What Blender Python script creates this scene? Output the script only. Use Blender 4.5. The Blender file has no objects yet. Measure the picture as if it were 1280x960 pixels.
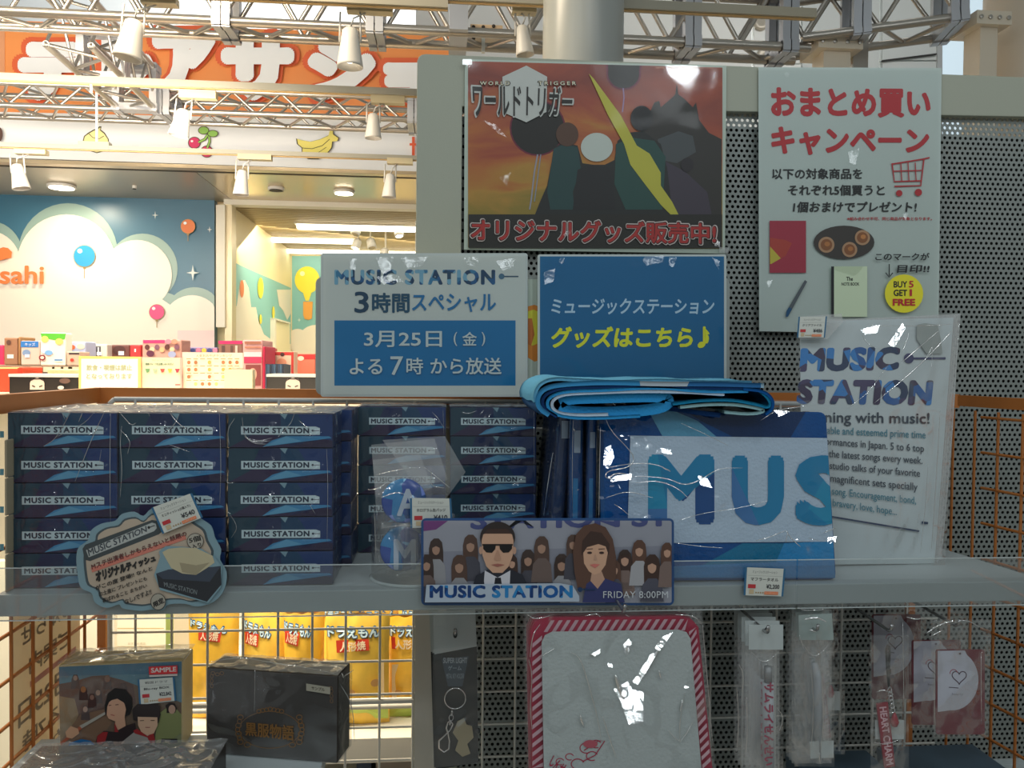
import bpy, bmesh, math, random
from mathutils import Vector, Matrix, noise
R = math.radians
random.seed(7)
SC = bpy.context.scene
COL = SC.collection
# ---------------------------------------------------------------- camera
CAMZ = 1.5
YAW, PITCH, ROLL = 5.0, 1.4, 0.6
F = 1031.0
cd = bpy.data.cameras.new('camera'); cd.lens = 29.0; cd.sensor_width = 36.0; cd.clip_start = 0.02; cd.clip_end = 60
cam = bpy.data.objects.new('camera', cd); COL.objects.link(cam); SC.camera = cam
CROT = Matrix.Rotation(R(-YAW), 3, 'Z') @ Matrix.Rotation(R(90-PITCH), 3, 'X') @ Matrix.Rotation(R(ROLL), 3, 'Z')
cam.matrix_world = Matrix.Translation((0, 0, CAMZ)) @ CROT.to_4x4()
CO = Vector((0, 0, CAMZ))
# ---------------------------------------------------------------- world and light
W = bpy.data.worlds.new('world'); SC.world = W; W.use_nodes = True
W.node_tree.nodes['Background'].inputs[0].default_value = (0.86, 0.95, 0.93, 1)
W.node_tree.nodes['Background'].inputs[1].default_value = 0.24
SC.view_settings.view_transform = 'Standard'; SC.view_settings.look = 'None'
SC.view_settings.gamma = 1; SC.view_settings.use_curve_mapping = False
SC.view_settings.exposure = 0.0

def area(name, loc, target, sx, sy, power, color, label=None):
    d = bpy.data.lights.new(name, 'AREA'); d.shape = 'RECTANGLE'; d.size = sx; d.size_y = sy
    d.energy = power; d.color = color
    o = bpy.data.objects.new(name, d); COL.objects.link(o); o.location = loc
    o.rotation_euler = (Vector(target)-Vector(loc)).to_track_quat('-Z', 'Y').to_euler()
    return o
# hall ceiling lamps behind and above the viewer (cool): two soft panels and rows of small bright downlights
area('hall_panel_light', (-1.9, -1.2, 3.4), (0.0, 1.2, 1.4), 0.5, 1.4, 4, (0.86, 0.95, 1.0))
area('hall_panel_light', (1.1, -1.4, 3.5), (0.2, 1.2, 1.4), 0.5, 1.4, 4, (0.90, 0.96, 1.0))
for hx, hy, hz in ((-1.6, 0.1, 3.0), (-0.5, -0.1, 3.0), (0.6, 0.1, 3.0), (1.7, -0.1, 3.0), (-1.1, -1.4, 3.1), (0.1, -1.5, 3.1), (1.3, -1.4, 3.1), (-2.6, -0.6, 2.6), (2.7, -0.7, 2.6)):
    area('hall_downlight', (hx, hy, hz), (hx*0.4, 1.2, 1.3), 0.13, 0.13, 2.7, (0.88, 0.96, 1.0))
# shop lighting (warm, strong): lamp rows in the shop behind the rack
area('shop_row_light', (-1.5, 2.2, 3.1), (-1.4, 2.9, 1.2), 1.8, 0.3, 75, (1.0, 0.83, 0.60))
area('shop_row_light', (-2.3, 2.9, 2.35), (-2.9, 6.0, 1.5), 3.0, 0.25, 68, (1.0, 0.90, 0.76))
area('shop_row_light', (-0.9, 7.3, 2.6), (-1.3, 8.0, 1.0), 2.4, 1.2, 55, (1.0, 0.86, 0.55))
area('hall_far_fill', (0.0, 7.2, 5.6), (-0.5, 9.3, 4.0), 6.0, 0.5, 260, (0.95, 0.98, 1.0))  # unseen fill lights added to brighten the far walls
area('hall_far_fill', (3.0, 4.0, 4.6), (2.0, 6.6, 3.2), 3.0, 0.5, 30, (1.0, 0.97, 0.92))

# ---------------------------------------------------------------- materials
def lin(c):
    c = c/255.0
    return c/12.92 if c <= 0.04045 else ((c+0.055)/1.055)**2.4
def rgb(r, g, b, k=1.0):
    return tuple(min(0.95, lin(v)*k) for v in (r, g, b))
MATS = {}
def mat(name, col, rough=0.5, metal=0.0, emit=0.0, bump=0.0, bscale=40.0, spec=0.5, var=0.0, vscale=8.0, coat=0.0):
    if name in MATS: return MATS[name]
    m = bpy.data.materials.new(name); m.use_nodes = True; nt = m.node_tree
    b = nt.nodes['Principled BSDF']
    b.inputs['Base Color'].default_value = (*col, 1); b.inputs['Roughness'].default_value = rough
    b.inputs['Metallic'].default_value = metal; b.inputs['Specular IOR Level'].default_value = spec
    b.inputs['Coat Weight'].default_value = coat
    if emit: b.inputs['Emission Color'].default_value = (*col, 1); b.inputs['Emission Strength'].default_value = emit
    tc = nt.nodes.new('ShaderNodeTexCoord')
    if var:
        n = nt.nodes.new('ShaderNodeTexNoise'); n.inputs['Scale'].default_value = vscale; n.inputs['Detail'].default_value = 4
        nt.links.new(tc.outputs['Object'], n.inputs['Vector'])
        r = nt.nodes.new('ShaderNodeValToRGB'); r.color_ramp.elements[0].position = 0.3; r.color_ramp.elements[1].position = 0.7
        r.color_ramp.elements[0].color = (*[v*(1-var) for v in col], 1); r.color_ramp.elements[1].color = (*[min(1, v*(1+var)) for v in col], 1)
        nt.links.new(n.outputs['Fac'], r.inputs[0]); nt.links.new(r.outputs[0], b.inputs['Base Color'])
    if bump:
        n = nt.nodes.new('ShaderNodeTexNoise'); n.inputs['Scale'].default_value = bscale; n.inputs['Detail'].default_value = 3
        nt.links.new(tc.outputs['Object'], n.inputs['Vector'])
        bp = nt.nodes.new('ShaderNodeBump'); bp.inputs['Strength'].default_value = bump; bp.inputs['Distance'].default_value = 0.004
        nt.links.new(n.outputs['Fac'], bp.inputs['Height']); nt.links.new(bp.outputs[0], b.inputs['Normal'])
    MATS[name] = m
    return m
K = 2.15   # print colours are measured in the dim hall light; this turns them into albedo
def ink(r, g, b, k=K):                      # a printed colour taken from the photograph
    return mat('ink_%d_%d_%d_%d' % (r, g, b, int(k*100)), rgb(r, g, b, k), 0.45)
def inkb(r, g, b, k=0.9):                   # colours of things standing in the bright shop
    return mat('shop_%d_%d_%d_%d' % (r, g, b, int(k*100)), rgb(r, g, b, k), 0.5)
def film(name, rough=0.05, haze=0.04, bump=0.5, bscale=14.0, dist=0.006, tint=(1, 1, 1), boost=1.0):
    """clear plastic film: see-through with Fresnel gloss, crinkles as bump"""
    if name in MATS: return MATS[name]
    m = bpy.data.materials.new(name); m.use_nodes = True; nt = m.node_tree; nt.nodes.clear()
    out = nt.nodes.new('ShaderNodeOutputMaterial'); mx = nt.nodes.new('ShaderNodeMixShader'); mh = nt.nodes.new('ShaderNodeMixShader')
    t = nt.nodes.new('ShaderNodeBsdfTransparent'); t.inputs[0].default_value = (*tint, 1)
    g = nt.nodes.new('ShaderNodeBsdfGlossy'); g.inputs['Roughness'].default_value = rough
    d = nt.nodes.new('ShaderNodeBsdfDiffuse'); d.inputs[0].default_value = (0.8, 0.82, 0.82, 1)
    tc = nt.nodes.new('ShaderNodeTexCoord')
    n = nt.nodes.new('ShaderNodeTexNoise'); n.noise_type = 'RIDGED_MULTIFRACTAL'
    n.inputs['Scale'].default_value = bscale; n.inputs['Detail'].default_value = 2.0; n.inputs['Distortion'].default_value = 0.7
    nt.links.new(tc.outputs['Object'], n.inputs['Vector'])
    bp = nt.nodes.new('ShaderNodeBump'); bp.inputs['Strength'].default_value = bump; bp.inputs['Distance'].default_value = dist
    nt.links.new(n.outputs['Fac'], bp.inputs['Height'])
    fr = nt.nodes.new('ShaderNodeFresnel'); fr.inputs[0].default_value = 1.5
    nt.links.new(bp.outputs[0], fr.inputs['Normal']); nt.links.new(bp.outputs[0], g.inputs['Normal'])
    mu = nt.nodes.new('ShaderNodeMath'); mu.operation = 'MULTIPLY'; mu.inputs[1].default_value = 1.6*boost; mu.use_clamp = True
    nt.links.new(fr.outputs[0], mu.inputs[0])
    cap = nt.nodes.new('ShaderNodeMath'); cap.operation = 'MINIMUM'; cap.inputs[1].default_value = 0.35; nt.links.new(mu.outputs[0], cap.inputs[0])
    mh.inputs[0].default_value = haze
    nt.links.new(t.outputs[0], mh.inputs[1]); nt.links.new(d.outputs[0], mh.inputs[2])
    nt.links.new(cap.outputs[0], mx.inputs[0]); nt.links.new(mh.outputs[0], mx.inputs[1]); nt.links.new(g.outputs[0], mx.inputs[2])
    nt.links.new(mx.outputs[0], out.inputs[0])
    MATS[name] = m
    return m
def facets(name, cols, scale, rough=0.5, seed=0.0):
    """printed pattern of flat angular colour fields (the lettering's fill)"""
    if name in MATS: return MATS[name]
    m = bpy.data.materials.new(name); m.use_nodes = True; nt = m.node_tree; b = nt.nodes['Principled BSDF']
    b.inputs['Roughness'].default_value = rough
    tc = nt.nodes.new('ShaderNodeTexCoord'); mp = nt.nodes.new('ShaderNodeMapping'); mp.inputs['Location'].default_value = (seed, seed*.7, seed*.3)
    mp.inputs['Rotation'].default_value = (0.3, 0.5, 0.4)
    v = nt.nodes.new('ShaderNodeTexVoronoi'); v.inputs['Scale'].default_value = scale
    nt.links.new(tc.outputs['Object'], mp.inputs[0]); nt.links.new(mp.outputs[0], v.inputs['Vector'])
    s = nt.nodes.new('ShaderNodeSeparateColor'); nt.links.new(v.outputs['Color'], s.inputs[0])
    r = nt.nodes.new('ShaderNodeValToRGB'); r.color_ramp.interpolation = 'CONSTANT'
    el = r.color_ramp.elements
    while len(el) < len(cols): el.new(0.5)
    for i, c in enumerate(cols): el[i].position = i/len(cols); el[i].color = (*c, 1)
    nt.links.new(s.outputs[0], r.inputs[0]); nt.links.new(r.outputs[0], b.inputs['Base Color'])
    MATS[name] = m
    return m

# ---------------------------------------------------------------- planes and photo rays
def ray(px, py):
    return (CROT @ Vector(((px-640)/F, -(py-480)/F, -1.0)))
class Pl:
    """a physical plane: origin o, unit normal n (towards the viewer)"""
    def __init__(s, Y=None, o=None, n=None):
        s.o = Vector(o) if o is not None else Vector((0, Y, CAMZ)); s.n = Vector(n).normalized() if n is not None else Vector((0, -1, 0))
    def p(s, px, py, off=0.0):
        d = ray(px, py); t = (s.o + s.n*off - CO).dot(s.n)/d.dot(s.n)
        return CO + d*t
def at(px, py, Y): return Pl(Y).p(px, py)
def atz(px, py, z):
    d = ray(px, py); return CO + d*((z-CO.z)/d.z)
def atx(px, py, x):
    d = ray(px, py); return CO + d*(x/d.x)
def tilted(px, py, Y, yaw=0.0, lean=0.0):
    """plane through the point seen at px,py at depth Y, turned about Z and leaning back"""
    n = Matrix.Rotation(R(yaw), 3, 'Z') @ Matrix.Rotation(R(-lean), 3, 'X') @ Vector((0, -1, 0))
    return Pl(o=at(px, py, Y), n=n)

# ---------------------------------------------------------------- objects
WL = {}
def thing(name, label, cat, loc, group=None):
    o = bpy.data.objects.new(name, None); COL.objects.link(o); o.location = loc; o.empty_display_size = 0.02
    o['label'] = label; o['category'] = cat
    if group: o['group'] = group
    WL[o.name] = Vector(loc)
    return o
def setlab(o, label, cat=None, group=None):
    o['label'] = label
    if cat: o['category'] = cat
    if group: o['group'] = group
    return o
class MB:
    def __init__(s): s.v = []; s.f = []; s.m = []; s.mats = []; s.mi = 0
    def use(s, m):
        if m not in s.mats: s.mats.append(m)
        s.mi = s.mats.index(m); return s
    def add(s, vs, fs):
        n = len(s.v); s.v += [Vector(v) for v in vs]
        for f in fs: s.f.append([i+n for i in f]); s.m.append(s.mi)
        return s
    def quad(s, a, b, c, d): return s.add([a, b, c, d], [(0, 1, 2, 3)])
    def box(s, lo, hi, rot=None, c=None):
        x0, y0, z0 = lo; x1, y1, z1 = hi
        vs = [Vector(v) for v in ((x0,y0,z0),(x1,y0,z0),(x1,y1,z0),(x0,y1,z0),(x0,y0,z1),(x1,y0,z1),(x1,y1,z1),(x0,y1,z1))]
        if rot is not None:
            c = Vector(c) if c is not None else (Vector(lo)+Vector(hi))/2
            vs = [rot @ (v-c)+c for v in vs]
        return s.add(vs, [(0,3,2,1),(4,5,6,7),(0,1,5,4),(1,2,6,5),(2,3,7,6),(3,0,4,7)])
    def extr(s, pts, vec):
        """flat outline extruded by vec"""
        n = len(pts); vec = Vector(vec); a = [Vector(p) for p in pts]
        vs = a + [p+vec for p in a]
        return s.add(vs, [tuple(range(n)), tuple(reversed(range(n, 2*n)))] + [(i, i+n, (i+1) % n+n, (i+1) % n) for i in range(n)])
    def tube(s, pts, r, n=8, close=False):
        pts = [Vector(p) for p in pts]; N = len(pts); rings = []
        up = None
        for i, p in enumerate(pts):
            if close: d = pts[(i+1) % N]-pts[i-1]
            else: d = pts[min(i+1, N-1)]-pts[max(i-1, 0)]
            d.normalize()
            if up is None: up = d.orthogonal().normalized()
            up = (up - d*up.dot(d)).normalized(); w = d.cross(up)
            rr = r[i] if isinstance(r, (list, tuple)) else r
            rings.append([p+(up*math.cos(2*math.pi*k/n)+w*math.sin(2*math.pi*k/n))*rr for k in range(n)])
        vs = [v for g in rings for v in g]; fs = []
        for i in range(N if close else N-1):
            j = (i+1) % N
            for k in range(n): fs.append((i*n+k, i*n+(k+1) % n, j*n+(k+1) % n, j*n+k))
        if not close: fs += [tuple(reversed(range(n))), tuple(range((N-1)*n, N*n))]
        return s.add(vs, fs)
    def lathe(s, prof, c, n=24, axis=None, cap=True):
        """prof: (radius, height) pairs about c along axis"""
        M = (axis if axis is not None else Vector((0,0,1))).to_track_quat('Z', 'Y').to_matrix(); c = Vector(c); vs = []
        for r, h in prof:
            for k in range(n):
                a = 2*math.pi*k/n; vs.append(c + M @ Vector((r*math.cos(a), r*math.sin(a), h)))
        fs = [(i*n+k, i*n+(k+1) % n, (i+1)*n+(k+1) % n, (i+1)*n+k) for i in range(len(prof)-1) for k in range(n)]
        if cap: fs += [tuple(reversed(range(n))), tuple(range((len(prof)-1)*n, len(prof)*n))]
        return s.add(vs, fs)
    def grid(s, fn, nu, nv):
        vs = [fn(i/nu, j/nv) for j in range(nv+1) for i in range(nu+1)]
        return s.add(vs, [(j*(nu+1)+i, j*(nu+1)+i+1, (j+1)*(nu+1)+i+1, (j+1)*(nu+1)+i) for j in range(nv) for i in range(nu)])
    def build(s, name, m=None, parent=None, smooth=False, kind=None):
        if parent is not None: o0 = WL[parent.name]
        else:
            xs = [v.x for v in s.v]; ys = [v.y for v in s.v]; zs = [v.z for v in s.v]
            o0 = Vector(((min(xs)+max(xs))/2, (min(ys)+max(ys))/2, min(zs)))
        me = bpy.data.meshes.new(name); me.from_pydata([v-o0 for v in s.v], [], s.f)
        if m is not None and not s.mats: me.materials.append(m)
        for q in s.mats: me.materials.append(q)
        if s.mats:
            for p, i in zip(me.polygons, s.m): p.material_index = i
        if smooth:
            for p in me.polygons: p.use_smooth = True
        me.validate(); me.update()
        o = bpy.data.objects.new(name, me); COL.objects.link(o)
        if parent is not None: o.parent = parent
        else: o.location = o0
        if kind: o['kind'] = kind
        WL[o.name] = o0
        return o
def bevel(o, w=0.002, seg=2):
    b = o.modifiers.new('bevel', 'BEVEL'); b.width = w; b.segments = seg; b.limit_method = 'ANGLE'; b.angle_limit = R(40)
    return o
def struct(name, mb, m=None, parent=None, smooth=False):
    o = mb.build(name, m, parent, smooth)
    if parent is None: o['kind'] = 'structure'
    return o
def dup(root, delta, label=None, group=None):
    r = root.copy(); COL.objects.link(r); r.location = root.location + Vector(delta); WL[r.name] = WL[root.name]+Vector(delta)
    if label: r['label'] = label
    if group: r['group'] = group
    def rec(src, dst):
        for ch in list(src.children):
            if ch.name in SKIP: continue
            c = ch.copy(); COL.objects.link(c); c.parent = dst; WL[c.name] = WL[r.name]; rec(ch, c)
    rec(root, r)
    return r
SKIP = set()
_ROD = {}
def rod(p0, p1, r, m, parent=None, name='rod', n=8, sx=1.0):
    """a straight round bar as an object of its own; all bars share one unit mesh per material"""
    key = (m.name, n)
    if key not in _ROD:
        mb = MB(); mb.lathe([(1, 0), (1, 1)], (0, 0, 0), n); me = bpy.data.meshes.new('bar')
        me.from_pydata(mb.v, [], mb.f); me.materials.append(m)
        for p in me.polygons: p.use_smooth = len(p.vertices) == 4
        _ROD[key] = me
    o = bpy.data.objects.new(name, _ROD[key]); COL.objects.link(o)
    p0 = Vector(p0); p1 = Vector(p1); d = p1-p0
    o0 = WL[parent.name] if parent is not None else Vector((0, 0, 0))
    if parent is not None: o.parent = parent
    o.location = p0-o0; o.rotation_mode = 'QUATERNION'; o.rotation_quaternion = d.to_track_quat('Z', 'Y'); o.scale = (r, r*sx, d.length)
    WL[o.name] = o0
    return o

# ---------------------------------------------------------------- lettering and flat prints
_TX = {}
def glyphs(s, bold=0.0, shear=0.0, space=1.0):
    """filled letter outlines in a unit box; bold letters are thickened by laying shifted copies over each other"""
    key = (s, bold, shear, space)
    if key in _TX: return _TX[key]
    k0 = (s, 'raw', shear, space)
    if k0 not in _TX:
        c = bpy.data.curves.new('t', 'FONT'); c.body = s; c.shear = shear; c.resolution_u = 3; c.fill_mode = 'FRONT'; c.space_character = space
        o = bpy.data.objects.new('t', c); COL.objects.link(o); bpy.context.view_layer.update()
        me = bpy.data.meshes.new_from_object(o.evaluated_get(bpy.context.evaluated_depsgraph_get()))
        _TX[k0] = ([(v.co.x, v.co.y) for v in me.vertices], [tuple(p.vertices) for p in me.polygons])
        bpy.data.objects.remove(o); bpy.data.curves.remove(c); bpy.data.meshes.remove(me)
    v0, f0 = _TX[k0]; vs = []; fs = []
    sh = [(0, 0)]
    if bold > 0:
        n1 = 6 if bold < 0.045 else 10 if bold < 0.084 else 18
        sh = [(bold*0.75*math.cos(2*math.pi*k/n1), bold*0.75*math.sin(2*math.pi*k/n1)) for k in range(n1)]
        if bold >= 0.07: sh += [(bold*0.4*math.cos(2*math.pi*k/6), bold*0.4*math.sin(2*math.pi*k/6)) for k in range(6)]+[(0, 0)]
    for li, (a, b) in enumerate(sh):
        n = len(vs); vs += [(x+a, y+b, li) for x, y in v0]; fs += [tuple(i+n for i in f) for f in f0]
    if vs:
        x0 = min(v[0] for v in vs); x1 = max(v[0] for v in vs); y0 = min(v[1] for v in vs); y1 = max(v[1] for v in vs)
        vs = [((v[0]-x0)/max(1e-6, x1-x0), (v[1]-y0)/max(1e-6, y1-y0), v[2]) for v in vs]
    _TX[key] = (vs, fs)
    return vs, fs
def arc(cx, cy, rx, ry=None, a0=0, a1=360, n=28):
    ry = rx if ry is None else ry
    full = abs(a1-a0) >= 360
    return [(cx+rx*math.cos(R(a0+(a1-a0)*k/n)), cy-ry*math.sin(R(a0+(a1-a0)*k/n))) for k in range(n if full else n+1)]
def rrect(x0, y0, x1, y1, r, n=5):
    P = []
    for cx, cy, a in ((x1-r, y0+r, 0), (x0+r, y0+r, 90), (x0+r, y1-r, 180), (x1-r, y1-r, 270)):
        P += [(cx+r*math.cos(R(a+90*k/n)), cy-r*math.sin(R(a+90*k/n))) for k in range(n+1)]
    return P
class Print:
    """ink on one plane, laid out in photograph pixels and laid onto the real plane; each layer a hair above the last"""
    def __init__(s, pl, step=0.00012, off=0.0004, fn=None):
        s.pl = pl; s.mb = MB(); s.off = off; s.step = step; s.fn = fn
    def _p(s, x, y): return s.fn(x, y, s.off) if s.fn else s.pl.p(x, y, s.off)
    def poly(s, pts, m):
        s.mb.use(m); s.mb.add([s._p(*q) for q in pts], [tuple(range(len(pts)))]); s.off += s.step; return s
    def rect(s, x0, y0, x1, y1, m): return s.poly([(x0, y0), (x0, y1), (x1, y1), (x1, y0)], m)
    def disc(s, cx, cy, rx, ry, m, n=28): return s.poly(arc(cx, cy, rx, ry, n=n), m)
    def ring(s, cx, cy, rx, ry, w, m, a0=0, a1=360, n=36):
        return s.line([(cx+rx*math.cos(R(a0+(a1-a0)*k/n)), cy-ry*math.sin(R(a0+(a1-a0)*k/n))) for k in range(n+1)], w, m)
    def line(s, pts, w, m):
        s.mb.use(m); L = []; Rr = []
        P = [Vector(p) for p in pts]
        for i, p in enumerate(P):
            d = (P[min(i+1, len(P)-1)]-P[max(i-1, 0)])
            d = d.normalized() if d.length > 1e-9 else Vector((1, 0)); q = Vector((-d.y, d.x))*(w/2)
            L.append(s._p(*(p+q))); Rr.append(s._p(*(p-q)))
        n = len(P); s.mb.add(L+Rr, [(i, i+1, n+i+1, n+i) for i in range(n-1)]); s.off += s.step; return s
    def text(s, t, x0, y0, x1, y1, m, bold=0.0, quad=None, shear=0.0, space=1.0):
        """quad = (tl, tr, br, bl) in pixels; or the upright box x0,y0,x1,y1"""
        vs, fs = glyphs(t, bold, shear, space)
        if not vs: return s
        tl, tr, br, bl = [Vector(q) for q in (quad or ((x0, y0), (x1, y0), (x1, y1), (x0, y1)))]
        out = []; base = s.off; e = s.step/7
        for u, v, li in vs:
            q = (bl*(1-u)+br*u)*(1-v)+(tl*(1-u)+tr*u)*v; s.off = base+e*li; out.append(s._p(q.x, q.y))
        s.mb.use(m); s.mb.add(out, fs); s.off = base+e*(max(v[2] for v in vs))+s.step; return s
    def done(s, parent, name='print', kind=None):
        if parent.type == 'EMPTY':                     # ink belongs to the sheet or box it is printed on
            for ch in parent.children:
                if ch.type == 'MESH': parent = ch; break
        return s.mb.build(name, None, parent, kind=kind)
def clampz(t, zmin):
    """let soft or thin things end exactly on what carries them"""
    z0 = zmin-WL[t.name].z
    for ch in t.children_recursive:
        if ch.type == 'MESH':
            for v in ch.data.vertices:
                if v.co.z < z0: v.co.z = z0
def crease_mat():
    if 'film_crease' in MATS: return MATS['film_crease']
    m = bpy.data.materials.new('film_crease'); m.use_nodes = True; nt = m.node_tree; nt.nodes.clear()
    out = nt.nodes.new('ShaderNodeOutputMaterial'); mx = nt.nodes.new('ShaderNodeMixShader'); t = nt.nodes.new('ShaderNodeBsdfTransparent')
    g = nt.nodes.new('ShaderNodeBsdfGlossy'); g.inputs['Roughness'].default_value = 0.16; g.inputs[0].default_value = (1, 1, 1, 1); mx.inputs[0].default_value = 0.8
    nt.links.new(t.outputs[0], mx.inputs[1]); nt.links.new(g.outputs[0], mx.inputs[2]); nt.links.new(mx.outputs[0], out.inputs[0]); MATS['film_crease'] = m
    return m
def creases(pl, paths, parent, off=0.006, r=0.0007, sc=1.0, ox=0.0, oy=0.0):
    """raised folds in clear film: thin glossy ridges that catch the lamps"""
    mb = MB()
    for path in paths:
        w = 1.0
        if isinstance(path[0], (int, float)): w = path[0]; path = path[1:]
        P = [Vector((ox+x/sc, oy+y/sc)) for x, y in path]
        for _ in range(2 if len(P) > 2 else 0):
            q = [P[0]]
            for i in range(len(P)-1): q += [P[i]*.75+P[i+1]*.25, P[i]*.25+P[i+1]*.75]
            q.append(P[-1]); P = q
        if len(P) == 2: P = [P[0].lerp(P[1], k/4) for k in range(5)]
        n = len(P)
        mb.tube([pl.p(p.x, p.y, off+0.0006*math.sin(i*1.3)) for i, p in enumerate(P)], [r*w*(0.25+0.75*math.sin(math.pi*min(1, max(0, (i+0.3)/(n-0.4))))) for i in range(n)], 7)
    return mb.build('film_creases', crease_mat(), parent, True, kind='stuff')
def glints(pl, specs, parent, off=0.006, lamp=(-0.5, -0.1, 3.0), soft=False):
    """added film patches in highlight shapes, turned to mirror a lamp to camera"""
    mb = MB()
    for sp_ in specs:
        L = Vector(sp_[0]) if isinstance(sp_[0][0], (int, float)) and len(sp_[0]) == 3 else Vector(lamp); poly = sp_[1] if len(sp_[0]) == 3 else sp_
        cx = sum(p[0] for p in poly)/len(poly); cy = sum(p[1] for p in poly)/len(poly)
        c = pl.p(cx, cy, off); n = ((CO-c).normalized()+(L-c).normalized()).normalized(); q = Pl(o=c, n=n)
        mb.add([q.p(*p) for p in poly], [tuple(range(len(poly)))])
    return mb.build('film_glints', film('glint_film_soft', 0.20, 0.0, 0.5, 60.0, 0.004, boost=0.75) if soft else film('glint_film', 0.10, 0.0, 0.25, 60.0, 0.002, boost=1.6), parent, kind='stuff')  # the highlights are put into the shape and tilt of these patches
def slab(pl, pts, thick, m, parent=None, name='sheet', off=0.0):
    """an outline in pixels on plane pl, given real thickness behind it"""
    P = [pl.p(x, y, off) for x, y in pts]
    return MB().extr(P, -pl.n*thick).build(name, m, parent)
# ================================================================ THE SETTING
wht = mat('white_paint', rgb(226, 228, 222, 1.0), 0.55)
cream = mat('cream_paint', (0.80, 0.76, 0.66), 0.5)
# hall floor and shell
struct('floor', MB().box((-9, -4, -0.12), (9, 11, 0)), mat('floor_tile', (0.42, 0.40, 0.37), 0.35, var=0.08, vscale=2))
# far wall of the hall behind everything, in panels
pan = mat('wall_panel', (0.62, 0.66, 0.66), 0.5); panw = mat('wall_panel_white', (0.86, 0.88, 0.87), 0.5)
wb = struct('wall_back', MB().box((-7, 9.3, 0), (9, 9.4, 6.2)), mat('back_wall', (0.85, 0.86, 0.84), 0.6))
PW = Pl(6.6)
def wpanel(x0, y0, x1, y1, m, kindname='panel'):
    P = [PW.p(x, y) for x, y in ((x0, y0), (x1, y0), (x1, y1), (x0, y1))]
    if y1 > 400: P[2].z = P[3].z = 0.02
    return MB().extr(P, (0, 0.06, 0)).build(kindname, m, WP)
WP = bpy.data.objects.new('wall_right', None); COL.objects.link(WP); WP.location = (3.0, 6.6, 0); WP['kind'] = 'structure'; WL['wall_right'] = Vector((3.0, 6.6, 0))
wpanel(520, -160, 940, 470, panw)
wpanel(943, -160, 1001, 79, panw); wpanel(943, 81, 1001, 470, panw)
wpanel(1004, -160, 1100, 470, pan)
wpanel(1103, -160, 1172, 75, pan); wpanel(1103, 77, 1172, 470, pan)
MB().extr([PW.p(x, y, 0.03) for x, y in ((1103, 75), (1171, 66.5), (1171, 68.2), (1103, 76.7))], (0, 0.02, 0)).build('cable', mat('black_rubber', (0.02, 0.02, 0.02), 0.6), WP)
wpanel(1230, -160, 1420, 470, pan)
wn = struct('window_1', MB().extr([PW.p(x, y) for x, y in ((1177, -160), (1230, -160), (1230, 860), (1177, 860))], (0, 0.03, 0)), mat('window_glass', (0.62, 0.76, 0.86), 0.1, emit=0.55))
MB().extr([PW.p(x, y, 0.02) for x, y in ((1172, -160), (1178, -160), (1178, 470), (1172, 470))], (0, 0.06, 0)).build('window_frame', mat('alu', (0.55, 0.57, 0.58), 0.4, 0.6), wn)
# round vent on the narrow wall strip
vr = MB(); c0 = PW.p(955, 70, 0.0); ax = Vector((0, -1, 0))
vr.lathe([(0.065, 0), (0.065, 0.02), (0.05, 0.035), (0.03, 0.02), (0.0, 0.03)], c0, 24, ax)
o = vr.build('wall_speaker', mat('beige_metal', (0.55, 0.5, 0.42), 0.35, 0.3), None, True); setlab(o, 'small round beige wall speaker above the perforated display board', 'speaker')
c0 = PW.p(950, 30, 0.0)
o = MB().lathe([(0.06, 0), (0.06, 0.02), (0.045, 0.035), (0.0, 0.02)], c0, 24, ax).build('wall_light', mat('beige_metal', (0.55, 0.5, 0.42), 0.35, 0.3), None, True); setlab(o, 'small round beige wall light seen through the truss, above the round speaker', 'light')

# ---------------- shop front: fascia, sign, soffit, mural
FY = 4.95
PF = Pl(FY)
fas = struct('trim_1', MB().extr([PF.p(x, y) for x, y in ((-560, 127), (660, 155), (660, 219), (-560, 178))], (0, 0.05, 0)), mat('fascia_white', (0.84, 0.85, 0.86), 0.4))
pr = Print(PF, 0.0008, 0.002)
dk = inkb(70, 60, 30)
def bun(cx, cy):
    pr.poly([(103,178),(105,170),(110,166),(117,162),(121,161),(124,158),(127,158),(126,162),(131,166),(136,174),(136.5,183),(131,189),(121,191.5),(110,188),(104,183)], dk)
    pr.poly([(104.2,178),(106,171),(111,167),(118,163),(122,162.5),(125,159.2),(125.6,160),(125,163),(130,167),(134.8,174),(135.3,182.5),(130.3,188),(121,190.4),(110.5,187),(105.2,182.6)], inkb(246, 240, 165))
    pr.line([(111,167),(116,172),(124,173.5),(130,170)], 0.8, dk); pr.line([(105,176),(114,182),(126,184)], 0.6, dk)
bun(120, 175)
for cx, cy in ((243, 178.5), (258.5, 189.5)): pr.disc(cx, cy, 8, 7.6, dk); pr.disc(cx, cy, 7, 6.7, inkb(215, 45, 100)); pr.disc(cx-3, cy-2, 1.6, 1.4, inkb(255, 240, 240))
pr.line([(248, 178), (256, 174), (260, 168)], 3.4, dk); pr.line([(259, 185), (262, 177), (261, 168)], 3.4, dk); pr.line([(248, 178), (256, 174), (260, 168)], 2, inkb(150, 200, 90)); pr.line([(259, 185), (262, 177), (261, 168)], 2, inkb(150, 200, 90))
pr.disc(254.5, 163, 7, 5.2, dk); pr.disc(254.5, 163, 6, 4.3, inkb(150, 200, 90)); pr.disc(266, 167, 7, 4.6, dk); pr.disc(266, 167, 6, 3.7, inkb(150, 200, 90))
ban = [(370,173),(376,175),(388,177),(400,174),(411,169),(413,162),(417,162),(417,167),(424,172),(423,176),(416,177),(415,185),(408,194),(398,199),(385,199),(377,193),(377,185),(371,180)]
cxm = sum(p[0] for p in ban)/len(ban); cym = sum(p[1] for p in ban)/len(ban)
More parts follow.
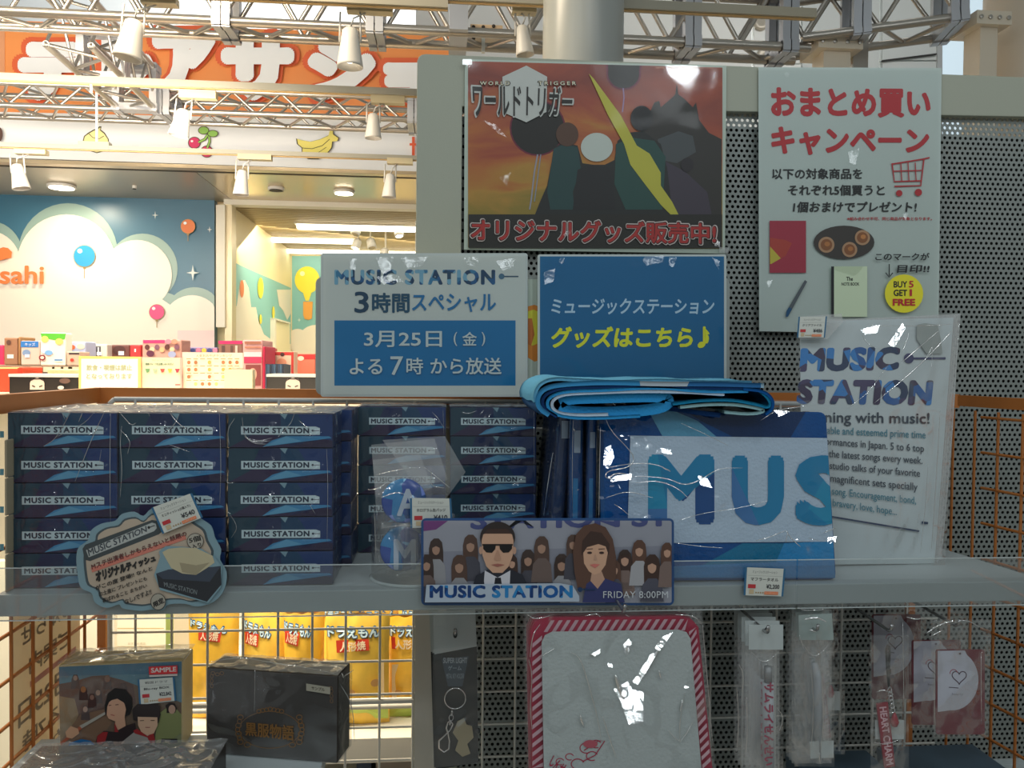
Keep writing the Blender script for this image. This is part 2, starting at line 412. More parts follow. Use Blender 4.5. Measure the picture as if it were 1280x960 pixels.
pr.poly(ban, dk); pr.poly([(cxm+(x-cxm)*.95, cym+(y-cym)*.92) for x, y in ban], inkb(245, 230, 120))
pr.line([(378, 185), (390, 186), (403, 182), (412, 174)], 0.8, dk); pr.line([(384, 193), (396, 192), (408, 184)], 0.6, dk)
pr.rect(512, 179, 520, 182, inkb(235, 100, 60)); pr.rect(515, 171, 518.5, 195, inkb(235, 100, 60)); pr.disc(-1, 168, 4.5, 9, inkb(90, 60, 50))
pr.done(fas, 'fruit_print')
PS = Pl(5.0)
sg = thing('shop_sign', 'wide orange shop sign with big white katakana letters above the fruit band', 'sign', PS.p(250, 148))
MB().extr([PS.p(x, y) for x, y in ((-560, 7), (566, 44), (582, 62), (578, 160), (-560, 132))], (0, 0.08, 0)).build('sign_board', inkb(238, 150, 84, 1.05), sg)
pr = Print(PS, 0.0012, 0.003)
pr.rect(-160, 28, 6, 146, inkb(236, 165, 120))
LT = [('テ', 22, 52, 108, 126), ('レ', 126, 38, 192, 122), ('ア', 190, 37, 270, 124), ('サ', 276, 42, 368, 126), ('シ', 384, 47, 470, 126), ('ョ', 478, 78, 530, 128)]
for t, x0, y0, x1, y1 in LT: pr.text(t, x0-7, y0-6, x1+7, y1+6, inkb(228, 104, 62, 1.0), 0.155)
for t, x0, y0, x1, y1 in LT: pr.text(t, x0, y0, x1, y1, mat('sign_white', (0.9, 0.92, 0.95), 0.4), 0.115)
pr.done(sg, 'lettering')
# soffit (underside) with gilt edge strips
zs = PF.p(250, 207).z
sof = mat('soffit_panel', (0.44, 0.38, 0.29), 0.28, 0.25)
xl = -5.5; xr = at(282, 253, 6.0).x
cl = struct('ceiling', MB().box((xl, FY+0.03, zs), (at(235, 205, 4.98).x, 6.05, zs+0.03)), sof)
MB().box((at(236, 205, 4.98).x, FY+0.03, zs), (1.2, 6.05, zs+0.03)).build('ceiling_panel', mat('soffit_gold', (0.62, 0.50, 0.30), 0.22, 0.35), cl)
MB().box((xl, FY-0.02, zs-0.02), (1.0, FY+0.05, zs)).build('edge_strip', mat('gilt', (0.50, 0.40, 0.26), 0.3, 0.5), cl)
MB().box((xl, FY+0.1, zs-0.012), (1.0, FY+0.13, zs)).build('dark_strip', mat('dark_gap', (0.05, 0.04, 0.03), 0.7), cl)  # thin dark strip behind the gilt edge
def downlight(px, py, r, lit=True, label=''):
    c = atz(px, py, zs)
    t = thing('downlight' if lit else 'ceiling_detector', label, 'light' if lit else 'detector', (c.x, c.y, zs-0.02))
    MB().lathe([(r*1.15, 0), (r*1.15, 0.015), (r, 0.02)], (c.x, c.y, zs-0.018), 24).build('trim_ring', mat('lamp_white', (0.8, 0.78, 0.74), 0.4), t, True)
    MB().lathe([(r, 0), (r*0.9, 0.004)], (c.x, c.y, zs-0.024), 24).build('lens' if lit else 'sensor', mat('lamp_glow', (1.0, 0.90, 0.72), emit=9) if lit else mat('dark_gap', (0.05, 0.04, 0.03)), t)
    if lit:
        d = bpy.data.lights.new('downlight_lamp', 'AREA'); d.shape = 'DISK'; d.size = r*2; d.energy = 9; d.color = (1, 0.86, 0.62)
        lo = bpy.data.objects.new('downlight_lamp', d); COL.objects.link(lo); lo.location = (c.x, c.y, zs-0.03)
downlight(77, 231, 0.075, True, 'glowing round downlight in the soffit over the cloud mural')
downlight(430, 238, 0.06, True, 'glowing round downlight in the soffit over the shop opening')
downlight(168, 232, 0.012, False, 'tiny dark ceiling sensor beside the left downlight')
downlight(345, 234, 0.045, False, 'flat ceiling detector in the soffit above the slatted opening')
# mural wall
MY = 6.0; PM = Pl(MY)
def clipx(pts, x1=268): return [(min(x, x1), y) for x, y in pts]
ml = struct('wall_left', MB().box((xl, MY, 0), (PM.p(268, 300).x, MY+0.08, zs)), mat('mural_teal', rgb(66, 122, 152, 0.78), 0.35))
pr = Print(PM, 0.0010, 0.002)
band = mat('mural_band', rgb(165, 195, 188, 0.75), 0.35); crm = mat('mural_cream', (0.84, 0.77, 0.68), 0.35)
for cx, cy, r in ((85, 316, 62), (178, 336, 44), (243, 396, 37), (-14, 318, 42), (-80, 300, 60)): pr.poly(clipx(arc(cx, cy, r, n=40)), band)
pr.poly([(-100, 330), (60, 318), (213, 367), (268, 390), (268, 560), (-100, 560)], band)
for cx, cy, r in ((83, 330, 62), (171, 344, 44), (240, 406, 37), (-16, 330, 42), (-82, 318, 60)): pr.poly(clipx(arc(cx, cy, r, n=40)), crm)
pr.poly([(-100, 340), (83, 330), (171, 352), (240, 400), (268, 400), (268, 690), (-100, 690)], crm)
def balloon(cx, cy, r, col, lite=True):
    pr.line([(cx, cy+r), (cx, cy+r*2.0)], 0.9, inkb(170, 140, 90)); pr.rect(cx-1.5, cy+r, cx+1.5, cy+r+2, inkb(170, 140, 90))
    pr.disc(cx, cy, r, r, inkb(170, 150, 80)); pr.disc(cx, cy, r*0.95, r*0.95, col); pr.disc(cx-r*.4, cy-r*.45, r*.22, r*.2, inkb(240, 245, 250))
balloon(105.5, 320, 14, mat('balloon_blue', (0.02, 0.30, 0.62), 0.4)); balloon(235, 283, 9.2, mat('balloon_orange', (0.72, 0.18, 0.04), 0.4)); balloon(196, 390, 9.8, mat('balloon_pink', (0.72, 0.06, 0.22), 0.4))
def star(cx, cy, r, m):
    pr.poly([(cx, cy-r), (cx+r*.15, cy-r*.15), (cx+r*.8, cy), (cx+r*.15, cy+r*.15), (cx, cy+r), (cx-r*.15, cy+r*.15), (cx-r*.8, cy), (cx-r*.15, cy-r*.15)], m)
for a in ((194, 269, 5), (262, 287, 4), (241, 341, 10)): star(*a, inkb(225, 235, 235))
pr.text('asahi', -17, 332, 55, 355, mat('logo_orange', (0.78, 0.20, 0.05), 0.4), 0.03)
pr.poly([(-20, 318), (-4, 312), (4, 309), (10, 310), (15, 315), (14, 322), (6, 324), (-20, 330)], mat('logo_orange', (0.78, 0.20, 0.05)))
pr.rect(222, 413, 268, 450, mat('pink_pale', (0.84, 0.66, 0.66), 0.5))
pr.done(ml, 'mural_print')
# jamb posts at the opening
struct('trim_2', MB().extr([Pl(5.93).p(x, y) for x, y in ((270, 256), (281, 256), (281, 409), (270, 409))], (0, 0.05, 0)), cream)
struct('trim_3', MB().extr([Pl(5.96).p(x, y) for x, y in ((281, 252), (290, 252), (290, 560), (281, 560))], (0, 0.12, 0)), mat('jamb_gold', (0.70, 0.60, 0.40), 0.35, 0.2))
struct('trim_4', MB().box((xr, 5.95, zs-0.035), (1.0, 6.05, zs)), cream)
# interior of the shop beyond the opening
BY = 8.6; PB = Pl(BY)
x_in = PB.p(364, 400).x
zi = PB.p(364, 314).z
struct('wall_interior', MB().box((x_in, BY, 0), (3.2, BY+0.1, zi+0.8)), mat('interior_wall', (0.86, 0.74, 0.46), 0.5))
struct('wall_interior_side', MB().box((x_in-0.1, 6.12, 0), (x_in, BY, zi+0.8)), mat('interior_wall', (0.86, 0.74, 0.46), 0.5))
icl = struct('ceiling_interior', MB().box((x_in-0.1, 6.06, zi+0.06), (3.2, BY, zi+0.12)), mat('interior_ceiling', (0.45, 0.36, 0.2), 0.6))
sl = MB(); y = 6.1
while y < 8.55: sl.box((x_in, y, zi+0.0), (3.2, y+0.03, zi+0.05)); y += 0.055
sl.build('slats', mat('slat_wood', (0.42, 0.33, 0.19), 0.5), icl, kind='stuff')
glow = mat('tube_glow', (1.0, 0.92, 0.72), emit=5)
def strip(px0, px1, py, label):
    a = atz(px0, py, zi); b = atz(px1, py, zi); yy = a.y
    t = thing('ceiling_light_strip', label, 'light', ((a.x+b.x)/2, yy, zi-0.05), 'light strips in the shop ceiling')
    MB().box((a.x, yy-0.04, zi-0.045), (b.x, yy+0.04, zi-0.01)).build('diffuser', glow, t)
    MB().box((a.x-0.02, yy-0.05, zi-0.012), (b.x+0.02, yy+0.05, zi)).build('housing', cream, t)
strip(372, 640, 279, 'bright ceiling light strip, nearest of three in the slatted shop ceiling')
strip(293, 440, 295, 'bright ceiling light strip, middle one of three in the slatted shop ceiling')
strip(293, 640, 309, 'bright ceiling light strip, farthest of three in the slatted shop ceiling')
for i, (px, py, g) in enumerate(((448, 281, 0), (497, 283, 1), (448, 299, 1), (463, 298, 0), (482, 311, 0))):
    c = at(px, py, 6.9+0.25*(i > 1))
    t = thing('track_spotlight', ['small spotlight under the nearest light strip, left one', 'small glowing spotlight under the nearest light strip, right one', 'small glowing spotlight under the middle strip, left of a pair', 'small spotlight under the middle strip, right of a pair', 'tiny spotlight head by the farthest light strip'][i], 'spotlight', (c.x, c.y, c.z-0.04))
    dr = Vector((-0.3+0.5*(i % 2), -0.3, -1)).normalized()
    MB().lathe([(0.022, 0), (0.036, 0.02), (0.04, 0.09)], c, 14, dr).build('lamp_head', mat('lamp_white', (0.8, 0.78, 0.74)), t, True)
    MB().lathe([(0.036, 0.088), (0.02, 0.093)], c, 14, dr).build('lamp_lens', mat('lamp_glow', (1.0, 0.90, 0.72), emit=9) if g else mat('lamp_off', (0.5, 0.42, 0.3)), t)
    MB().tube([c, (c.x, c.y, zi)], 0.008, 6).build('stem', cream, t)
# interior mural prints
PI = Pl(BY); pr = Print(PI, 0.0012, 0.003)
tl_ = mat('interior_teal', (0.22, 0.50, 0.52), 0.5)
pr.rect(365, 320, 470, 560, tl_)
for cx, cy, r in ((372, 425, 14), (395, 430, 24), (420, 424, 20)): pr.disc(cx, cy, r, r, mat('mural_cream', (0.84, 0.77, 0.68)))
pr.rect(365, 428, 470, 560, mat('mural_cream', (0.84, 0.77, 0.68)))
yl = mat('balloon_yellow', (0.85, 0.72, 0.04), 0.4)
pr.disc(384, 350, 15.5, 17, yl); pr.disc(378, 342, 3, 3, inkb(250, 250, 200)); pr.poly([(378, 364), (390, 364), (386, 376), (382, 376)], yl)
pr.poly([(379, 377), (391, 377), (390, 398), (386, 400), (381, 399), (379, 394)], mat('basket_orange', (0.78, 0.36, 0.06)))
star(374, 400, 3, inkb(235, 245, 240))
pr.done(bpy.data.objects['wall_interior'], 'mural_print')
xs_ = x_in+0.004
def sp(px, py, off): 
    p = atx(px, py, x_in+off); return p
pr = Print(None, 0.0012, 0.004, fn=sp)
pr.poly([(293, 328), (363.5, 360), (363.5, 560), (293, 560)], tl_)
cr2 = mat('mural_cream', (0.84, 0.77, 0.68))
pr.poly([(293, 386), (296, 382), (300, 352), (306, 350), (311, 360), (314, 384), (320, 384), (323, 400), (330, 418), (340, 425), (363.5, 430), (363.5, 560), (293, 560)], cr2)
pr.poly([(346, 362), (363.5, 362), (363.5, 392), (359, 400), (354, 388), (349, 382)], cr2)
pr.disc(302.5, 361, 2.6, 11, mat('balloon_orange', (0.72, 0.18, 0.04))); pr.disc(326, 360, 3.5, 13, yl); pr.disc(342, 391, 1.6, 8, yl); pr.disc(326, 399, 1.6, 6, yl)
pr.done(bpy.data.objects['wall_interior_side'], 'mural_print')
dm = MB()
dm.extr([sp(x, y, 0.02) for x, y in ((345, 399), (362.5, 404), (362.5, 560), (345, 560))], (-0.015, 0, 0)); dr_ = struct('door_1', dm, mat('door_cream', (0.86, 0.78, 0.5), 0.4))
for q in (((343.5, 398), (345.5, 398.6), (345.5, 560), (343.5, 560)), ((343.5, 397.5), (363, 403), (363, 405), (343.5, 399.5))):
    MB().extr([sp(x, y, 0.045) for x, y in q], (-0.04, 0, 0)).build('door_frame', cream, dr_)

# ---------------- pillars
def pillar(x0, x1, Y, ybot, label, m):
    a = at(x0, 300, Y); b = at(x1, 300, Y); r = (b.x-a.x)/2; cx = (a.x+b.x)/2
    t = thing('round_pillar', label, 'pillar', (cx, Y, 0))
    MB().lathe([(r, 0), (r, 6.0)], (cx, Y, 0), 48).build('shaft', m, t, True)
    MB().lathe([(r*1.03, 0), (r*1.03, 0.12)], (cx, Y, 0), 48).build('base_ring', mat('alu', (0.55, 0.57, 0.58)), t, True)
    return t
pillar(676, 775, 2.7, 0, 'round white pillar rising behind the top of the display board', mat('pillar_white', (0.42, 0.44, 0.42), 0.3))
pillar(1232, 1335, 3.2, 0, 'round beige pillar at the right edge behind the display board', mat('pillar_beige', (0.78, 0.66, 0.52), 0.3))

# ---------------- trusses
silver = mat('truss_alu', (0.50, 0.46, 0.41), 0.30, 0.85); silw = mat('truss_alu_plate', (0.48, 0.49, 0.52), 0.38, 0.6)  # warm lamplight is put into the truss tint; plates stay neutral
def truss(label, A, B, w, h, pitch, side=None, plates=(), rc=0.018, rb=0.009):
    """box truss: A,B = ends of its lower near chord; w = depth to the far chords; h = height"""
    A = Vector(A); B = Vector(B); d = (B-A).normalized(); s = Vector(side) if side else Vector((-d.y, d.x, 0)).normalized()
    if side is None and s.y < 0: s = -s
    up = Vector((0, 0, 1)); s = s*w; u = up*h
    t = thing('lighting_truss', label, 'truss', (A+B)/2 + s/2)
    for o_ in (Vector((0,0,0)), s, u, s+u): rod(A+o_, B+o_, rc, silver, t, 'chord', 12)
    L = (B-A).length; n = max(2, int(L/pitch)); st = L/n
    for fa, fb in (((0,0,0), u), (s, s+u), ((0,0,0), s), (u, s+u)):
        fa = Vector(fa); fb = Vector(fb)
        for i in range(n):
            a, b = (fa, fb) if i % 2 == 0 else (fb, fa)
            rod(A+d*(i*st)+a, A+d*((i+1)*st)+b, rb, silver, t, 'brace', 6)
    for q in plates:
        c = A+d*(q*L); e = rc*1.15; hw = 0.015
        for sg_ in (-1, 1):
            for base, vec in ((Vector((0,0,0)), u), (s, u), (Vector((0,0,0)), s), (u, s)):
                vn = vec.normalized(); nrm = d.cross(vn)*e
                p = c + d*(sg_*hw*1.15) + base
                M = MB(); a0 = p-vn*e*1.3; a1 = p+vec+vn*e*1.3; dd = d*hw
                M.add([a0-dd-nrm, a0+dd-nrm, a1+dd-nrm, a1-dd-nrm, a0-dd+nrm, a0+dd+nrm, a1+dd+nrm, a1-dd+nrm], [(0,3,2,1),(4,5,6,7),(0,1,5,4),(1,2,6,5),(2,3,7,6),(3,0,4,7)])
                M.build('coupler_plate', silw, t)
    return t
zt = at(45, 16, 3.15).z
def tz(px, py, z): p = atz(px, py, z); return p
A1 = tz(-120, 14, zt); Y1 = A1.y
truss('long silver box truss across the top of the picture', (A1.x, 3.15, zt), (at(1012, 50, 3.15).x, 3.15, zt), 0.14, 0.24, 0.135, plates=(0.335, 0.50, 0.86, 0.975))
zt2 = at(330, 143, 4.15).z
truss('silver box truss in front of the fruit band', (at(-120, 140, 4.15).x, 4.15, zt2), (at(900, 150, 4.15).x, 4.15, zt2), 0.20, 0.105, 0.115, plates=(0.30, 0.605), rc=0.014, rb=0.007)
xa = at(172, 140, 4.1).x
truss('silver box truss running back from the long top truss on the left', (xa-0.10, 3.40, zt-0.02), (xa-0.10, 4.15, zt2), 0.17, 0.19, 0.11, side=(1, 0, 0), plates=(0.45, 0.97), rc=0.014, rb=0.007)
0 and truss('short silver box truss going left from the corner at the upper left', (at(-120, 10, 3.6).x, 3.62, zt), (xa-0.12, 3.5, zt), 0.16, 0.16, 0.11, rc=0.014, rb=0.007)
pR = at(1003, 47, 3.12); pR2 = at(1200, 21, 2.98)
truss('silver box truss rising to the right above the white notice', pR, pR2, 0.20, 0.22, 0.12, plates=(0.38, 0.99), rc=0.017)
pQ = at(1206, 20, 2.97)
# uprights under the truss corners
def upright(x0, x1, Y, ytop, ybot, label, m):
    a = at(x0, ytop, Y); b = at(x1, ybot, Y)
    t = thing('truss_upright', label, 'post', ((a.x+b.x)/2, Y+0.05, 0))
    MB().box((a.x, Y, 0), (b.x, Y+0.1, a.z)).build('post', m, t)
    MB().box((a.x-0.035, Y-0.03, a.z-0.05), (b.x+0.035, Y+0.14, a.z)).build('head_plate', m, t)
    for k in range(4):
        MB().lathe([(0.008, 0), (0.008, 0.006), (0.0, 0.008)], (a.x-0.02+k*(b.x-a.x+0.04)/3, Y-0.03, a.z-0.025), 10, Vector((0, -1, 0))).build('bolt', silver, t)
    return t
bg_beige = mat('beige_paint', (0.80, 0.70, 0.56), 0.4)
upright(1030, 1063, 3.15, 47, 80, 'square beige post under the truss corner above the white notice', bg_beige)
upright(1226, 1246, 3.0, 17, 80, 'pale beige post at the right end of the rising truss', bg_beige)
o = MB().box(tuple(at(1072, 95, 3.2)-Vector((0.02, 0, 0.4))), tuple(at(1086, 38, 3.2)+Vector((0.0, 0.03, 0)))).build('brace_post', silver); setlab(o, 'narrow silver post between the beige post and the grey wall panels', 'post')
# junction cube left of the pillar
J = at(603, 0, 3.3)
t = thing('truss_corner', 'truss corner cube with bolted gusset plates left of the white pillar', 'truss corner', at(600, 62, 3.28))
a = at(588, 30, 3.28); b = at(628, 62, 3.28)
MB().box((a.x, 3.28, b.z), (b.x, 3.30, a.z)).build('gusset_plate', mat('beige_metal2', (0.80, 0.58, 0.36), 0.4, 0.3), t)
for k, (x, y) in enumerate(((592, 34), (604, 34), (617, 33), (624, 40), (592, 48), (592, 58), (618, 56))):
    MB().lathe([(0.007, 0), (0.007, 0.004), (0, 0.006)], at(x, y, 3.28), 8, Vector((0, -1, 0))).build('bolt', mat('dark_gap', (0.05, 0.04, 0.03)), t)
a = at(562, 2, 3.1); b = at(585, 37, 3.1)
MB().box((a.x, 3.1, b.z), (b.x, 3.4, a.z)).build('coupler_block', silw, t)
a = at(602, 44, 3.26); b = at(606, 66, 3.26); MB().box((a.x, 3.25, b.z), (b.x, 3.27, a.z)).build('hanger', wht, t)

# ---------------- lighting tracks and spotlights
trk = mat('track_beige', (0.38, 0.35, 0.27), 0.4); lampw = mat('lamp_head_white', (0.62, 0.60, 0.56), 0.4)
def track(pa, pb, Y, label, h=0.028, hang=()):
    a = at(*pa, Y); b = at(*pb, Y); z = (a.z+b.z)/2
    t = thing('lighting_track', label, 'track', ((a.x+b.x)/2, Y, z-h/2))
    MB().box((a.x, Y-0.018, z-h/2), (b.x, Y+0.018, z+h/2)).build('rail', trk, t)
    MB().box((a.x, Y-0.006, z-h/2-0.003), (b.x, Y+0.006, z-h/2)).build('slot', mat('slot_amber', (0.62, 0.40, 0.16), 0.5), t)
    for px, py in hang:
        p = at(px, py, Y); rod((p.x, Y, z), p, 0.006, wht, t, 'hanging_rod')
    return z
z1 = track((-120, 99), (640, 115), 3.55, 'beige lighting track crossing in front of the second truss', hang=((114, 116),))
z2 = track((-120, 182), (640, 198), 4.0, 'beige lighting track crossing in front of the fruit band', 0.02, hang=((121, 112),))
z3 = track((560, 1), (1018, 14), 2.75, 'beige lighting track at the top right in front of the pillar', 0.03)
z4 = track((150, -6), (560, -1), 2.75, 'beige lighting track at the very top of the picture', 0.03)
MB().box(tuple(at(100, 184, 4.0)-Vector((0, 0.02, 0.01))), tuple(at(138, 182, 4.0)+Vector((0, 0.02, 0.012)))).build('canopy', trk, bpy.data.objects['lighting_track.001'])
def spotlight(x0, x1, yb, ax0, ax1, atop, abot, Y, label, tilt=0.0, lit=False, power=0):
    """lamp head between pixel columns x0..x1 ending at row yb; adaptor ax0..ax1, atop..abot"""
    a = at(ax0, atop, Y); b = at(ax1, abot, Y)
    t = thing('track_lamp', label, 'spotlight', ((a.x+b.x)/2, Y, b.z))
    MB().box((a.x, Y-0.02, b.z), (b.x, Y+0.02, a.z)).build('adaptor', mat('adaptor_cream', (0.58, 0.49, 0.30), 0.4), t)
    cb = at((x0+x1)/2, yb, Y); rr = (at(x1, yb, Y)-at(x0, yb, Y)).length/2
    hh = (b.z-cb.z)
    ct = Vector((cb.x+tilt*hh*0.45, Y, b.z-hh*0.30)); dr = (cb-ct); L = dr.length
    MB().lathe([(rr*0.45, 0), (rr*0.62, L*0.06), (rr*0.72, L*0.35), (rr*0.98, L*0.93), (rr, L), (rr*0.92, L), (rr*0.6, L*0.45), (0.0, L*0.42)], ct, 24, dr, cap=False).build('lamp_head', lampw, t, True)
    MB().lathe([(rr*0.8, L*0.8), (0.0, L*0.79)], ct, 20, dr, cap=False).build('bulb', mat('lamp_glow', (1.0, 0.90, 0.72), emit=9) if lit else mat('lamp_off', (0.5, 0.42, 0.3)), t)
    m_ = ct+dr*0.35
    for sg_ in (-1, 1):
        MB().tube([(ct.x+sg_*rr*0.75, Y, b.z), (m_.x+sg_*rr*0.8, Y, m_.z)], 0.0035, 6).build('bracket_arm', lampw, t, True)
    MB().tube([(a.x*.6+b.x*.4, Y, b.z), (ct.x+rr*0.3, Y-0.02, (b.z+ct.z)/2), ct], 0.003, 6).build('cord', lampw, t, True)
    if power:
        d = bpy.data.lights.new('track_lamp_light', 'SPOT'); d.energy = power; d.spot_size = R(80); d.color = (1, 0.86, 0.66); d.shadow_soft_size = 0.03
        lo = bpy.data.objects.new('track_lamp_light', d); COL.objects.link(lo); lo.location = cb; lo.rotation_euler = dr.to_track_quat('-Z', 'Y').to_euler()
spotlight(141, 177, 73, 178, 222, -3, 8, 2.8, 'white spotlight hanging at upper left in front of the orange sign', tilt=0.3)
spotlight(421, 454, 84, 434, 491, 0, 18, 2.8, 'lit white spotlight hanging in front of the orange sign letters', tilt=0, lit=True, power=10)
spotlight(210, 236, 170, 225, 271, 113, 125, 3.56, 'glowing white spotlight above the cherry picture', tilt=0.35, lit=True, power=14)
spotlight(456, 477, 173, 464, 506, 119, 131, 3.56, 'glowing white spotlight right of the banana picture', tilt=0, lit=True, power=14)
spotlight(16, 38, 236, 20, 59, 187, 194, 4.0, 'white spotlight hanging over the left part of the mural', tilt=-0.3)
spotlight(291, 311, 244, 298, 340, 193, 201, 4.0, 'white spotlight hanging in front of the gilt soffit', tilt=0.1)
spotlight(477, 495, 247, 484, 516, 198, 206, 4.0, 'white spotlight hanging close to the display board edge', tilt=0.1)
spotlight(645, 668, 69, 640, 670, -2, 18, 2.8, 'white spotlight hanging beside the round white pillar', tilt=-0.2)
# ================================================================ THE DISPLAY RACK
YG = 1.435; YR = 1.455; YF = 1.475; YP = 1.49; YS = 1.10
org = mat('rack_orange', (0.52, 0.175, 0.04), 0.42, var=0.08, vscale=5)
rkw = mat('rack_white', (0.66, 0.65, 0.60), 0.4)
frm = mat('board_grey', (0.42, 0.435, 0.35), 0.55, bump=0.05, bscale=300)
shelfm = mat('shelf_grey', (0.44, 0.49, 0.50), 0.45)
# ---- perforated partition board
PFm = Pl(YF)
db = thing('display_board', 'tall partition board with grey rounded frame and perforated metal sheet', 'board', (PFm.p(900, 500).x, YF, 0))
def down(x, y, z): p = PFm.p(x, y); return Vector((p.x, p.y, z))
P = [PFm.p(530, 67.5), PFm.p(1500, 103.5), PFm.p(1500, 150.5), PFm.p(578, 132.5)]
top = [down(521, 300, 0.02), PFm.p(521, 135), PFm.p(521.5, 76), PFm.p(523.5, 71), PFm.p(527, 68.3), PFm.p(532, 67.3), PFm.p(1500, 105), PFm.p(1500, 150), PFm.p(578, 133)]
bevel(MB().extr(top+[down(578, 300, 0.02)], (0, 0.045, 0)).build('frame', frm, db), 0.0015)
xl1 = PFm.p(521, 300).x; xl2 = PFm.p(578, 300).x; zt1 = PFm.p(521, 135).z
xr1 = PFm.p(1500, 300).x
MB().box((xl1+0.01, YP+0.026, 0.05), (xr1, YP+0.03, zt1)).build('back_sheet', mat('board_inner_shade', (0.012, 0.013, 0.013), 0.8), db)  # near-black colour stands in for the shade inside the hollow board
MB().box((xl1, YF, 0), (xl2, YF+0.25, 0.03)).build('foot', frm, db)
MB().box((xr1-0.06, YF, 0), (xr1, YF+0.25, 0.03)).build('foot', frm, db)
# perforated sheet: one hole cell repeated
dx, dz = 0.01035, 0.00935; rr = 0.00315
mb = MB(); q = []
def cell(cx, cz):
    inner = [Vector((cx+rr*math.cos(R(45*k)), 0, cz+rr*math.sin(R(45*k)))) for k in range(8)]
    oc = [(1,0),(1,1),(0,1),(-1,1),(-1,0),(-1,-1),(0,-1),(1,-1)]
    outer = [Vector((cx+a*dx/2, 0, cz+b*dz/2)) for a, b in oc]; back = [v+Vector((0, 0.0015, 0)) for v in inner]
    mb.add(inner+outer+back, [(k, (k+1) % 8, 8+(k+1) % 8, 8+k) for k in range(8)]+[(k, 16+k, 16+(k+1) % 8, (k+1) % 8) for k in range(8)])
cell(0, 0); cell(dx/2, dz)
me = bpy.data.meshes.new('perforated_sheet'); x0p = xl2-0.004; z1p = PFm.p(900, 134).z+0.02; nrow = int((z1p-0.35)/(2*dz))
me.from_pydata(mb.v, [], mb.f); me.materials.append(mat('perforated_metal', (0.26, 0.285, 0.27), 0.45, 0.0))
ps = bpy.data.objects.new('perforated_sheet', me); COL.objects.link(ps); ps.parent = db
ps.location = Vector((x0p, YP, z1p-nrow*2*dz)) - WL[db.name]
ps['kind'] = 'stuff'
for ax_, cnt, off in ((0, int((xr1-x0p)/dx), dx), (1, nrow, 2*dz)):
    a = ps.modifiers.new('rows', 'ARRAY'); a.use_relative_offset = False; a.use_constant_offset = True; a.count = cnt
    a.constant_offset_displace = (off, 0, 0) if ax_ == 0 else (0, 0, off)

# ---- wire rack: back grid, orange rails and posts, side grids
rk = thing('wire_rack', 'orange and white wire grid rack holding the shelf and hooks', 'rack', (at(640, 500, YR).x, YR, 0))
zrt = at(133, 484.5, YR).z; zrb = at(133, 503, YR).z
XL = at(128, 600, YR).x
MB().box((XL, YR-0.008, zrb), (at(1196, 500, YR).x, YR+0.012, zrt)).build('orange_rail', org, rk)
MB().box((XL-0.014, 0.55, zrb), (XL, YR+0.012, zrt)).build('orange_rail', org, rk)
MB().box((XL-0.006, YR-0.008, 0), (XL+0.008, YR+0.008, zrb)).build('orange_post', org, rk)
zg = at(300, 500, YG).z
gx0 = at(137, 500, YG).x; gx1 = at(540, 500, YG).x
rod((gx0+0.008, YG, zg), (at(1160, 500, YG).x, YG, zg), 0.0042, mat('rail_grey', (0.46, 0.48, 0.48), 0.4), rk, 'grid_rail')
rod((gx0, YG, zg-0.008), (gx0, YG, 0.2), 0.0042, rkw, rk, 'grid_rail')
rod((gx0, YG, zg-0.008), (gx0+0.008, YG, zg), 0.0042, rkw, rk, 'grid_rail')
wz = [at(300, y, YG).z for y in (788, 830, 873, 915, 958, 1001)]
dzw = wz[0]-wz[1]
zz = wz[0]; zs_list = []
while zz < zg-0.02: zs_list.append(zz); zz += dzw
zz = wz[0]-dzw
while zz > 0.75: zs_list.append(zz); zz -= dzw
for z in zs_list: rod((gx0, YG, z), (at(1178, 500, YG).x, YG, z), 0.0022, rkw, rk, 'wire', 6)
for x in (170, 215.5, 260.5, 305, 349, 392, 434, 477, 519): 
    X = at(x, 503, YG).x; rod((X, YG-0.003, zg), (X, YG-0.003, 0.7), 0.0022, rkw, rk, 'wire', 6)
for k in range(14):
    X = at(604+40.6*k, 800, YG).x; rod((X, YG-0.003, zg), (X, YG-0.003, 0.7), 0.0022, rkw, rk, 'wire', 6)
rod((gx0, YG-0.004, at(300, 880, YG).z), (at(520, 500, YG).x, YG-0.004, at(300, 880, YG).z), 0.0045, rkw, rk, 'grid_rail')
a = at(519, 760, YG-0.01); b = at(544, 760, YG-0.01)
MB().box((a.x, YG-0.005, 0), (b.x, YG+0.02, zrb-0.02)).build('white_post', mat('post_white', (0.60, 0.58, 0.52), 0.45), rk)
# left side grid
for py in (794, 852, 908, 957, 1008, 740, 684): 
    z = atx(8, py, XL).z; rod((XL, YR, z), (XL, 0.62, z), 0.0026, org, rk, 'wire', 6)
for px in (103.5, 84, 61, 38.5, 11, -20, -55, -95, -140):
    Y = atx(px, 800, XL).y; rod((XL+0.003, Y, zrb), (XL+0.003, Y, 0.7), 0.0026, org, rk, 'wire', 6)
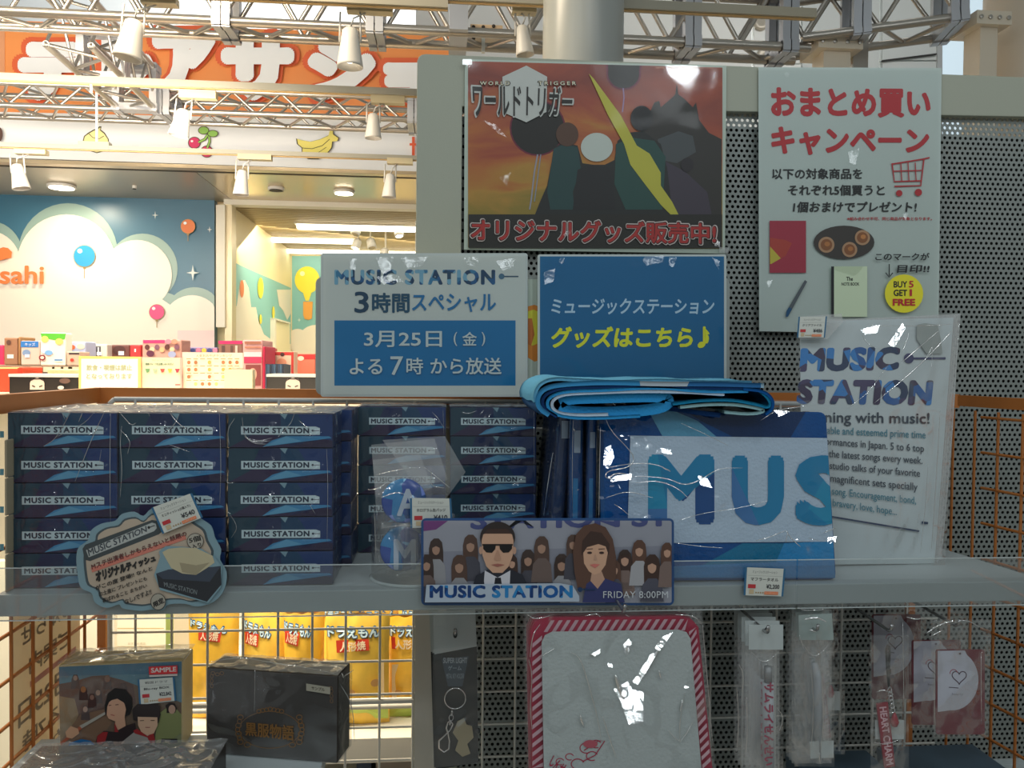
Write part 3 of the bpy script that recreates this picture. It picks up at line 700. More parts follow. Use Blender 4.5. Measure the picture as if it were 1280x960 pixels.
# right side grid, splayed outwards
e_ = Vector((math.sin(R(-8)), math.cos(R(-8)), 0)); nr = Vector((-e_.y, e_.x, 0))
PR = Pl(o=at(1190, 600, 1.405), n=nr)
for py in (523, 568, 613, 658, 703, 748, 793, 838, 883, 928, 973):
    a = PR.p(1244, py); rod(a+e_*0.03, a-e_*0.60, 0.0026, org, rk, 'wire', 6)
for px in (1190, 1217, 1246, 1277, 1310, 1346, 1386, 1430):
    a = PR.p(px, 600); rod((a.x, a.y, zrb), (a.x, a.y, 0.7), 0.0026, org, rk, 'wire', 6)
a = PR.p(1197, 500); b = a-e_*0.62; zr0 = PR.p(1280, 513).z
MB().add([v+o_ for o_ in (Vector((0,0,0)), nr*-0.014) for v in (Vector((a.x,a.y,zr0)), Vector((b.x,b.y,zr0)), Vector((b.x,b.y,zrt)), Vector((a.x,a.y,zrt)))], [(0,1,2,3),(4,7,6,5),(0,4,5,1),(1,5,6,2),(2,6,7,3),(3,7,4,0)]).build('orange_rail', org, rk)
a = at(1137, 900, YR-0.01); MB().box((a.x-0.006, YR-0.01, 0), (a.x+0.006, YR+0.004, zrb)).build('orange_post', org, rk)

# ---- shelf
ZS = at(640, 735, YS).z; TH = 0.0285
YB = 1.43
c1 = atz(1129, 671, ZS); c2 = atz(1280, 717, ZS); dd = (c2-c1); f_r = c1+dd*((YS-c1.y)/dd.y)
fl = at(-70, 735, YS)
sh = thing('display_shelf', 'long pale grey shelf with clear acrylic front lip across the rack', 'shelf', (0.1, YS+0.1, ZS-TH))
pts = [Vector((XL+0.01, YS, ZS)), Vector((f_r.x, YS, ZS)), Vector((c1.x, YB, ZS)), Vector((XL+0.01, YB, ZS))]
pts[0].x = pts[3].x = XL+0.008
bevel(MB().extr(pts, (0, 0, -TH)).build('shelf_board', shelfm, sh), 0.0015)
acr = film('acrylic', 0.03, 0.05, 0.02, 3.0, 0.002, (0.97, 0.985, 0.985)); edge = mat('acrylic_edge', (0.62, 0.68, 0.68), 0.2, coat=0.5)
zl = at(640, 704, YS-0.004).z
sx = at(996, 735, YS-0.004).x
for xa_, xb_ in ((XL+0.008, sx-0.001), (sx+0.001, f_r.x)):
    MB().box((xa_, YS-0.0045, ZS-TH-0.004), (xb_, YS-0.002, zl)).build('acrylic_lip', acr, sh)
    MB().box((xa_, YS-0.0046, zl), (xb_, YS-0.0018, zl+0.0008)).build('lip_edge', edge, sh)
    MB().box((xa_, YS-0.0046, ZS-TH-0.0045), (xb_, YS-0.0018, ZS-TH-0.0037)).build('lip_edge', edge, sh)
for X in (XL+0.03, 0.0, 0.45):
    MB().box((X, YS+0.06, ZS-TH-0.02), (X+0.012, YG-0.01, ZS-TH)).build('bracket', rkw, sh)

# ---- header panel that carries the two notices
PH = Pl(1.405)
hd = thing('header_panel', 'pale rounded header panel behind the two notices, printed with a yellow and orange figure', 'panel', PH.p(650, 496))
def hpx(pts, t, m, name, off=0.0): return slab(PH, pts, t, m, hd, name, off)
hpx(rrect(394.5, 346, 912, 494, 9), 0.004, mat('header_grey', (0.42, 0.46, 0.44), 0.5), 'panel_board')
pr = Print(PH, 0.0002, 0.0006)
pr.rect(660, 349, 676, 493, ink(150, 160, 150)); pr.poly([(660, 383), (668, 381), (676, 384), (676, 450), (668, 452), (660, 447)], ink(176, 108, 40)); pr.poly([(660, 389), (667, 387), (676, 391), (676, 428), (666, 432), (660, 430)], ink(190, 170, 50)); pr.poly([(660, 398), (665, 398), (668, 418), (664, 432), (660, 430)], ink(160, 90, 40))
pr.done(hd)
for x in (430, 640, 880): rod(PH.p(x, 470)+Vector((0, 0.004, 0)), PH.p(x, 470)+Vector((0, YG-1.405+0.0, 0)), 0.004, rkw, hd, 'clip')

# ---- flat notices
lam = film('laminate', 0.06, 0.0, 0.35, 9.0, 0.004, boost=0.55)
lam2 = film('laminate_wavy', 0.08, 0.0, 0.7, 7.0, 0.010, boost=0.6)
def wavy(pl, x0, y0, x1, y1, m, parent, off, amp=0.0015, name='laminate', n=26, f=3.2, seed=0.0, quad=None):
    tl, tr, br, bl = [Vector(q) for q in (quad or ((x0, y0), (x1, y0), (x1, y1), (x0, y1)))]
    def fn(u, v):
        q = (bl*(1-u)+br*u)*(1-v)+(tl*(1-u)+tr*u)*v
        w = noise.noise(Vector((u*f+seed, v*f*1.3, seed)))+0.5*noise.noise(Vector((u*f*2.6, v*f*3+seed, 3)))
        return pl.p(q.x, q.y, off+amp*(1+w))
    return MB().grid(fn, n, n).build(name, m, parent, True)
# date notice
S1 = Pl(1.388)
t = thing('laminated_notice', 'white laminated notice with a blue date box, left of the plain blue notice', 'notice', S1.p(530, 496))
slab(S1, rrect(401, 316.5, 659.5, 496, 3), 0.0012, mat('clear_edge', (0.60, 0.66, 0.64), 0.3), t, 'laminate_backing')
pr = Print(S1, 0.00012, 0.0004)
pr.rect(404, 319.5, 657, 493.5, ink(150, 156, 152)); pr.rect(418, 400.5, 644.5, 482, ink(4, 84, 126))
logo = facets('logo_blues', [rgb(16, 46, 72, K), rgb(40, 92, 122, K), rgb(20, 66, 104, K), rgb(88, 128, 148, K), rgb(24, 52, 74, K)], 90)
pr.text('MUSIC STATION', 418, 337, 619, 356, logo, 0.065, space=1.15); pr.disc(627, 345.5, 3.6, 3.6, ink(52, 84, 104)); pr.rect(630, 344.8, 648, 346.3, ink(40, 62, 80))
dkb = ink(14, 46, 68); mb_ = ink(18, 84, 126)
pr.text('3', 443, 364.5, 461, 391, dkb, 0.02); pr.text('時間', 465, 366, 512, 391, ink(16, 56, 78), 0.035); pr.text('スペシャル', 515, 367, 620, 390, mb_, 0.03)
wt = ink(150, 160, 160)
pr.text('3月25日', 455, 413.5, 552.5, 434, wt, 0.02); pr.text('(', 567, 415, 571.5, 432.5, wt, 0.01); pr.text('金', 578, 415, 596, 432, wt, 0.02); pr.text(')', 602, 415, 606.5, 432.5, wt, 0.01)
pr.text('よる', 437, 448, 478, 468, wt, 0.022); pr.text('7', 488, 445.5, 504, 469, wt, 0.01); pr.text('時', 508, 447, 529, 468, wt, 0.015); pr.text('から放送', 538, 447, 627, 468, wt, 0.02)
pr.done(t); wavy(S1, 402, 317, 659, 496, lam2, t, 0.0028, 0.0012, seed=1.7)
# blue notice
S2 = Pl(1.385)
t = thing('laminated_notice', 'blue laminated notice with yellow writing behind the loose towel', 'notice', S2.p(790, 492))
slab(S2, rrect(672, 318, 908, 497, 3), 0.0012, mat('clear_edge', (0.60, 0.66, 0.64), 0.3), t, 'laminate_backing')
pr = Print(S2, 0.00012, 0.0004)
pr.rect(675, 320.5, 905, 496, ink(2, 76, 114))
pr.text('ミュージックステーション', 689, 373, 893, 393, ink(140, 162, 176), 0.03, shear=0.12); yw = ink(188, 180, 36)
pr.text('グッズはこちら', 689, 408, 866, 435, yw, 0.05, shear=0.1); pr.text('♪', 872, 408, 888, 435, yw, 0.03)
pr.done(t); wavy(S2, 674, 319, 907, 496, lam2, t, 0.0026, 0.0012, seed=5.1)
# A3 poster on the board frame: stand-in art of the same colours, its words kept
S3 = Pl(YF-0.004)
t = thing('poster', 'landscape orange sunset poster with red and white katakana line, taped to the board frame', 'poster', S3.p(744, 312))
slab(S3, ((581, 74), (908, 82), (906, 317), (580, 312)), 0.0012, mat('laminate_pale', rgb(136, 146, 136, K), 0.35), t, 'laminate_backing')
def sunset():
    m = bpy.data.materials.new('sunset_print'); m.use_nodes = True; nt = m.node_tree; b = nt.nodes['Principled BSDF']; b.inputs['Roughness'].default_value = 0.4
    tc = nt.nodes.new('ShaderNodeTexCoord'); n = nt.nodes.new('ShaderNodeTexNoise'); n.inputs['Scale'].default_value = 7; n.inputs['Detail'].default_value = 5; n.inputs['Distortion'].default_value = 1.2
    mp = nt.nodes.new('ShaderNodeMapping'); mp.inputs['Scale'].default_value = (0.7, 1, 1.6); nt.links.new(tc.outputs['Object'], mp.inputs[0]); nt.links.new(mp.outputs[0], n.inputs['Vector'])
    sp_ = nt.nodes.new('ShaderNodeSeparateXYZ'); nt.links.new(tc.outputs['Object'], sp_.inputs[0])
    ma = nt.nodes.new('ShaderNodeMath'); ma.operation = 'MULTIPLY_ADD'; ma.inputs[1].default_value = 1.7; ma.inputs[2].default_value = -0.22
    nt.links.new(sp_.outputs['Z'], ma.inputs[0]); mm = nt.nodes.new('ShaderNodeMath'); mm.operation = 'ADD'; nt.links.new(ma.outputs[0], mm.inputs[0]); nt.links.new(n.outputs['Fac'], mm.inputs[1])
    r = nt.nodes.new('ShaderNodeValToRGB'); el = r.color_ramp.elements; el[0].position = 0.30; el[1].position = 0.92
    el[0].color = (*rgb(112, 96, 38, K), 1); el[1].color = (*rgb(100, 44, 34, K), 1)
    for p_, c_ in ((0.45, (138, 104, 44)), (0.58, (136, 78, 38)), (0.72, (122, 56, 38))): e = el.new(p_); e.color = (*rgb(*c_, K), 1)
    nt.links.new(mm.outputs[0], r.inputs[0]); nt.links.new(r.outputs[0], b.inputs['Base Color']); return m
pr = Print(S3, 0.00012, 0.0004)
pr.poly([(585, 76.5), (585, 309), (903, 311), (903, 84.5)], sunset())
bk = ink(22, 20, 18); dg = ink(38, 36, 34)
# dark orbs with crimson rims, ruins on the horizon
for cx, cy, r in ((672, 160, 33),):
    pr.disc(cx, cy, r+2, r+2, ink(84, 22, 40)); pr.disc(cx, cy, r, r, bk)
pr.poly([(757, 81)]+[(779.5+22*math.cos(R(a)), 92+21*math.sin(R(a))) for a in range(190, -20, -10)]+[(803, 82)], ink(84, 22, 40)); pr.poly([(760, 81)]+[(779.5+19.5*math.cos(R(a)), 92+18.5*math.sin(R(a))) for a in range(190, -20, -10)]+[(800, 82)], bk)
pr.line([(779, 110), (780, 122), (778, 140)], 1.6, ink(120, 100, 130)); pr.line([(672, 193), (668, 215), (664, 250), (662, 262)], 1.8, ink(120, 120, 130)); pr.line([(676, 193), (672, 222), (668, 252)], 1.2, ink(110, 118, 130))
pr.poly([(818, 128), (824, 126), (826, 134), (840, 122), (844, 118), (846, 104), (848, 118), (856, 124), (866, 134), (870, 128), (874, 150), (886, 166), (902, 174), (902, 300), (800, 300), (798, 170)], dg)
pr.poly([(822, 174), (848, 164), (866, 170), (870, 190), (846, 204), (826, 200)], ink(56, 60, 62)); pr.poly([(828, 200), (856, 214), (884, 240), (890, 270), (840, 272), (830, 236)], ink(50, 44, 54))
# dark green coats mass in the middle, generic backlit crowd seen from behind
pr.poly([(668, 270), (676, 250), (684, 232), (690, 200), (694, 184), (704, 178), (722, 182), (728, 204), (742, 206), (756, 206), (768, 200), (772, 176), (784, 166), (804, 164), (826, 180), (834, 210), (840, 262), (836, 300), (600, 300), (618, 276)], ink(26, 28, 28))
pr.poly([(692, 186), (706, 180), (722, 184), (726, 210), (716, 240), (718, 262), (688, 262), (684, 240)], ink(24, 52, 52)); pr.poly([(770, 180), (790, 172), (818, 176), (832, 196), (828, 262), (782, 262), (768, 230)], ink(26, 58, 54)); pr.poly([(722, 212), (742, 206), (764, 212), (770, 262), (716, 262)], ink(24, 24, 26))
pr.disc(709, 168, 14, 15, ink(66, 44, 32)); pr.disc(746, 184, 20, 18, ink(150, 156, 150)); pr.disc(802, 148, 14, 16, ink(26, 26, 28)); pr.disc(859, 206, 8, 9, ink(30, 26, 30))
# slanting yellow light beam
pr.poly([(736, 92), (742, 98), (776, 144), (796, 182), (812, 192), (826, 216), (826, 232), (840, 252), (850, 272), (842, 272), (826, 256), (806, 230), (788, 206), (780, 180), (760, 144)], ink(146, 142, 52))
pr.rect(585.5, 268, 902.5, 310, ink(28, 27, 24))
# title mark: hexagon and words
pr.poly([(658, 82), (684, 96), (683, 140), (658, 153), (628, 140), (628, 96)], ink(150, 152, 148))
pr.text('ワールドトリガー', 588, 102, 719, 146, ink(150, 152, 148), 0.09, quad=((588, 100), (719, 108), (716, 146), (590, 148))); pr.text('ワールドトリガー', 590, 104, 717, 144, bk, 0.03, quad=((590, 102), (717, 110), (714, 144), (592, 146)))
for wd, a_, b_ in (('WORLD', 600, 637), ('TRIGGER', 673, 720)):
    pr.text(wd, a_-1, 101, b_+1, 107, bk, 0.10, space=1.5); pr.text(wd, a_, 101.7, b_, 106.3, ink(165, 160, 140), 0.02, space=1.5)
for m_, b_ in ((ink(150, 140, 136), 0.10), (ink(40, 24, 24), 0.062), (ink(122, 34, 32), 0.035)):
    g_ = {0.10: 2.4, 0.062: 1.2, 0.035: 0}[b_]
    pr.text('オリジナルグッズ販売中!', 589-g_, 275-g_, 895+g_, 303+g_, m_, b_, quad=((589-g_, 273-g_), (895+g_, 279-g_), (895+g_, 305+g_), (589-g_, 301+g_)))
pr.text('©原作者／出版社・テレビ朝日・東映アニメーション', 819, 83.5, 892, 86, ink(170, 130, 110), 0.0)
pr.done(t); wavy(S3, 0, 0, 0, 0, lam, t, 0.0035, 0.0008, quad=((583, 75), (906, 83), (905, 314), (582, 311)), seed=9.0)
for cx, cy in ((584, 77), (905, 312)): slab(S3, rrect(cx-6, cy-3, cx+6, cy+4, 1), 0.0002, film('tape', 0.15, 0.2, 0.2), t, 'tape', 0.0062)
# campaign sheet
S4 = Pl(YF-0.004)
t = thing('campaign_notice', 'tall white notice with red headline and small product pictures on the perforated sheet', 'notice', S4.p(1062, 414))
slab(S4, ((948, 84), (1177, 85), (1173, 418), (949, 414)), 0.0010, ink(142, 152, 148), t, 'laminate_backing')
pr = Print(S4, 0.00012, 0.0004); red = ink(140, 32, 38); blk = ink(22, 24, 26)
pr.text('おまとめ買い', 963, 110, 1164, 148, red, 0.06, quad=((963, 109), (1164, 111), (1163, 147), (964, 147)))
pr.text('キャンペーン', 963, 158, 1162, 194, red, 0.06, quad=((964, 158), (1162, 160), (1161, 193), (964, 194)))
pr.text('以下の対象商品を', 965, 210.5, 1078, 224, blk, 0.035); pr.text('それぞれ5個買うと', 985, 231, 1106, 244.5, blk, 0.035); pr.text('1個おまけでプレゼント!', 991, 252, 1146, 265.5, blk, 0.035, shear=0.1)
pr.text('※組み合わせ不可、同じ商品が対象となります。', 1059, 271.2, 1165, 275.5, red, 0.03)
# trolley
L_ = lambda pts, w=1.8: pr.line(pts, w, red)
L_([(1162, 197), (1153, 199), (1116, 205)]); L_([(1115, 204), (1118, 227), (1151, 226)]); L_([(1155, 198), (1151, 232), (1118, 233)]); L_([(1117, 214), (1152, 213)], 1.4)
for x in (1126, 1135, 1144): L_([(x, 203), (x+1.2, 226)], 1.2)
pr.disc(1124, 241.5, 4, 4, red); pr.disc(1148, 240.5, 4.5, 4.5, red)
# product pictures: red and yellow folder, food oval, pen, notebook
pr.rect(962, 276, 1007.5, 341, ink(128, 38, 54)); pr.poly([(962.5, 297), (982, 300), (990, 304), (982, 320), (976, 323), (962.5, 310)], ink(136, 50, 42)); pr.poly([(962.5, 308), (976, 323), (964, 330), (962.5, 330)], ink(150, 140, 50))
pr.disc(1055, 303, 38, 21, ink(48, 44, 42)); 
for cx, cy, r in ((1033, 306, 10), (1062, 312, 9.5), (1078, 297, 9.5)): pr.disc(cx, cy, r, r, ink(140, 110, 84)); pr.disc(cx, cy, r*.72, r*.72, ink(108, 68, 40)); pr.disc(cx+1, cy-1, r*.35, r*.3, ink(140, 92, 52))
pr.poly([(1006, 350), (1009, 352), (985, 396), (982, 396), (983, 389)], ink(60, 66, 70)); pr.poly([(986, 384), (990, 386), (985, 396), (982, 396), (983, 389)], ink(20, 56, 84))
pr.rect(1039, 333, 1084, 396, ink(152, 164, 140)); pr.rect(1039, 333, 1042.5, 396, blk); pr.text('NOTE BOOK', 1052, 353, 1074, 357, blk, 0.02); pr.text('The', 1058, 346, 1066, 351, blk, 0.02)
pr.text('このマークが', 1094, 316, 1162, 325.5, blk, 0.035, shear=0.08); pr.text('目印!!', 1121, 331, 1162, 341, blk, 0.035, shear=0.08)
pr.line([(1111.5, 330), (1111.5, 345)], 1.3, blk); pr.line([(1107, 341), (1111.5, 346.5), (1116, 341)], 1.3, blk)
pr.disc(1130, 367, 24, 24, ink(176, 168, 36))
pr.text('BUY', 1117, 351.5, 1134, 359.5, blk, 0.04); pr.text('5', 1136, 351, 1142, 359.5, red, 0.04); pr.text('GET', 1117, 362, 1134, 370, blk, 0.04); pr.text('1', 1137, 361.5, 1140, 370, red, 0.04); pr.text('FREE', 1116, 373.5, 1144, 382, red, 0.05)
pr.done(t); wavy(S4, 0, 0, 0, 0, lam, t, 0.0035, 0.0008, quad=((948, 84), (1177, 85), (1173, 417), (949, 413)), seed=3.0)
# ================================================================ GOODS ON THE SHELF
KC = 2.8
# ---- small cartons in cellophane
BW, BH, BD = 0.1395, 0.0464, 0.098
wrap = film('cellophane', 0.05, 0.0, 1.0, 26.0, 0.010, boost=0.8)
def carton_proto():
    t = thing('tissue_carton', 'x', 'box', (0, 0, 0))
    bevel(MB().box((0.0006, 0.0006, 0.0004), (BW-0.0006, BD-0.0006, BH-0.0004)).build('carton', ink(22, 30, 56, KC), t), 0.0012)
    def fn(u, v, off): return Vector((u*BW, -off+0.0006, BH*(1-v)))
    pr = Print(None, 0.00008, 0.0002, fn=fn)
    pr.poly([(0.01, 0.02), (0.30, 0.02), (0.16, 0.98), (0.01, 0.98)], ink(20, 42, 54, KC)); pr.poly([(0.50, 0.02), (0.72, 0.02), (0.98, 0.55), (0.5, 0.72)], ink(18, 44, 66, KC))
    pr.poly([(0.66, 0.02), (0.99, 0.02), (0.99, 0.98), (0.86, 0.98)], ink(20, 38, 74, KC)); pr.poly([(0.02, 0.98), (0.34, 0.45), (0.62, 0.98)], ink(34, 28, 50, KC)); pr.poly([(0.56, 0.98), (0.9, 0.74), (0.99, 0.78), (0.99, 0.98)], ink(30, 26, 46, KC))
    pr.poly([(0.33, 0.97), (0.42, 0.78), (0.55, 0.66), (0.96, 0.66), (0.985, 0.71)], ink(44, 92, 124, KC)); pr.poly([(0.33, 0.97), (0.55, 0.66), (0.70, 0.80)], ink(64, 108, 132, KC))
    pr.poly([(0.49, 0.01), (0.565, 0.01), (0.54, 0.17)], ink(84, 106, 116, KC))
    pr.poly([(0.128, 0.375), (0.83, 0.375), (0.872, 0.42), (0.872, 0.615), (0.128, 0.615)], ink(112, 124, 128, 3.9))
    tx = ink(26, 34, 48, KC)
    pr.text('MUSIC STATION', 0.15, 0.41, 0.77, 0.575, tx, 0.06, space=1.12); pr.disc(0.803, 0.495, 0.011, 0.032, tx, 10); pr.rect(0.81, 0.485, 0.868, 0.505, tx)
    pr.text('TISSUE & GOODS', 0.70, 0.655, 0.872, 0.70, ink(70, 120, 150, KC), 0.0)
    pr.done(t)
    def w(u, v): return Vector((-0.0008+u*(BW+0.0016), -0.0012+0.0006*noise.noise(Vector((u*5, v*3, 2))), v*BH))
    mb = MB(); mb.grid(w, 10, 5)
    mb.add([(-0.0008, -0.001, BH+0.0001), (BW+0.0008, -0.001, BH+0.0001), (BW+0.0008, BD, BH+0.0001), (-0.0008, BD, BH+0.0001), (BW+0.0008, -0.001, 0), (BW+0.0008, BD, 0)], [(0, 1, 2, 3), (1, 4, 5, 2)])
    mb.build('wrap', wrap, t, True)
    return t
cp = carton_proto(); first = [True]
names5 = ['bottom', 'second from the bottom', 'middle', 'second from the top', 'topmost']
def stack(px, Yf, n, where, group, jit=0.0008):
    X = at(px, 620, Yf).x
    for k in range(n):
        lab = 'navy carton, %s of %s' % (names5[k], where)
        d = (X+random.uniform(-jit, jit), Yf+random.uniform(-jit, jit), ZS+0.0002+k*BH)
        if first[0]:
            cp.location = d; WL[cp.name] = Vector(d); cp['label'] = lab; cp['group'] = group; first[0] = False; cp['_o'] = 0; del cp['_o']
        else:
            dup(cp, Vector(d)-cp.location, lab, group)
YB1 = 1.128
stack(9.6, YB1, 5, 'the leftmost front stack', 'cartons in the front stacks')
stack(147.5, YB1, 5, 'the stack behind the cloud card', 'cartons in the front stacks')
stack(284.5, YB1, 5, 'the third front stack', 'cartons in the front stacks')
stack(40, YB1+0.103, 5, 'the hidden stack behind the leftmost one', 'cartons in the rear stacks')
stack(172, YB1+0.103, 5, 'the hidden stack behind the cloud card stack', 'cartons in the rear stacks')
stack(319, YB1+0.103, 5, 'the stack peeping out behind the third front stack', 'cartons in the rear stacks')
stack(446.5, 1.316, 5, 'the stack behind the badge bin', 'cartons in the stacks beside the towels')
stack(562, 1.318, 5, 'the stack above the photo banner', 'cartons in the stacks beside the towels')
# crumpled shrink film over the top of each front stack (visible creases)
topf = film('crumpled_film', 0.12, 0.22, 1.2, 30.0, 0.012, boost=1.5)
for i, (px, Yf, dep) in enumerate(((9.6, YB1, 0.2), (147.5, YB1, 0.2), (284.5, YB1, 0.2), (446.5, 1.325, 0.095), (562, 1.318, 0.095))):
    X = at(px, 620, Yf).x; zt_ = ZS+5*BH
    def fn(u, v, X=X, Yf=Yf, dep=dep, i=i):
        nn = noise.noise(Vector((u*9+i*5, v*9, 1)))+0.6*noise.noise(Vector((u*25+i, v*22, 4)))
        return Vector((X-0.001+u*(BW+0.002), Yf-0.003+v*dep, zt_+0.0012+0.0022*abs(nn)-0.0008*(2*abs(u-0.5))**8))
    o = MB().grid(fn, 30, 26).build('film_cover', topf, None, True)
    setlab(o, 'crumpled clear film on top of ' + ['the leftmost front stack of cartons', 'the carton stack behind the cloud card', 'the third front stack of cartons', 'the carton stack behind the badge bin', 'the carton stack above the photo banner'][i], 'plastic film', 'clear films over carton stacks')
# cream parcels at the left edge beside the cartons
for k in range(4):
    y0 = 517+k*47; Yk = 1.05
    a = at(-60, y0+46, Yk); b = at(8, y0, Yk)
    t = thing('cream_parcel', 'cream wrapped parcel at the left edge of the shelf, %s of four' % ['topmost', 'second from the top', 'third from the top', 'lowest'][k], 'box', ((a.x+b.x)/2, Yk+0.1, a.z), 'cream parcels at the left edge')
    x_ = XL+0.012; w_ = b.x-x_
    if w_ < 0.02: x_ = b.x-0.05
    Yk = 1.11
    b = at(8, y0, Yk); zb = ZS+(3-k)*0.0495; 
    t.location = (XL+0.03, Yk+0.1, zb); WL[t.name] = Vector(t.location)
    bevel(MB().box((XL+0.014, Yk, zb+0.0003), (b.x, Yk+0.15, zb+0.049)).build('parcel', ink(118, 110, 92), t), 0.003)
    pr = Print(Pl(Yk)); pr.rect(0, y0+22, 5, y0+30, ink(60, 100, 110)); pr.done(t)

# ---- price tags
def tag(pl, quad, l1, l2, price, label, off=0.001, small=1.0):
    tl, tr, br, bl = [Vector(q) for q in quad]
    cx = (tl+br)/2
    t = thing('price_tag', label, 'price tag', pl.p(cx.x, max(tl.y, bl.y), off))
    def M(u, v): q = (tl*(1-u)+tr*u)*(1-v)+(bl*(1-u)+br*u)*v; return q
    slab(pl, [tuple(M(u, v)) for u, v in ((-0.02, 0), (1.02, 0), (1.02, 1), (-0.02, 1))], 0.0006, ink(36, 76, 104), t, 'holder', off)
    pr = Print(pl, 0.00008, off+0.0002, fn=lambda u, v, o: pl.p(*M(u, v), o))
    pr.rect(0.03, 0.0, 0.97, 1.0, ink(152, 154, 148)); b = ink(40, 40, 44)
    pr.text(l1, 0.18, 0.10, 0.82, 0.20, b); pr.rect(0.05, 0.28, 0.95, 0.29, ink(120, 122, 118)); pr.text(l2, 0.14, 0.35, 0.86, 0.47, b, 0.02)
    pr.text(price, 0.56, 0.58, 0.90, 0.76, b, 0.03)
    pr.rect(0.08, 0.60, 0.28, 0.74, ink(140, 40, 44)); pr.rect(0.12, 0.78, 0.24, 0.94, ink(146, 130, 104))
    for k in range(4): pr.disc(0.30+0.06*k, 0.89, 0.018, 0.028, ink(120, 96, 60), 8)
    pr.rect(0.52, 0.84, 0.88, 0.95, ink(170, 96, 62)); pr.text('テレアサショップ', 0.54, 0.86, 0.86, 0.93, ink(156, 150, 140))
    pr.done(t)
    return t

# ---- clear bin with badges
Yb = 1.165; cB = at(516, 717, Yb); rB = 0.058
cB = Vector((cB.x, Yb, ZS))
t = thing('clear_bin', 'round clear plastic bin holding tin badges in front of the carton stacks', 'bin', cB)
clr = film('clear_plastic', 0.03, 0.04, 0.15, 6.0, 0.003)
MB().lathe([(rB, 0.0005), (rB, 0.085), (rB+0.0015, 0.087), (rB-0.0015, 0.087), (rB-0.0015, 0.003), (0, 0.003)], cB, 40, cap=False).build('bin_wall', clr, t, True)
MB().lathe([(rB+0.002, 0.0005), (rB+0.003, 0.002), (rB, 0.004)], cB, 40, cap=False).build('bin_foot', edge, t, True)
bagf = film('bag_film', 0.06, 0.04, 0.9, 18.0, 0.008, boost=1.0)
bagh = film('bag_hazy', 0.15, 0.22, 0.4, 14.0, 0.005)
def badge(cx, cy, r, Y, letter, label, lq):
    pl = tilted(cx, cy, Y, 4, 8); c = pl.p(cx, cy); R0 = (pl.p(cx+r, cy)-c).length
    t = thing('tin_badge', label, 'badge', c-Vector((0, 0, R0)), 'tin badges in the clear bin')
    MB().lathe([(0, -0.004), (R0*0.9, -0.004), (R0, -0.002), (R0*0.98, 0.0008), (R0*0.9, 0.0022), (R0*0.6, 0.0036), (0, 0.0045)], c, 40, pl.n, cap=False).build('badge_face', facets('holo_blue', [rgb(20, 60, 110, K*.8), rgb(30, 100, 145, K*.8), rgb(80, 100, 160, K), rgb(18, 48, 110, K), rgb(110, 150, 180, K)], 50, 0.18), t, True)
    pr = Print(pl, 0.0001, 0.0047); pr.text(letter, *lq, ink(124, 134, 146), 0.04); pr.done(t, 'letter')
    # its little bag
    def fn(u, v):
        x = cx-r*1.25+u*r*2.5; y = cy-r*1.5+v*r*2.75
        return pl.p(x, y, 0.007+0.004*noise.noise(Vector((u*5, v*5, cx)))+0.002*noise.noise(Vector((u*14, v*14, cx))))
    MB().grid(fn, 22, 22).build('bag', bagf, t, True)
    return t
badge(505, 626, 28, 1.122, 'A', 'shiny blue tin badge in the clear bin, upper one behind its price tag', (496, 611, 524, 645))
badge(503, 686, 28, 1.116, 'M', 'shiny blue tin badge with a grey letter, lower one in the bin', (492, 674, 520, 712))
for i, (q, dpt) in enumerate(((((464, 556), (543, 548), (560, 600), (470, 622)), 1.15), (((478, 550), (556, 545), (582, 590), (545, 640)), 1.158), (((466, 575), (525, 568), (540, 610), (470, 640)), 1.142))):
    pl = Pl(dpt)
    def fn(u, v, q=q, pl=pl, i=i):
        tl, tr, br, bl = [Vector(a) for a in q]; p_ = (tl*(1-u)+tr*u)*(1-v)+(bl*(1-u)+br*u)*v
        return pl.p(p_.x, p_.y, 0.004*noise.noise(Vector((u*3, v*3, i*7))))
    o = MB().grid(fn, 14, 14).build('bag_flap', bagh, bpy.data.objects['clear_bin'], True)
tag(Pl(1.108), ((513.5, 622.5), (563, 623), (565, 658), (514, 660)), 'ミュージックステーション', 'ホログラム缶バッジ', '¥410', 'small price tag reading 410 yen in front of the badges')

# ---- cloth goods
cloth = lambda nm, c: mat(nm, rgb(*c, K*(0.68 if c[2] > c[0]*1.5 else 1.0)), 0.9, bump=0.35, bscale=260, spec=0.1)
cb_royal = cloth('cloth_royal', (12, 66, 122)); cb_light = cloth('cloth_light', (38, 118, 168)); cb_white = cloth('cloth_white', (128, 142, 156)); cb_navy = cloth('cloth_navy', (16, 44, 84)); cb_teal = cloth('cloth_teal', (18, 98, 132)); cb_sky = cloth('cloth_sky', (80, 138, 168)); cb_grey = cloth('cloth_grey', (96, 124, 128))
# folded towel in a bag, front
PT = tilted(890, 722, 1.118, 0, 5)
c0 = PT.p(895, 724); base_z = ZS
t = thing('bagged_towel', 'large blue and white towel with bold letters, folded in a clear bag at the front', 'towel', Vector((c0.x, c0.y+0.02, ZS)))
TQ = ((754, 511), (1033, 515), (1046, 725), (757, 727))
def rq(q, r, n=4):
    out = []
    for i in range(4):
        p = Vector(q[i]); a = (Vector(q[i-1])-p).normalized(); b = (Vector(q[(i+1) % 4])-p).normalized()
        for k in range(n+1):
            tt = k/n; out.append(tuple(p+a*r*(1-tt)**2+b*r*tt**2))
    return out
o = slab(PT, rq(TQ, 9), 0.034, cb_royal, t, 'folded_cloth'); bevel(o, 0.007, 4)
def clampfn(x, y, off):
    lim = 1032.0+(y-515)*0.058; return PT.p(min(x, lim), min(y, 722.5), off)
pr = Print(None, 0.0002, 0.0006, fn=clampfn)
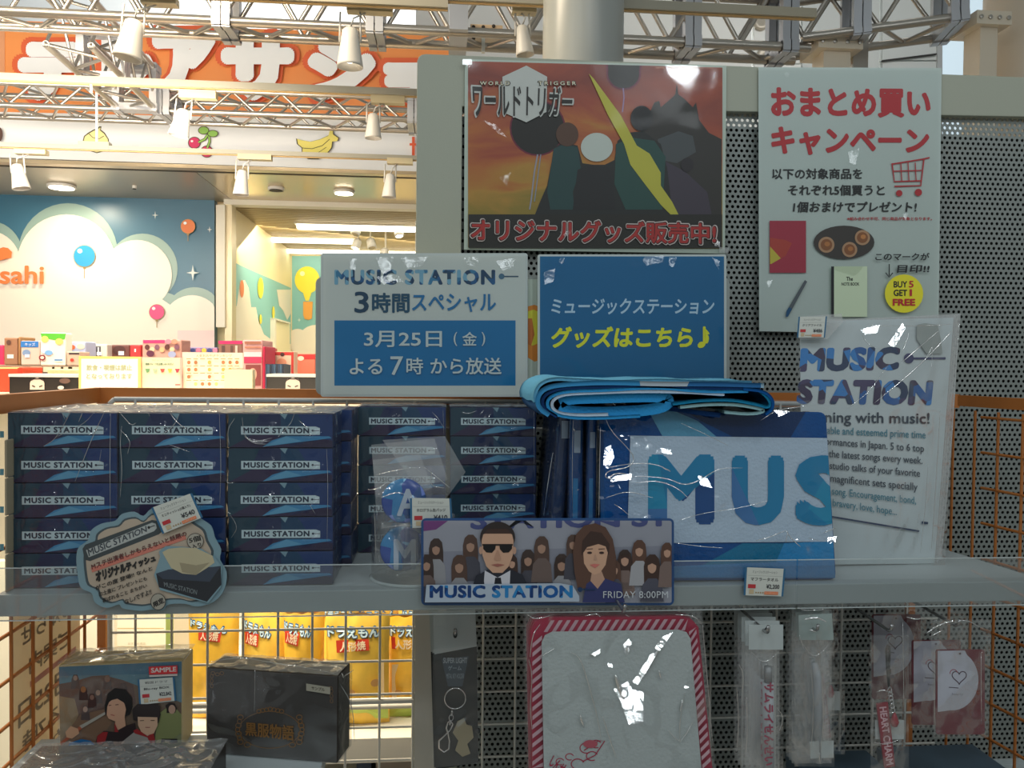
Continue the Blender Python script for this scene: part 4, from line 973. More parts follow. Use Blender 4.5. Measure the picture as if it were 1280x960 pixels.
pr.poly([(810, 513), (841, 513), (872, 526), (897, 547), (829, 547)], cb_sky); pr.poly([(860, 516), (1007, 514.5), (988, 547), (919, 547), (876, 526)], cb_navy)
pr.poly([(759, 690), (788, 679), (860, 679), (850, 722), (759, 722)], cb_royal); pr.poly([(850, 722), (928, 679), (985, 679), (968, 722)], cb_teal); pr.poly([(980, 679), (1046, 676), (1046, 722.4), (930, 722.4), (968, 707)], cb_light)
pr.poly([(840, 708), (930, 704), (1046, 700), (1046, 722.4), (800, 722.4)], cloth('cloth_mid', (42, 108, 158)))
pr.poly([(788, 544.5), (1036, 547.5), (1043, 677), (784, 679)], cb_white)
lf = facets('towel_letters', [rgb(14, 104, 144, K*.72), rgb(10, 60, 112, K*.72), rgb(20, 116, 150, K*.72), rgb(50, 96, 144, K*.72)], 13, 0.9, 2.2)
pr.text('M', 810, 568, 893, 655.5, lf, 0.08); pr.text('U', 914.7, 569.5, 980, 656.5, lf, 0.08); pr.text('S', 994, 569, 1061, 657, lf, 0.08)
pr.done(t, 'towel_print')
film_t = film('towel_bag', 0.05, 0.0, 0.8, 12.0, 0.012, boost=0.85)
def fn(u, v):
    tl, tr, br, bl = Vector((746, 500)), Vector((1038, 506)), Vector((1050, 722)), Vector((748, 722))
    p_ = (tl*(1-u)+tr*u)*(1-v)+(bl*(1-u)+br*u)*v
    k = 0.35+1.1*math.exp(-((u-0.12)/0.18)**2)+0.8*math.exp(-((v-0.85)/0.12)**2*1.0-((u-0.8)/0.2)**2)
    w = noise.noise(Vector((u*6, v*9, 3)))+0.5*(1-abs(noise.noise(Vector((u*14, v*18, 8))))*3)
    return PT.p(p_.x, p_.y, 0.0075+0.0032*k*w)
MB().grid(fn, 70, 56).build('bag', film_t, t, True)
def fn(u, v): # bag lip standing up at the top
    return PT.p(750+u*286, 512-v*14+3*math.sin(u*9), 0.002-v*0.012+0.004*noise.noise(Vector((u*12, v*3, 1))))
MB().grid(fn, 40, 5).build('bag_lip', bagf, t, True)
clampz(t, ZS+0.0006)
# standing towels behind, seen at their folded spines
sp_list = [(712, 731, 1.175, 0, 'bagged blue towel standing on edge, nearest the big front towel on its left', cb_royal), (733, 748, 1.165, 0, 'bagged blue towel on edge, tucked against the big front towel', cb_royal), (684, 703, 1.20, 4, 'bagged navy towel standing on edge, leaning next to the right hand cartons', cb_navy), (762, 800, 1.19, 0, 'bagged towel standing hidden behind the big front towel', cb_royal)]
for i, (x0, x1, Y, lean_, lab, m) in enumerate(sp_list):
    a = at(x0, 600, Y); b = at(x1, 600, Y); ztp = at(x0, 519, Y).z; r = (b.x-a.x)/2
    t = thing('standing_towel', lab, 'towel', (a.x+r, Y+0.1, ZS), 'bagged towels standing on edge')
    sh_ = math.tan(R(lean_))*(ztp-ZS)
    def outline(x0, x1, y0, y1, n=8):
        rr_ = (x1-x0)/2; return [(x0+rr_-rr_*math.cos(math.pi*k/n), y0+rr_*0.8-rr_*0.8*math.sin(math.pi*k/n)) for k in range(n+1)]+[(x1, y1), (x0, y1)]
    for nm, e1, mm in (('folded_cloth', 0.0, m), ('bag', 0.0018, bagf)):
        ol = outline(a.x+0.0025-e1, b.x-0.0025+e1, Y-e1, Y+0.19)
        mb = MB(); n = len(ol)
        mb.add([(x-sh_*0, y, ZS+0.0005) for x, y in ol]+[(x+sh_, y, ztp-0.004+e1*2) for x, y in ol], [tuple(range(n)), tuple(range(n, 2*n))]+[(k, (k+1) % n, (k+1) % n+n, k+n) for k in range(n)])
        if nm == 'bag': MBo = mb
        mb.build(nm, mm, t)
    if i < 3:
        xm = (a.x+b.x)/2; z0, z1 = (at(x0, 566, Y).z, at(x0, 538, Y).z) if i == 0 else (at(x0, 560, Y).z, at(x0, 540, Y).z) if i == 1 else (at(x0, 548, Y).z, at(x0, 526, Y).z)
        f0 = sh_*((z0+z1)/2-ZS)/(ztp-ZS)
        MB().box((xm-r*0.45+f0, Y-0.0005, z0), (xm+r*0.35+f0, Y+0.004, z1)).build('white_patch', cb_white, t)
        if i < 2: MB().box((xm-r*0.5, Y-0.0003, ZS+0.01), (xm+r*0.1, Y+0.004, at(x0, 598, Y).z)).build('light_patch', cb_light, t)
# loose folded towel lying on top
def ribbon(pts, th, Y0, Y1, m, parent, name, wav=0.0):
    P = []
    from_ = [Vector(p) for p in pts]
    # smooth the path
    for _ in range(2):
        q = [from_[0]]
        for i in range(len(from_)-1): q += [from_[i]*.75+from_[i+1]*.25, from_[i]*.25+from_[i+1]*.75]
        q.append(from_[-1]); from_ = q
    L = []; Rr = []
    for i, p in enumerate(from_):
        d = (from_[min(i+1, len(from_)-1)]-from_[max(i-1, 0)]).normalized(); nrm = Vector((-d.y, d.x))*th/2
        L.append(p+nrm); Rr.append(p-nrm)
    ring = L+Rr[::-1]; n = len(ring); mb = MB(); nd = 6; vs = []
    for j in range(nd+1):
        Y = Y0+(Y1-Y0)*j/nd
        for q in ring:
            p3 = at(q.x, q.y, Y0); vs.append(Vector((p3.x+0.002*noise.noise(Vector((p3.x*30, Y*20, 1))), Y, p3.z+0.003*noise.noise(Vector((p3.x*25, Y*18, 5)))*(j > 0))))
    h = len(L)
    fs = [(j*n+k, j*n+(k+1) % n, (j+1)*n+(k+1) % n, (j+1)*n+k) for j in range(nd) for k in range(n)]
    for base in (0, nd*n): fs += [(base+k, base+k+1, base+n-2-k, base+n-1-k) for k in range(h-1)]
    mb.add(vs, fs)
    o = mb.build(name, m, parent, True); return o
YT0, YT1 = 1.105, 1.29
t = thing('folded_towel', 'loose blue and white towel folded flat on top of the bagged towels', 'towel', at(815, 519, 1.2))
tf = facets('towel_mottle', [rgb(110, 135, 150, K*.8), rgb(36, 110, 155, K*.7), rgb(130, 140, 148, K*.8), rgb(20, 78, 125, K*.7), rgb(30, 105, 150, K*.7)], 9, 0.9, 1.0)
ribbon([(700, 504), (712, 498), (760, 497), (830, 495), (838, 503), (822, 512), (760, 516), (712, 515), (700, 508)], 14, YT0+0.006, YT1, cb_light, t, 'inner_fold')
ribbon([(905, 493), (860, 490), (800, 489), (740, 491), (702, 493), (688, 502), (692, 514), (712, 519), (760, 518)], 4, YT0+0.001, YT1, cb_white, t, 'white_layer')
ribbon([(936, 489), (880, 490), (820, 484), (760, 488), (704, 489), (683, 498), (685, 513), (705, 522), (750, 523), (800, 520)], 4, YT0, YT1, cb_light, t, 'blue_layer')
ribbon([(950, 486), (880, 485), (800, 482), (740, 484), (700, 485), (678, 494), (678, 510), (696, 521)], 4.2, YT0, YT1, cb_navy, t, 'navy_layer')
ribbon([(955, 482), (900, 480), (820, 480), (760, 478), (710, 480), (682, 484), (671, 496), (673, 510), (686, 519)], 6, YT0-0.001, YT1, tf, t, 'mottled_layer')
ribbon([(940, 478), (880, 478), (820, 475), (770, 478), (720, 475), (692, 473), (675, 479), (668, 492), (669, 503)], 4.5, YT0, YT1, cb_sky, t, 'top_layer')
ribbon([(840, 505), (880, 500), (920, 500), (948, 506), (961, 510), (964, 503), (955, 492), (940, 484)], 4, YT0, YT1, cb_teal, t, 'teal_layer')
ribbon([(850, 509), (890, 505), (925, 506), (950, 511), (957, 514), (940, 518), (905, 515)], 4, YT0+0.002, YT1, cb_grey, t, 'grey_layer')
ribbon([(930, 486), (956, 489), (967, 500), (966, 511), (957, 518)], 4, YT0-0.001, YT1, cb_royal, t, 'edge_layer')
ribbon([(772, 510), (820, 508), (860, 514), (900, 519)], 6, YT0+0.012, YT1, cb_navy, t, 'recessed_layer')  # navy cloth layer set back between the folds

# ---- clear file with English lettering in a bag, leaning at right
PC = tilted(1090, 700, 1.20, 3, 4)
c0 = PC.p(1090, 708)
t = thing('clear_file_pack', 'clear file with blue and purple lettering in a glossy bag, leaning right of the towel', 'file folder', Vector((c0.x, c0.y, ZS)))
SQ = ((1000, 402), (1192, 397), (1168, 706), (1003, 706))
slab(PC, SQ, 0.0012, ink(140, 148, 150), t, 'white_sheet')
for k in range(3):
    slab(PC, [(x+3+k*3, y-2-k*1.5) if x > 1100 else (x, y) for x, y in SQ], 0.0008, film('file_sheet', 0.08, 0.25, 0.1), t, 'file_sheet', -0.003-0.002*k)
pr = Print(PC, 0.0001, 0.0003)
cf = facets('file_letters', [rgb(22, 66, 116, K), rgb(40, 32, 56, K), rgb(34, 92, 144, K), rgb(50, 44, 72, K), rgb(24, 40, 66, K)], 38, 0.5, 4.0)
pr.text('MUSIC', 0, 0, 0, 0, cf, 0.085, quad=((1001, 435), (1126, 433), (1123, 463), (999, 465)), space=1.05); pr.text('STATION', 0, 0, 0, 0, cf, 0.085, quad=((998, 474), (1167, 475), (1164, 507), (995, 505)), space=1.05)
pu = ink(40, 42, 74); pr.disc(1136, 448, 6.2, 6.4, pu); pr.poly([(1140, 446.8), (1182, 446.5), (1182, 449.3), (1140, 449.3)], pu)
dk_ = ink(30, 40, 52); tl3 = ink(44, 92, 106)
def ln(s, x0, yl, x1, yr, h, m, b=0.012): pr.text(s, 0, 0, 0, 0, m, b, quad=((x0, yl-h/2), (x1, yr-h/2), (x1, yr+h/2), (x0, yl+h/2)))
ln('Evening with music!', 1003, 523, 1162, 525, 18, dk_, 0.02)
ln('reputable and esteemed prime time', 1012, 538, 1157, 545, 12, tl3); ln('performances in Japan. 5 to 6 top', 1015, 551.5, 1155, 562, 12, dk_)
ln('you the latest songs every week.', 1018, 567, 1153, 577, 12, dk_); ln('studio talks of your favorite', 1037, 583, 1150, 593, 12, dk_)
ln('magnificent sets specially', 1038, 599, 1147, 610, 12.5, dk_); ln('song. Encouragement, bond,', 1040, 615, 1145, 627, 12, tl3); ln('bravery, love, hope...', 1041, 629.5, 1121, 641, 12, tl3)
pr.line([(1010, 641), (1149, 664)], 2.2, ink(20, 36, 62)); pr.line([(1152, 653), (1160, 654)], 3, ink(20, 36, 62))
pr.poly([(1156, 404), (1172, 406), (1176, 424), (1178, 442), (1158, 442), (1146, 424), (1146, 406)], ink(112, 118, 116))
pr.done(t)
def fn(u, v):
    tl, tr, br, bl = Vector((993, 404)), Vector((1200, 392)), Vector((1181, 712)), Vector((1005, 706))
    p_ = (tl*(1-u)+tr*u)*(1-v)+(bl*(1-u)+br*u)*v
    w = noise.noise(Vector((u*4+v*3, v*5-u*4, 2)))+0.6*(1-abs(noise.noise(Vector((u*9+v*7, v*4-u*6, 6))))*3)*math.exp(-((u-0.75)/0.4)**2)
    return PC.p(p_.x, p_.y, 0.0085+0.0022*w)
MB().grid(fn, 44, 60).build('bag', film('file_bag', 0.06, 0.02, 0.5, 9.0, 0.008, boost=0.8), t, True)
clampz(t, ZS+0.0006)
o = slab(PC, ((998, 396), (1052, 392), (1054, 402), (1034, 424), (999, 424)), 0.0004, bagh, t, 'bag_flap', 0.0115)
tag(PC, ((999, 396), (1033, 395.5), (1030.5, 422), (997, 422)), 'ミュージックステーション', 'クリアファイル', '¥486', 'small price tag at the top left corner of the clear file pack', 0.0135)

# ---- cloud-shaped card on the shelf edge
P5 = Pl(YS-0.0085)
t = thing('cloud_card', 'cloud-shaped handwritten card with a tissue box drawing, clipped to the shelf edge', 'sign card', P5.p(190, 765))
S = 5.818
cl_pts = [(90,560),(108,490),(180,432),(196,368),(270,318),(370,298),(420,248),(510,232),(575,262),(640,205),(760,190),(900,215),(990,278),(1070,335),(1098,420),(1142,505),(1134,580),(1182,672),(1166,795),(1090,885),(970,920),(880,900),(760,905),(720,948),(640,942),(560,952),(430,935),(400,905),(310,930),(225,890),(200,822),(122,782),(98,680)]
def scallop(pts, k=0.0):
    P = [Vector(p) for p in pts]; n = len(P); c = sum(P, Vector((0, 0)))/n; out = []
    for i in range(n):
        a, b, c_, d = P[i-1], P[i], P[(i+1) % n], P[(i+2) % n]
        for s_ in range(3):
            x = s_/3; out.append(0.5*((2*b)+(c_-a)*x+(2*a-5*b+4*c_-d)*x*x+(3*b-a-3*c_+d)*x**3))
    return [tuple((c+(q-c)*(1-k))/S+Vector((80, 600))) for q in out]
slab(P5, scallop(cl_pts), 0.0016, ink(92, 114, 122), t, 'card')
pr = Print(P5, 0.00008, 0.0002)
def C(pts): return [(80+x/S, 600+y/S) for x, y in pts]
pr.poly(scallop(cl_pts, 0.10), ink(52, 62, 66)); pr.poly(scallop(cl_pts, 0.135), ink(136, 124, 110)); 
ink_b = ink(30, 30, 30)
pr.poly(C([(135, 500), (155, 470), (640, 290), (700, 300), (720, 370), (690, 395), (190, 590), (150, 580)]), ink(48, 54, 56)); pr.poly(C([(160, 510), (640, 310), (668, 318), (675, 350), (655, 372), (180, 562)]), ink(128, 132, 130))
pr.text('MUSIC STATION', 0, 0, 0, 0, ink(46, 50, 56), 0.03, quad=C([(170, 505), (598, 333), (604, 375), (182, 555)])); pr.disc(80+617/S, 600+345/S, 1.6, 1.8, ink_b, 10); pr.line(C([(617, 345), (660, 330)]), 0.9, ink_b)
pr.poly(C([(195, 640), (880, 400), (890, 430), (205, 672)]), ink(150, 90, 78))
pr.text('Mステ出演者しかもらえないと話題の', 0, 0, 0, 0, ink(70, 34, 34), 0.03, quad=C([(195, 610), (885, 370), (895, 405), (205, 655)]))
pr.text('オリジナルティッシュ', 0, 0, 0, 0, ink_b, 0.10, quad=C([(225, 665), (660, 540), (670, 590), (235, 750)]))
for s_, q in (('がこの度 登場!! なんと', ((225, 770), (640, 625), (645, 655), (232, 805))), ('お土産に プレゼントにも', ((250, 815), (600, 700), (605, 728), (258, 850))), ('喜ばれること まちがい', ((275, 862), (600, 752), (605, 780), (282, 895))), ('なし♪ですよ!!', ((440, 870), (630, 790), (640, 830), (445, 905)))):
    pr.text(s_, 0, 0, 0, 0, ink_b, 0.03, quad=C(q))
pr.disc(80+955/S, 600+445/S, 10.5, 10, ink_b); pr.disc(80+955/S, 600+445/S, 9.8, 9.3, ink(128, 124, 114)); pr.text('5個', 0, 0, 0, 0, ink_b, 0.04, quad=C([(905, 420), (990, 400), (998, 440), (912, 462)])); pr.text('入り', 0, 0, 0, 0, ink_b, 0.04, quad=C([(925, 472), (995, 452), (1000, 480), (930, 502)]))
pr.poly(C([(655, 690), (700, 560), (690, 520), (740, 480), (860, 485), (1000, 500), (1095, 560), (1150, 630), (1140, 780), (1050, 895), (700, 800)]), ink(92, 114, 122))
pr.poly(C([(670, 680), (760, 650), (1010, 640), (1140, 625), (1145, 760), (1040, 885), (690, 780)]), ink(32, 34, 38)); pr.poly(C([(670, 680), (760, 650), (1140, 628), (1060, 740), (720, 720)]), ink(44, 50, 60))
pr.poly(C([(715, 525), (760, 500), (850, 490), (960, 495), (1080, 550), (1095, 600), (1040, 640), (960, 690), (860, 680), (780, 640)]), ink(140, 132, 108)); pr.poly(C([(840, 600), (960, 620), (1060, 600), (960, 690), (860, 670)]), ink(116, 108, 88))
pr.text('MUSIC STATION', 0, 0, 0, 0, ink(90, 96, 98), 0.02, quad=C([(725, 740), (970, 800), (965, 835), (730, 775)]))
pr.disc(80+685/S, 600+885/S, 9.6, 10.6, ink_b); pr.disc(80+685/S, 600+885/S, 8.8, 9.8, ink(122, 118, 108)); pr.text('限定', 0, 0, 0, 0, ink_b, 0.06, quad=C([(645, 890), (715, 850), (735, 890), (655, 930)]))
pr.done(t)
tag(Pl(YS-0.012), ((190, 634.5), (239, 616.5), (252.5, 647), (204, 667)), 'ミュージックステーション', 'ミニティッシュ(5個入り)', '¥540', 'tilted price tag reading 540 yen at the top of the cloud card')
# ---- photo banner on the shelf edge
P6 = Pl(YS-0.0085)
t = thing('photo_banner', 'long rounded photo banner of a man in sunglasses and a woman, on the shelf edge', 'banner', P6.p(684, 756))
slab(P6, rrect(526.5, 648, 842.5, 756.5, 6), 0.002, ink(18, 54, 96), t, 'plate')
pr = Print(P6, 0.00008, 0.0002, fn=lambda x, y, o: P6.p(min(839.5, max(529.5, x)), min(753.5, max(650.8, y)), o))
pr.poly(rrect(529, 650.5, 840, 754, 4), ink(122, 124, 134)); pr.poly([(529, 690), (840, 682), (840, 722), (529, 730)], ink(108, 110, 122)); pr.poly([(529, 651), (560, 651), (545, 662), (529, 664)], ink(90, 44, 96))
pr.text('STATION ST', 0, 0, 0, 0, ink(52, 60, 104), 0.05, quad=((588, 636), (838, 634), (838, 658), (588, 662)))
skin = ink(150, 118, 98); skin2 = ink(138, 108, 92); hair = ink(46, 32, 28); hair2 = ink(66, 46, 38)
for i, (x, y, s_) in enumerate(((545, 686, 1), (588, 682, 1.05), (533, 706, 1), (574, 708, 1.1), (660, 700, 1), (677, 684, 1.05), (702, 706, 1.05), (716, 680, .9), (781, 700, 1), (799, 688, 1), (815, 708, 1.15), (834, 690, .9), (640, 704, .8), (768, 712, .9))):
    w = 8.5*s_
    hh_ = [hair, hair2][i % 2]
    pr.poly([(x-w, y+22*s_), (x-w*1.05, y), (x-w*.8, y-9*s_), (x-w*.3, y-13*s_), (x+w*.4, y-13*s_), (x+w*.9, y-8*s_), (x+w*1.05, y+2), (x+w*1.1, y+22*s_)], hh_)
    pr.poly([(x-w*1.5, y+44), (x-w*1.2, y+20*s_), (x-w*.5, y+13*s_), (x+w*.6, y+13*s_), (x+w*1.3, y+20*s_), (x+w*1.5, y+44)], [ink(120, 120, 124), ink(56, 56, 66), ink(88, 74, 70)][i % 3])
    pr.disc(x, y+1, 4.7*s_, 6.6*s_, skin2); pr.poly([(x-5*s_, y-1), (x-4*s_, y-6*s_), (x+4*s_, y-6*s_), (x+5*s_, y-1), (x, y-3.4*s_)], hh_)
pr.rect(529, 733, 700, 754, ink(40, 44, 60))
# the man
pr.poly([(590, 735), (595, 720), (610, 712), (640, 712), (654, 719), (660, 735)], ink(26, 28, 36)); pr.poly([(605, 726), (606, 713), (622, 722), (638, 713), (637, 735), (606, 735)], ink(150, 150, 156)); pr.poly([(619, 722), (626, 722), (628, 735), (617, 735)], ink(20, 20, 26))
pr.disc(622, 672, 22, 20, ink(34, 28, 28)); pr.poly([(602, 676), (603, 694), (608, 708), (616, 716), (628, 716), (636, 708), (641, 694), (642, 676), (640, 668), (632, 664), (612, 664), (604, 668)], skin)
pr.disc(601, 688, 2.4, 5, skin2, 12); pr.disc(643, 688, 2.4, 5, skin2, 12); pr.poly([(604, 668), (610, 661), (634, 661), (641, 668), (638, 667), (606, 667)], hair)
blk_ = ink(14, 13, 14)
for sx_ in (-1, 1): pr.poly([(622+sx_*2, 680), (622+sx_*18, 680.5), (622+sx_*18, 686), (622+sx_*14, 690.5), (622+sx_*7, 691), (622+sx_*3, 686.5)], blk_)
pr.rect(603, 680, 641, 682, blk_); pr.poly([(621, 688), (617.5, 699), (620, 701), (625, 701), (626.5, 699), (623, 688)], ink(136, 104, 86)); pr.poly([(614, 706), (622, 704.5), (631, 706), (622, 708.5)], ink(116, 70, 62))
# the woman
pr.poly([(722, 735), (718, 715), (716, 690), (720, 668), (730, 657), (744, 654), (757, 659), (766, 674), (770, 696), (770, 722), (762, 735)], hair2); pr.poly([(728, 753), (733, 730), (741, 724), (756, 723), (776, 730), (781, 753)], ink(36, 40, 76)); pr.poly([(738, 726), (740, 714), (752, 714), (756, 724), (747, 736)], skin2)
pr.poly([(729, 690), (730, 704), (736, 714), (743, 718.5), (750, 716), (757, 706), (760, 690), (757, 678), (732, 678)], skin); pr.poly([(727, 694), (728, 676), (738, 664), (752, 666), (762, 680), (761, 694), (757, 683), (748, 680), (734, 684)], hair)
for x in (737, 752): pr.disc(x, 691, 3.2, 1.6, ink(40, 26, 24), 10); pr.line([(x-4, 686.5), (x+4, 686)], 1.0, ink(70, 48, 40))
pr.poly([(744, 692), (742, 700), (746.5, 700)], skin2); pr.poly([(737, 706), (743, 704.8), (750, 705.5), (744, 710)], ink(150, 84, 78))
# strip and words
pr.poly([(531, 753), (533, 731), (700, 729), (716, 732), (724, 745), (724, 752)], ink(126, 136, 148))
pr.text('MUSIC STATION', 537, 731.5, 716, 747.5, facets('banner_blues', [rgb(14, 62, 112, K), rgb(26, 92, 138, K), rgb(10, 40, 82, K)], 60, 0.4, 1.0), 0.065, space=1.08); pr.disc(725, 737, 3.1, 3.1, ink(16, 38, 66)); pr.rect(727, 736.3, 744, 737.7, ink(16, 38, 66))
pr.text('FRIDAY 8:00PM', 754, 739, 835, 747.5, ink(142, 146, 150), 0.0, space=1.05)
pr.done(t, 'photo_print'); wavy(P6, 527, 648.5, 842, 756, film('banner_gloss', 0.08, 0.0, 0.05, 4.0, 0.002, boost=0.7), t, 0.003, 0.0002)
tag(Pl(YS-0.0075), ((932.5, 709), (981, 711), (978, 745.5), (930.5, 744)), 'ミュージックステーション', 'マフラータオル', '¥2,200', 'price tag reading 2,200 yen on the shelf edge below the towel')

# ---- folds in the clear films, where the photograph shows them catching the light
creases(PT, [[(300,150),(320,240),(400,320),(430,365),(400,400),(320,410),(305,435),(330,445),(400,440)], [(310,400),(420,380),(520,385),(570,415)], [(330,460),(420,430),(560,440),(620,470),(680,455),(760,400),(860,400)], [(430,460),(520,450),(600,480),(640,520)],
  [(310,520),(400,490),(500,520)], [(345,545),(370,560),(405,590)], [0.7,(600,610),(700,580),(850,560),(960,530)], [0.7,(610,220),(700,260),(800,310)], [0.8,(290,230),(286,400),(283,600)], [(1030,650),(1060,690),(1090,715)], [(1030,650),(960,680),(910,690)], [0.8,(1040,650),(1030,700)],
  [(1180,660),(1230,640)], [(930,210),(990,170),(1050,160),(1130,150)], [2.2,(315,130),(345,140),(350,165),(330,185)], [1.6,(320,440),(350,420),(400,425)], [1.5,(540,400),(570,412)], [1.6,(690,430),(720,455),(700,475)], [0.8,(590,700),(700,715),(780,720)], [0.7,(1120,680),(1160,690)], [0.6,(400,180),(440,170),(520,150)]],
  bpy.data.objects['bagged_towel'], 0.011, 0.0007, 3.2, 660, 460)
creases(PC, [[(640,100),(570,160),(500,220)], [(700,90),(560,240),(400,370)], [0.8,(500,185),(520,140),(530,100)], [0.8,(600,190),(620,150),(612,240)], [0.8,(600,600),(590,760),(570,940)], [1.2,(645,400),(630,660),(612,930)], [1.2,(716,60),(690,500),(655,900)], [0.6,(350,110),(370,150),(420,170)], [0.6,(450,230),(380,330),(300,390)], [0.6,(120,240),(118,262)], [0.7,(380,80),(560,84),(690,76)]],
  bpy.data.objects['clear_file_pack'], 0.0125, 0.0006, 3.0, 960, 380)
PB_ = Pl(YB1)
CR1 = [[(440,110),(420,160)], [0.8,(380,100),(300,250),(230,290)], [(560,100),(480,270),(400,480)], [0.8,(590,110),(586,400),(590,700)], [0.6,(330,110),(350,150)], [0.6,(500,110),(450,170),(300,240)], [0.5,(540,310),(530,380)],
  [(640,110),(700,180),(725,165)], [0.9,(650,180),(640,280),(652,400),(642,560)], [(900,100),(940,160),(1000,200)], [(860,230),(930,180),(960,110)], [0.9,(1070,200),(1100,222)], [0.7,(1170,110),(1180,400),(1172,600)], [0.7,(790,110),(800,130)], [0.7,(900,280),(960,300),(1010,320)], [0.8,(640,200),(700,260),(680,330)]]
CR3 = [[(140,140),(150,240),(210,270),(290,260)], [(150,235),(200,275),(270,278)], [0.8,(420,110),(400,170),(330,240)], [0.8,(500,200),(440,150)], [(100,140),(60,200),(70,280)], [0.8,(55,460),(62,490),(100,480)], [0.7,(65,640),(120,720),(80,780)], [0.6,(500,600),(530,650)], [0.7,(590,300),(598,500),(592,800)], [0.7,(190,250),(230,262),(300,245)]]
first_st = [o for o in COL.objects if o.name.startswith('film_cover')]
creases(PB_, [p_ for p_ in CR1[:7]], first_st[0], 0.0035, 0.0005, 4.267, 0, 490)
creases(PB_, [p_ for p_ in CR1[7:]], first_st[1], 0.0035, 0.0005, 4.267, 0, 490)
creases(PB_, CR3, first_st[2], 0.0035, 0.0005, 4.267, 270, 490)
creases(Pl(1.316), [[(440,100),(470,130),(500,180)], [0.7,(495,90),(500,240)], [0.7,(70,90),(66,220)]], first_st[3], 0.0035, 0.0005, 4, 430, 490)
creases(Pl(1.318), [[(590,100),(620,110),(660,95)], [(680,112),(690,100),(700,90)], [0.7,(790,100),(800,112)], [0.7,(950,100),(952,600)], [0.7,(920,90),(926,112)]], first_st[4], 0.0035, 0.0005, 4, 430, 490)
creases(Pl(1.10), [[0.8,(150,560),(156,700),(162,870)], [0.8,(160,415),(280,385),(400,375)], [(400,375),(470,430),(530,480)], [(440,400),(430,470),(500,480)], [0.8,(180,530),(260,500),(300,510)], [0.7,(190,680),(280,665),(380,670)], [0.9,(120,490),(170,485),(230,440)], [0.7,(170,800),(180,850)]], bpy.data.objects['tin_badge'], 0.001, 0.0005, 4, 430, 490)
st_ = bpy.data.objects['standing_towel.002']
creases(Pl(1.195), [[1.3,(1045,300),(1020,450),(1000,610)]], st_, 0.003, 0.0006, 4, 430, 490)
creases(Pl(1.17), [[2.0,(1148,180),(1156,200)], [0.8,(1146,130),(1140,400),(1144,620)], [1.2,(1240,255),(1256,258)], [1.2,(1165,490),(1180,486)], [0.7,(1262,150),(1266,600)]], bpy.data.objects['standing_towel'], 0.003, 0.0006, 4, 430, 490)

glints(PT, [[(756,560),(764,556),(768,572),(760,586),(754,580)], [(826,540+20),(838,562),(840,568),(828,566)], [(872,594),(884,598),(890,610),(876,606)], [(760,596),(790,592),(788,600),(764,602)], [(948,522),(962,512),(990,514),(966,524)], [(1034,672),(1046,670),(1044,678),(1034,680)]], bpy.data.objects['bagged_towel'], 0.013)
glints(S1, [[(470,322),(492,320),(488,338),(478,344)], [(436,322),(446,324),(444,338),(438,336)], [(500,321),(534,321),(528,332),(510,336)], [(470,346),(496,342),(504,352),(480,356)], [(580,322),(600,320),(594,334),(582,330)], [(620,326),(646,322),(640,336),(628,338)]], [o for o in COL.objects if o.name == 'laminated_notice'][0], 0.0075, soft=True)
glints(S2, [[(800,321),(832,320),(828,328),(808,332)], [(836,322),(846,322),(842,334),(836,332)], [(680,340),(694,336),(692,352),(680,356)], [(700,322),(706,322),(703,330),(699,328)], [(890,322),(900,326),(898,336)]], bpy.data.objects['laminated_notice.001'], 0.0075, soft=True)
glints(S3, [[(604,150),(620,156),(634,172),(622,166)], [(624,222),(638,216),(634,232)], [(700,290),(716,288),(708,296)], [(893,300),(900,302),(899,309),(893,309)]], bpy.data.objects['poster'], 0.007, soft=True)
glints(S4, [[(1060,190),(1074,186),(1070,206),(1062,204)], [(1128,268),(1136,266),(1132,276)], [(980,92),(988,90),(984,98)], [(958,352),(966,350),(961,360)]], bpy.data.objects['campaign_notice'], 0.007, soft=True)
glints(PC, [[(1075,412),(1100,406),(1096,416),(1080,418)], [(1110,430),(1128,404),(1132,410),(1118,434)]], bpy.data.objects['clear_file_pack'], 0.014)
# ================================================================ BELOW THE SHELF
# lower shelf that carries the boxed sets
ZL = at(150, 941, 1.16).z
t = thing('lower_shelf', 'pale lower shelf under the boxed sets, just inside the bottom of the picture', 'shelf', (0.1, 1.2, ZL-0.025))
bevel(MB().box((XL+0.012, 0.88, ZL-0.02), (at(405, 950, 1.13).x, 1.21, ZL)).build('shelf_board', shelfm, t), 0.0015)
MB().box((XL+0.012, 1.21, ZL-0.04), (XL+0.03, YG-0.006, ZL-0.02)).build('bracket', rkw, t); MB().box((-0.32, 1.20, ZL-0.04), (-0.305, YG-0.006, ZL-0.02)).build('bracket', rkw, t)
ZL2 = at(900, 1000, 1.42).z
t = thing('lower_shelf', 'pale low shelf under the hanging pens and heart cards, mostly below the picture', 'shelf', (0.6, 1.2, ZL2-0.02))
bevel(MB().box((at(520, 975, 1.08).x, 1.0, ZL2-0.02), (at(1228, 900, 1.3).x, 1.42, ZL2)).build('shelf_board', shelfm, t), 0.0015)
pw = film('box_wrap', 0.07, 0.06, 0.7, 15.0, 0.008, boost=1.1)
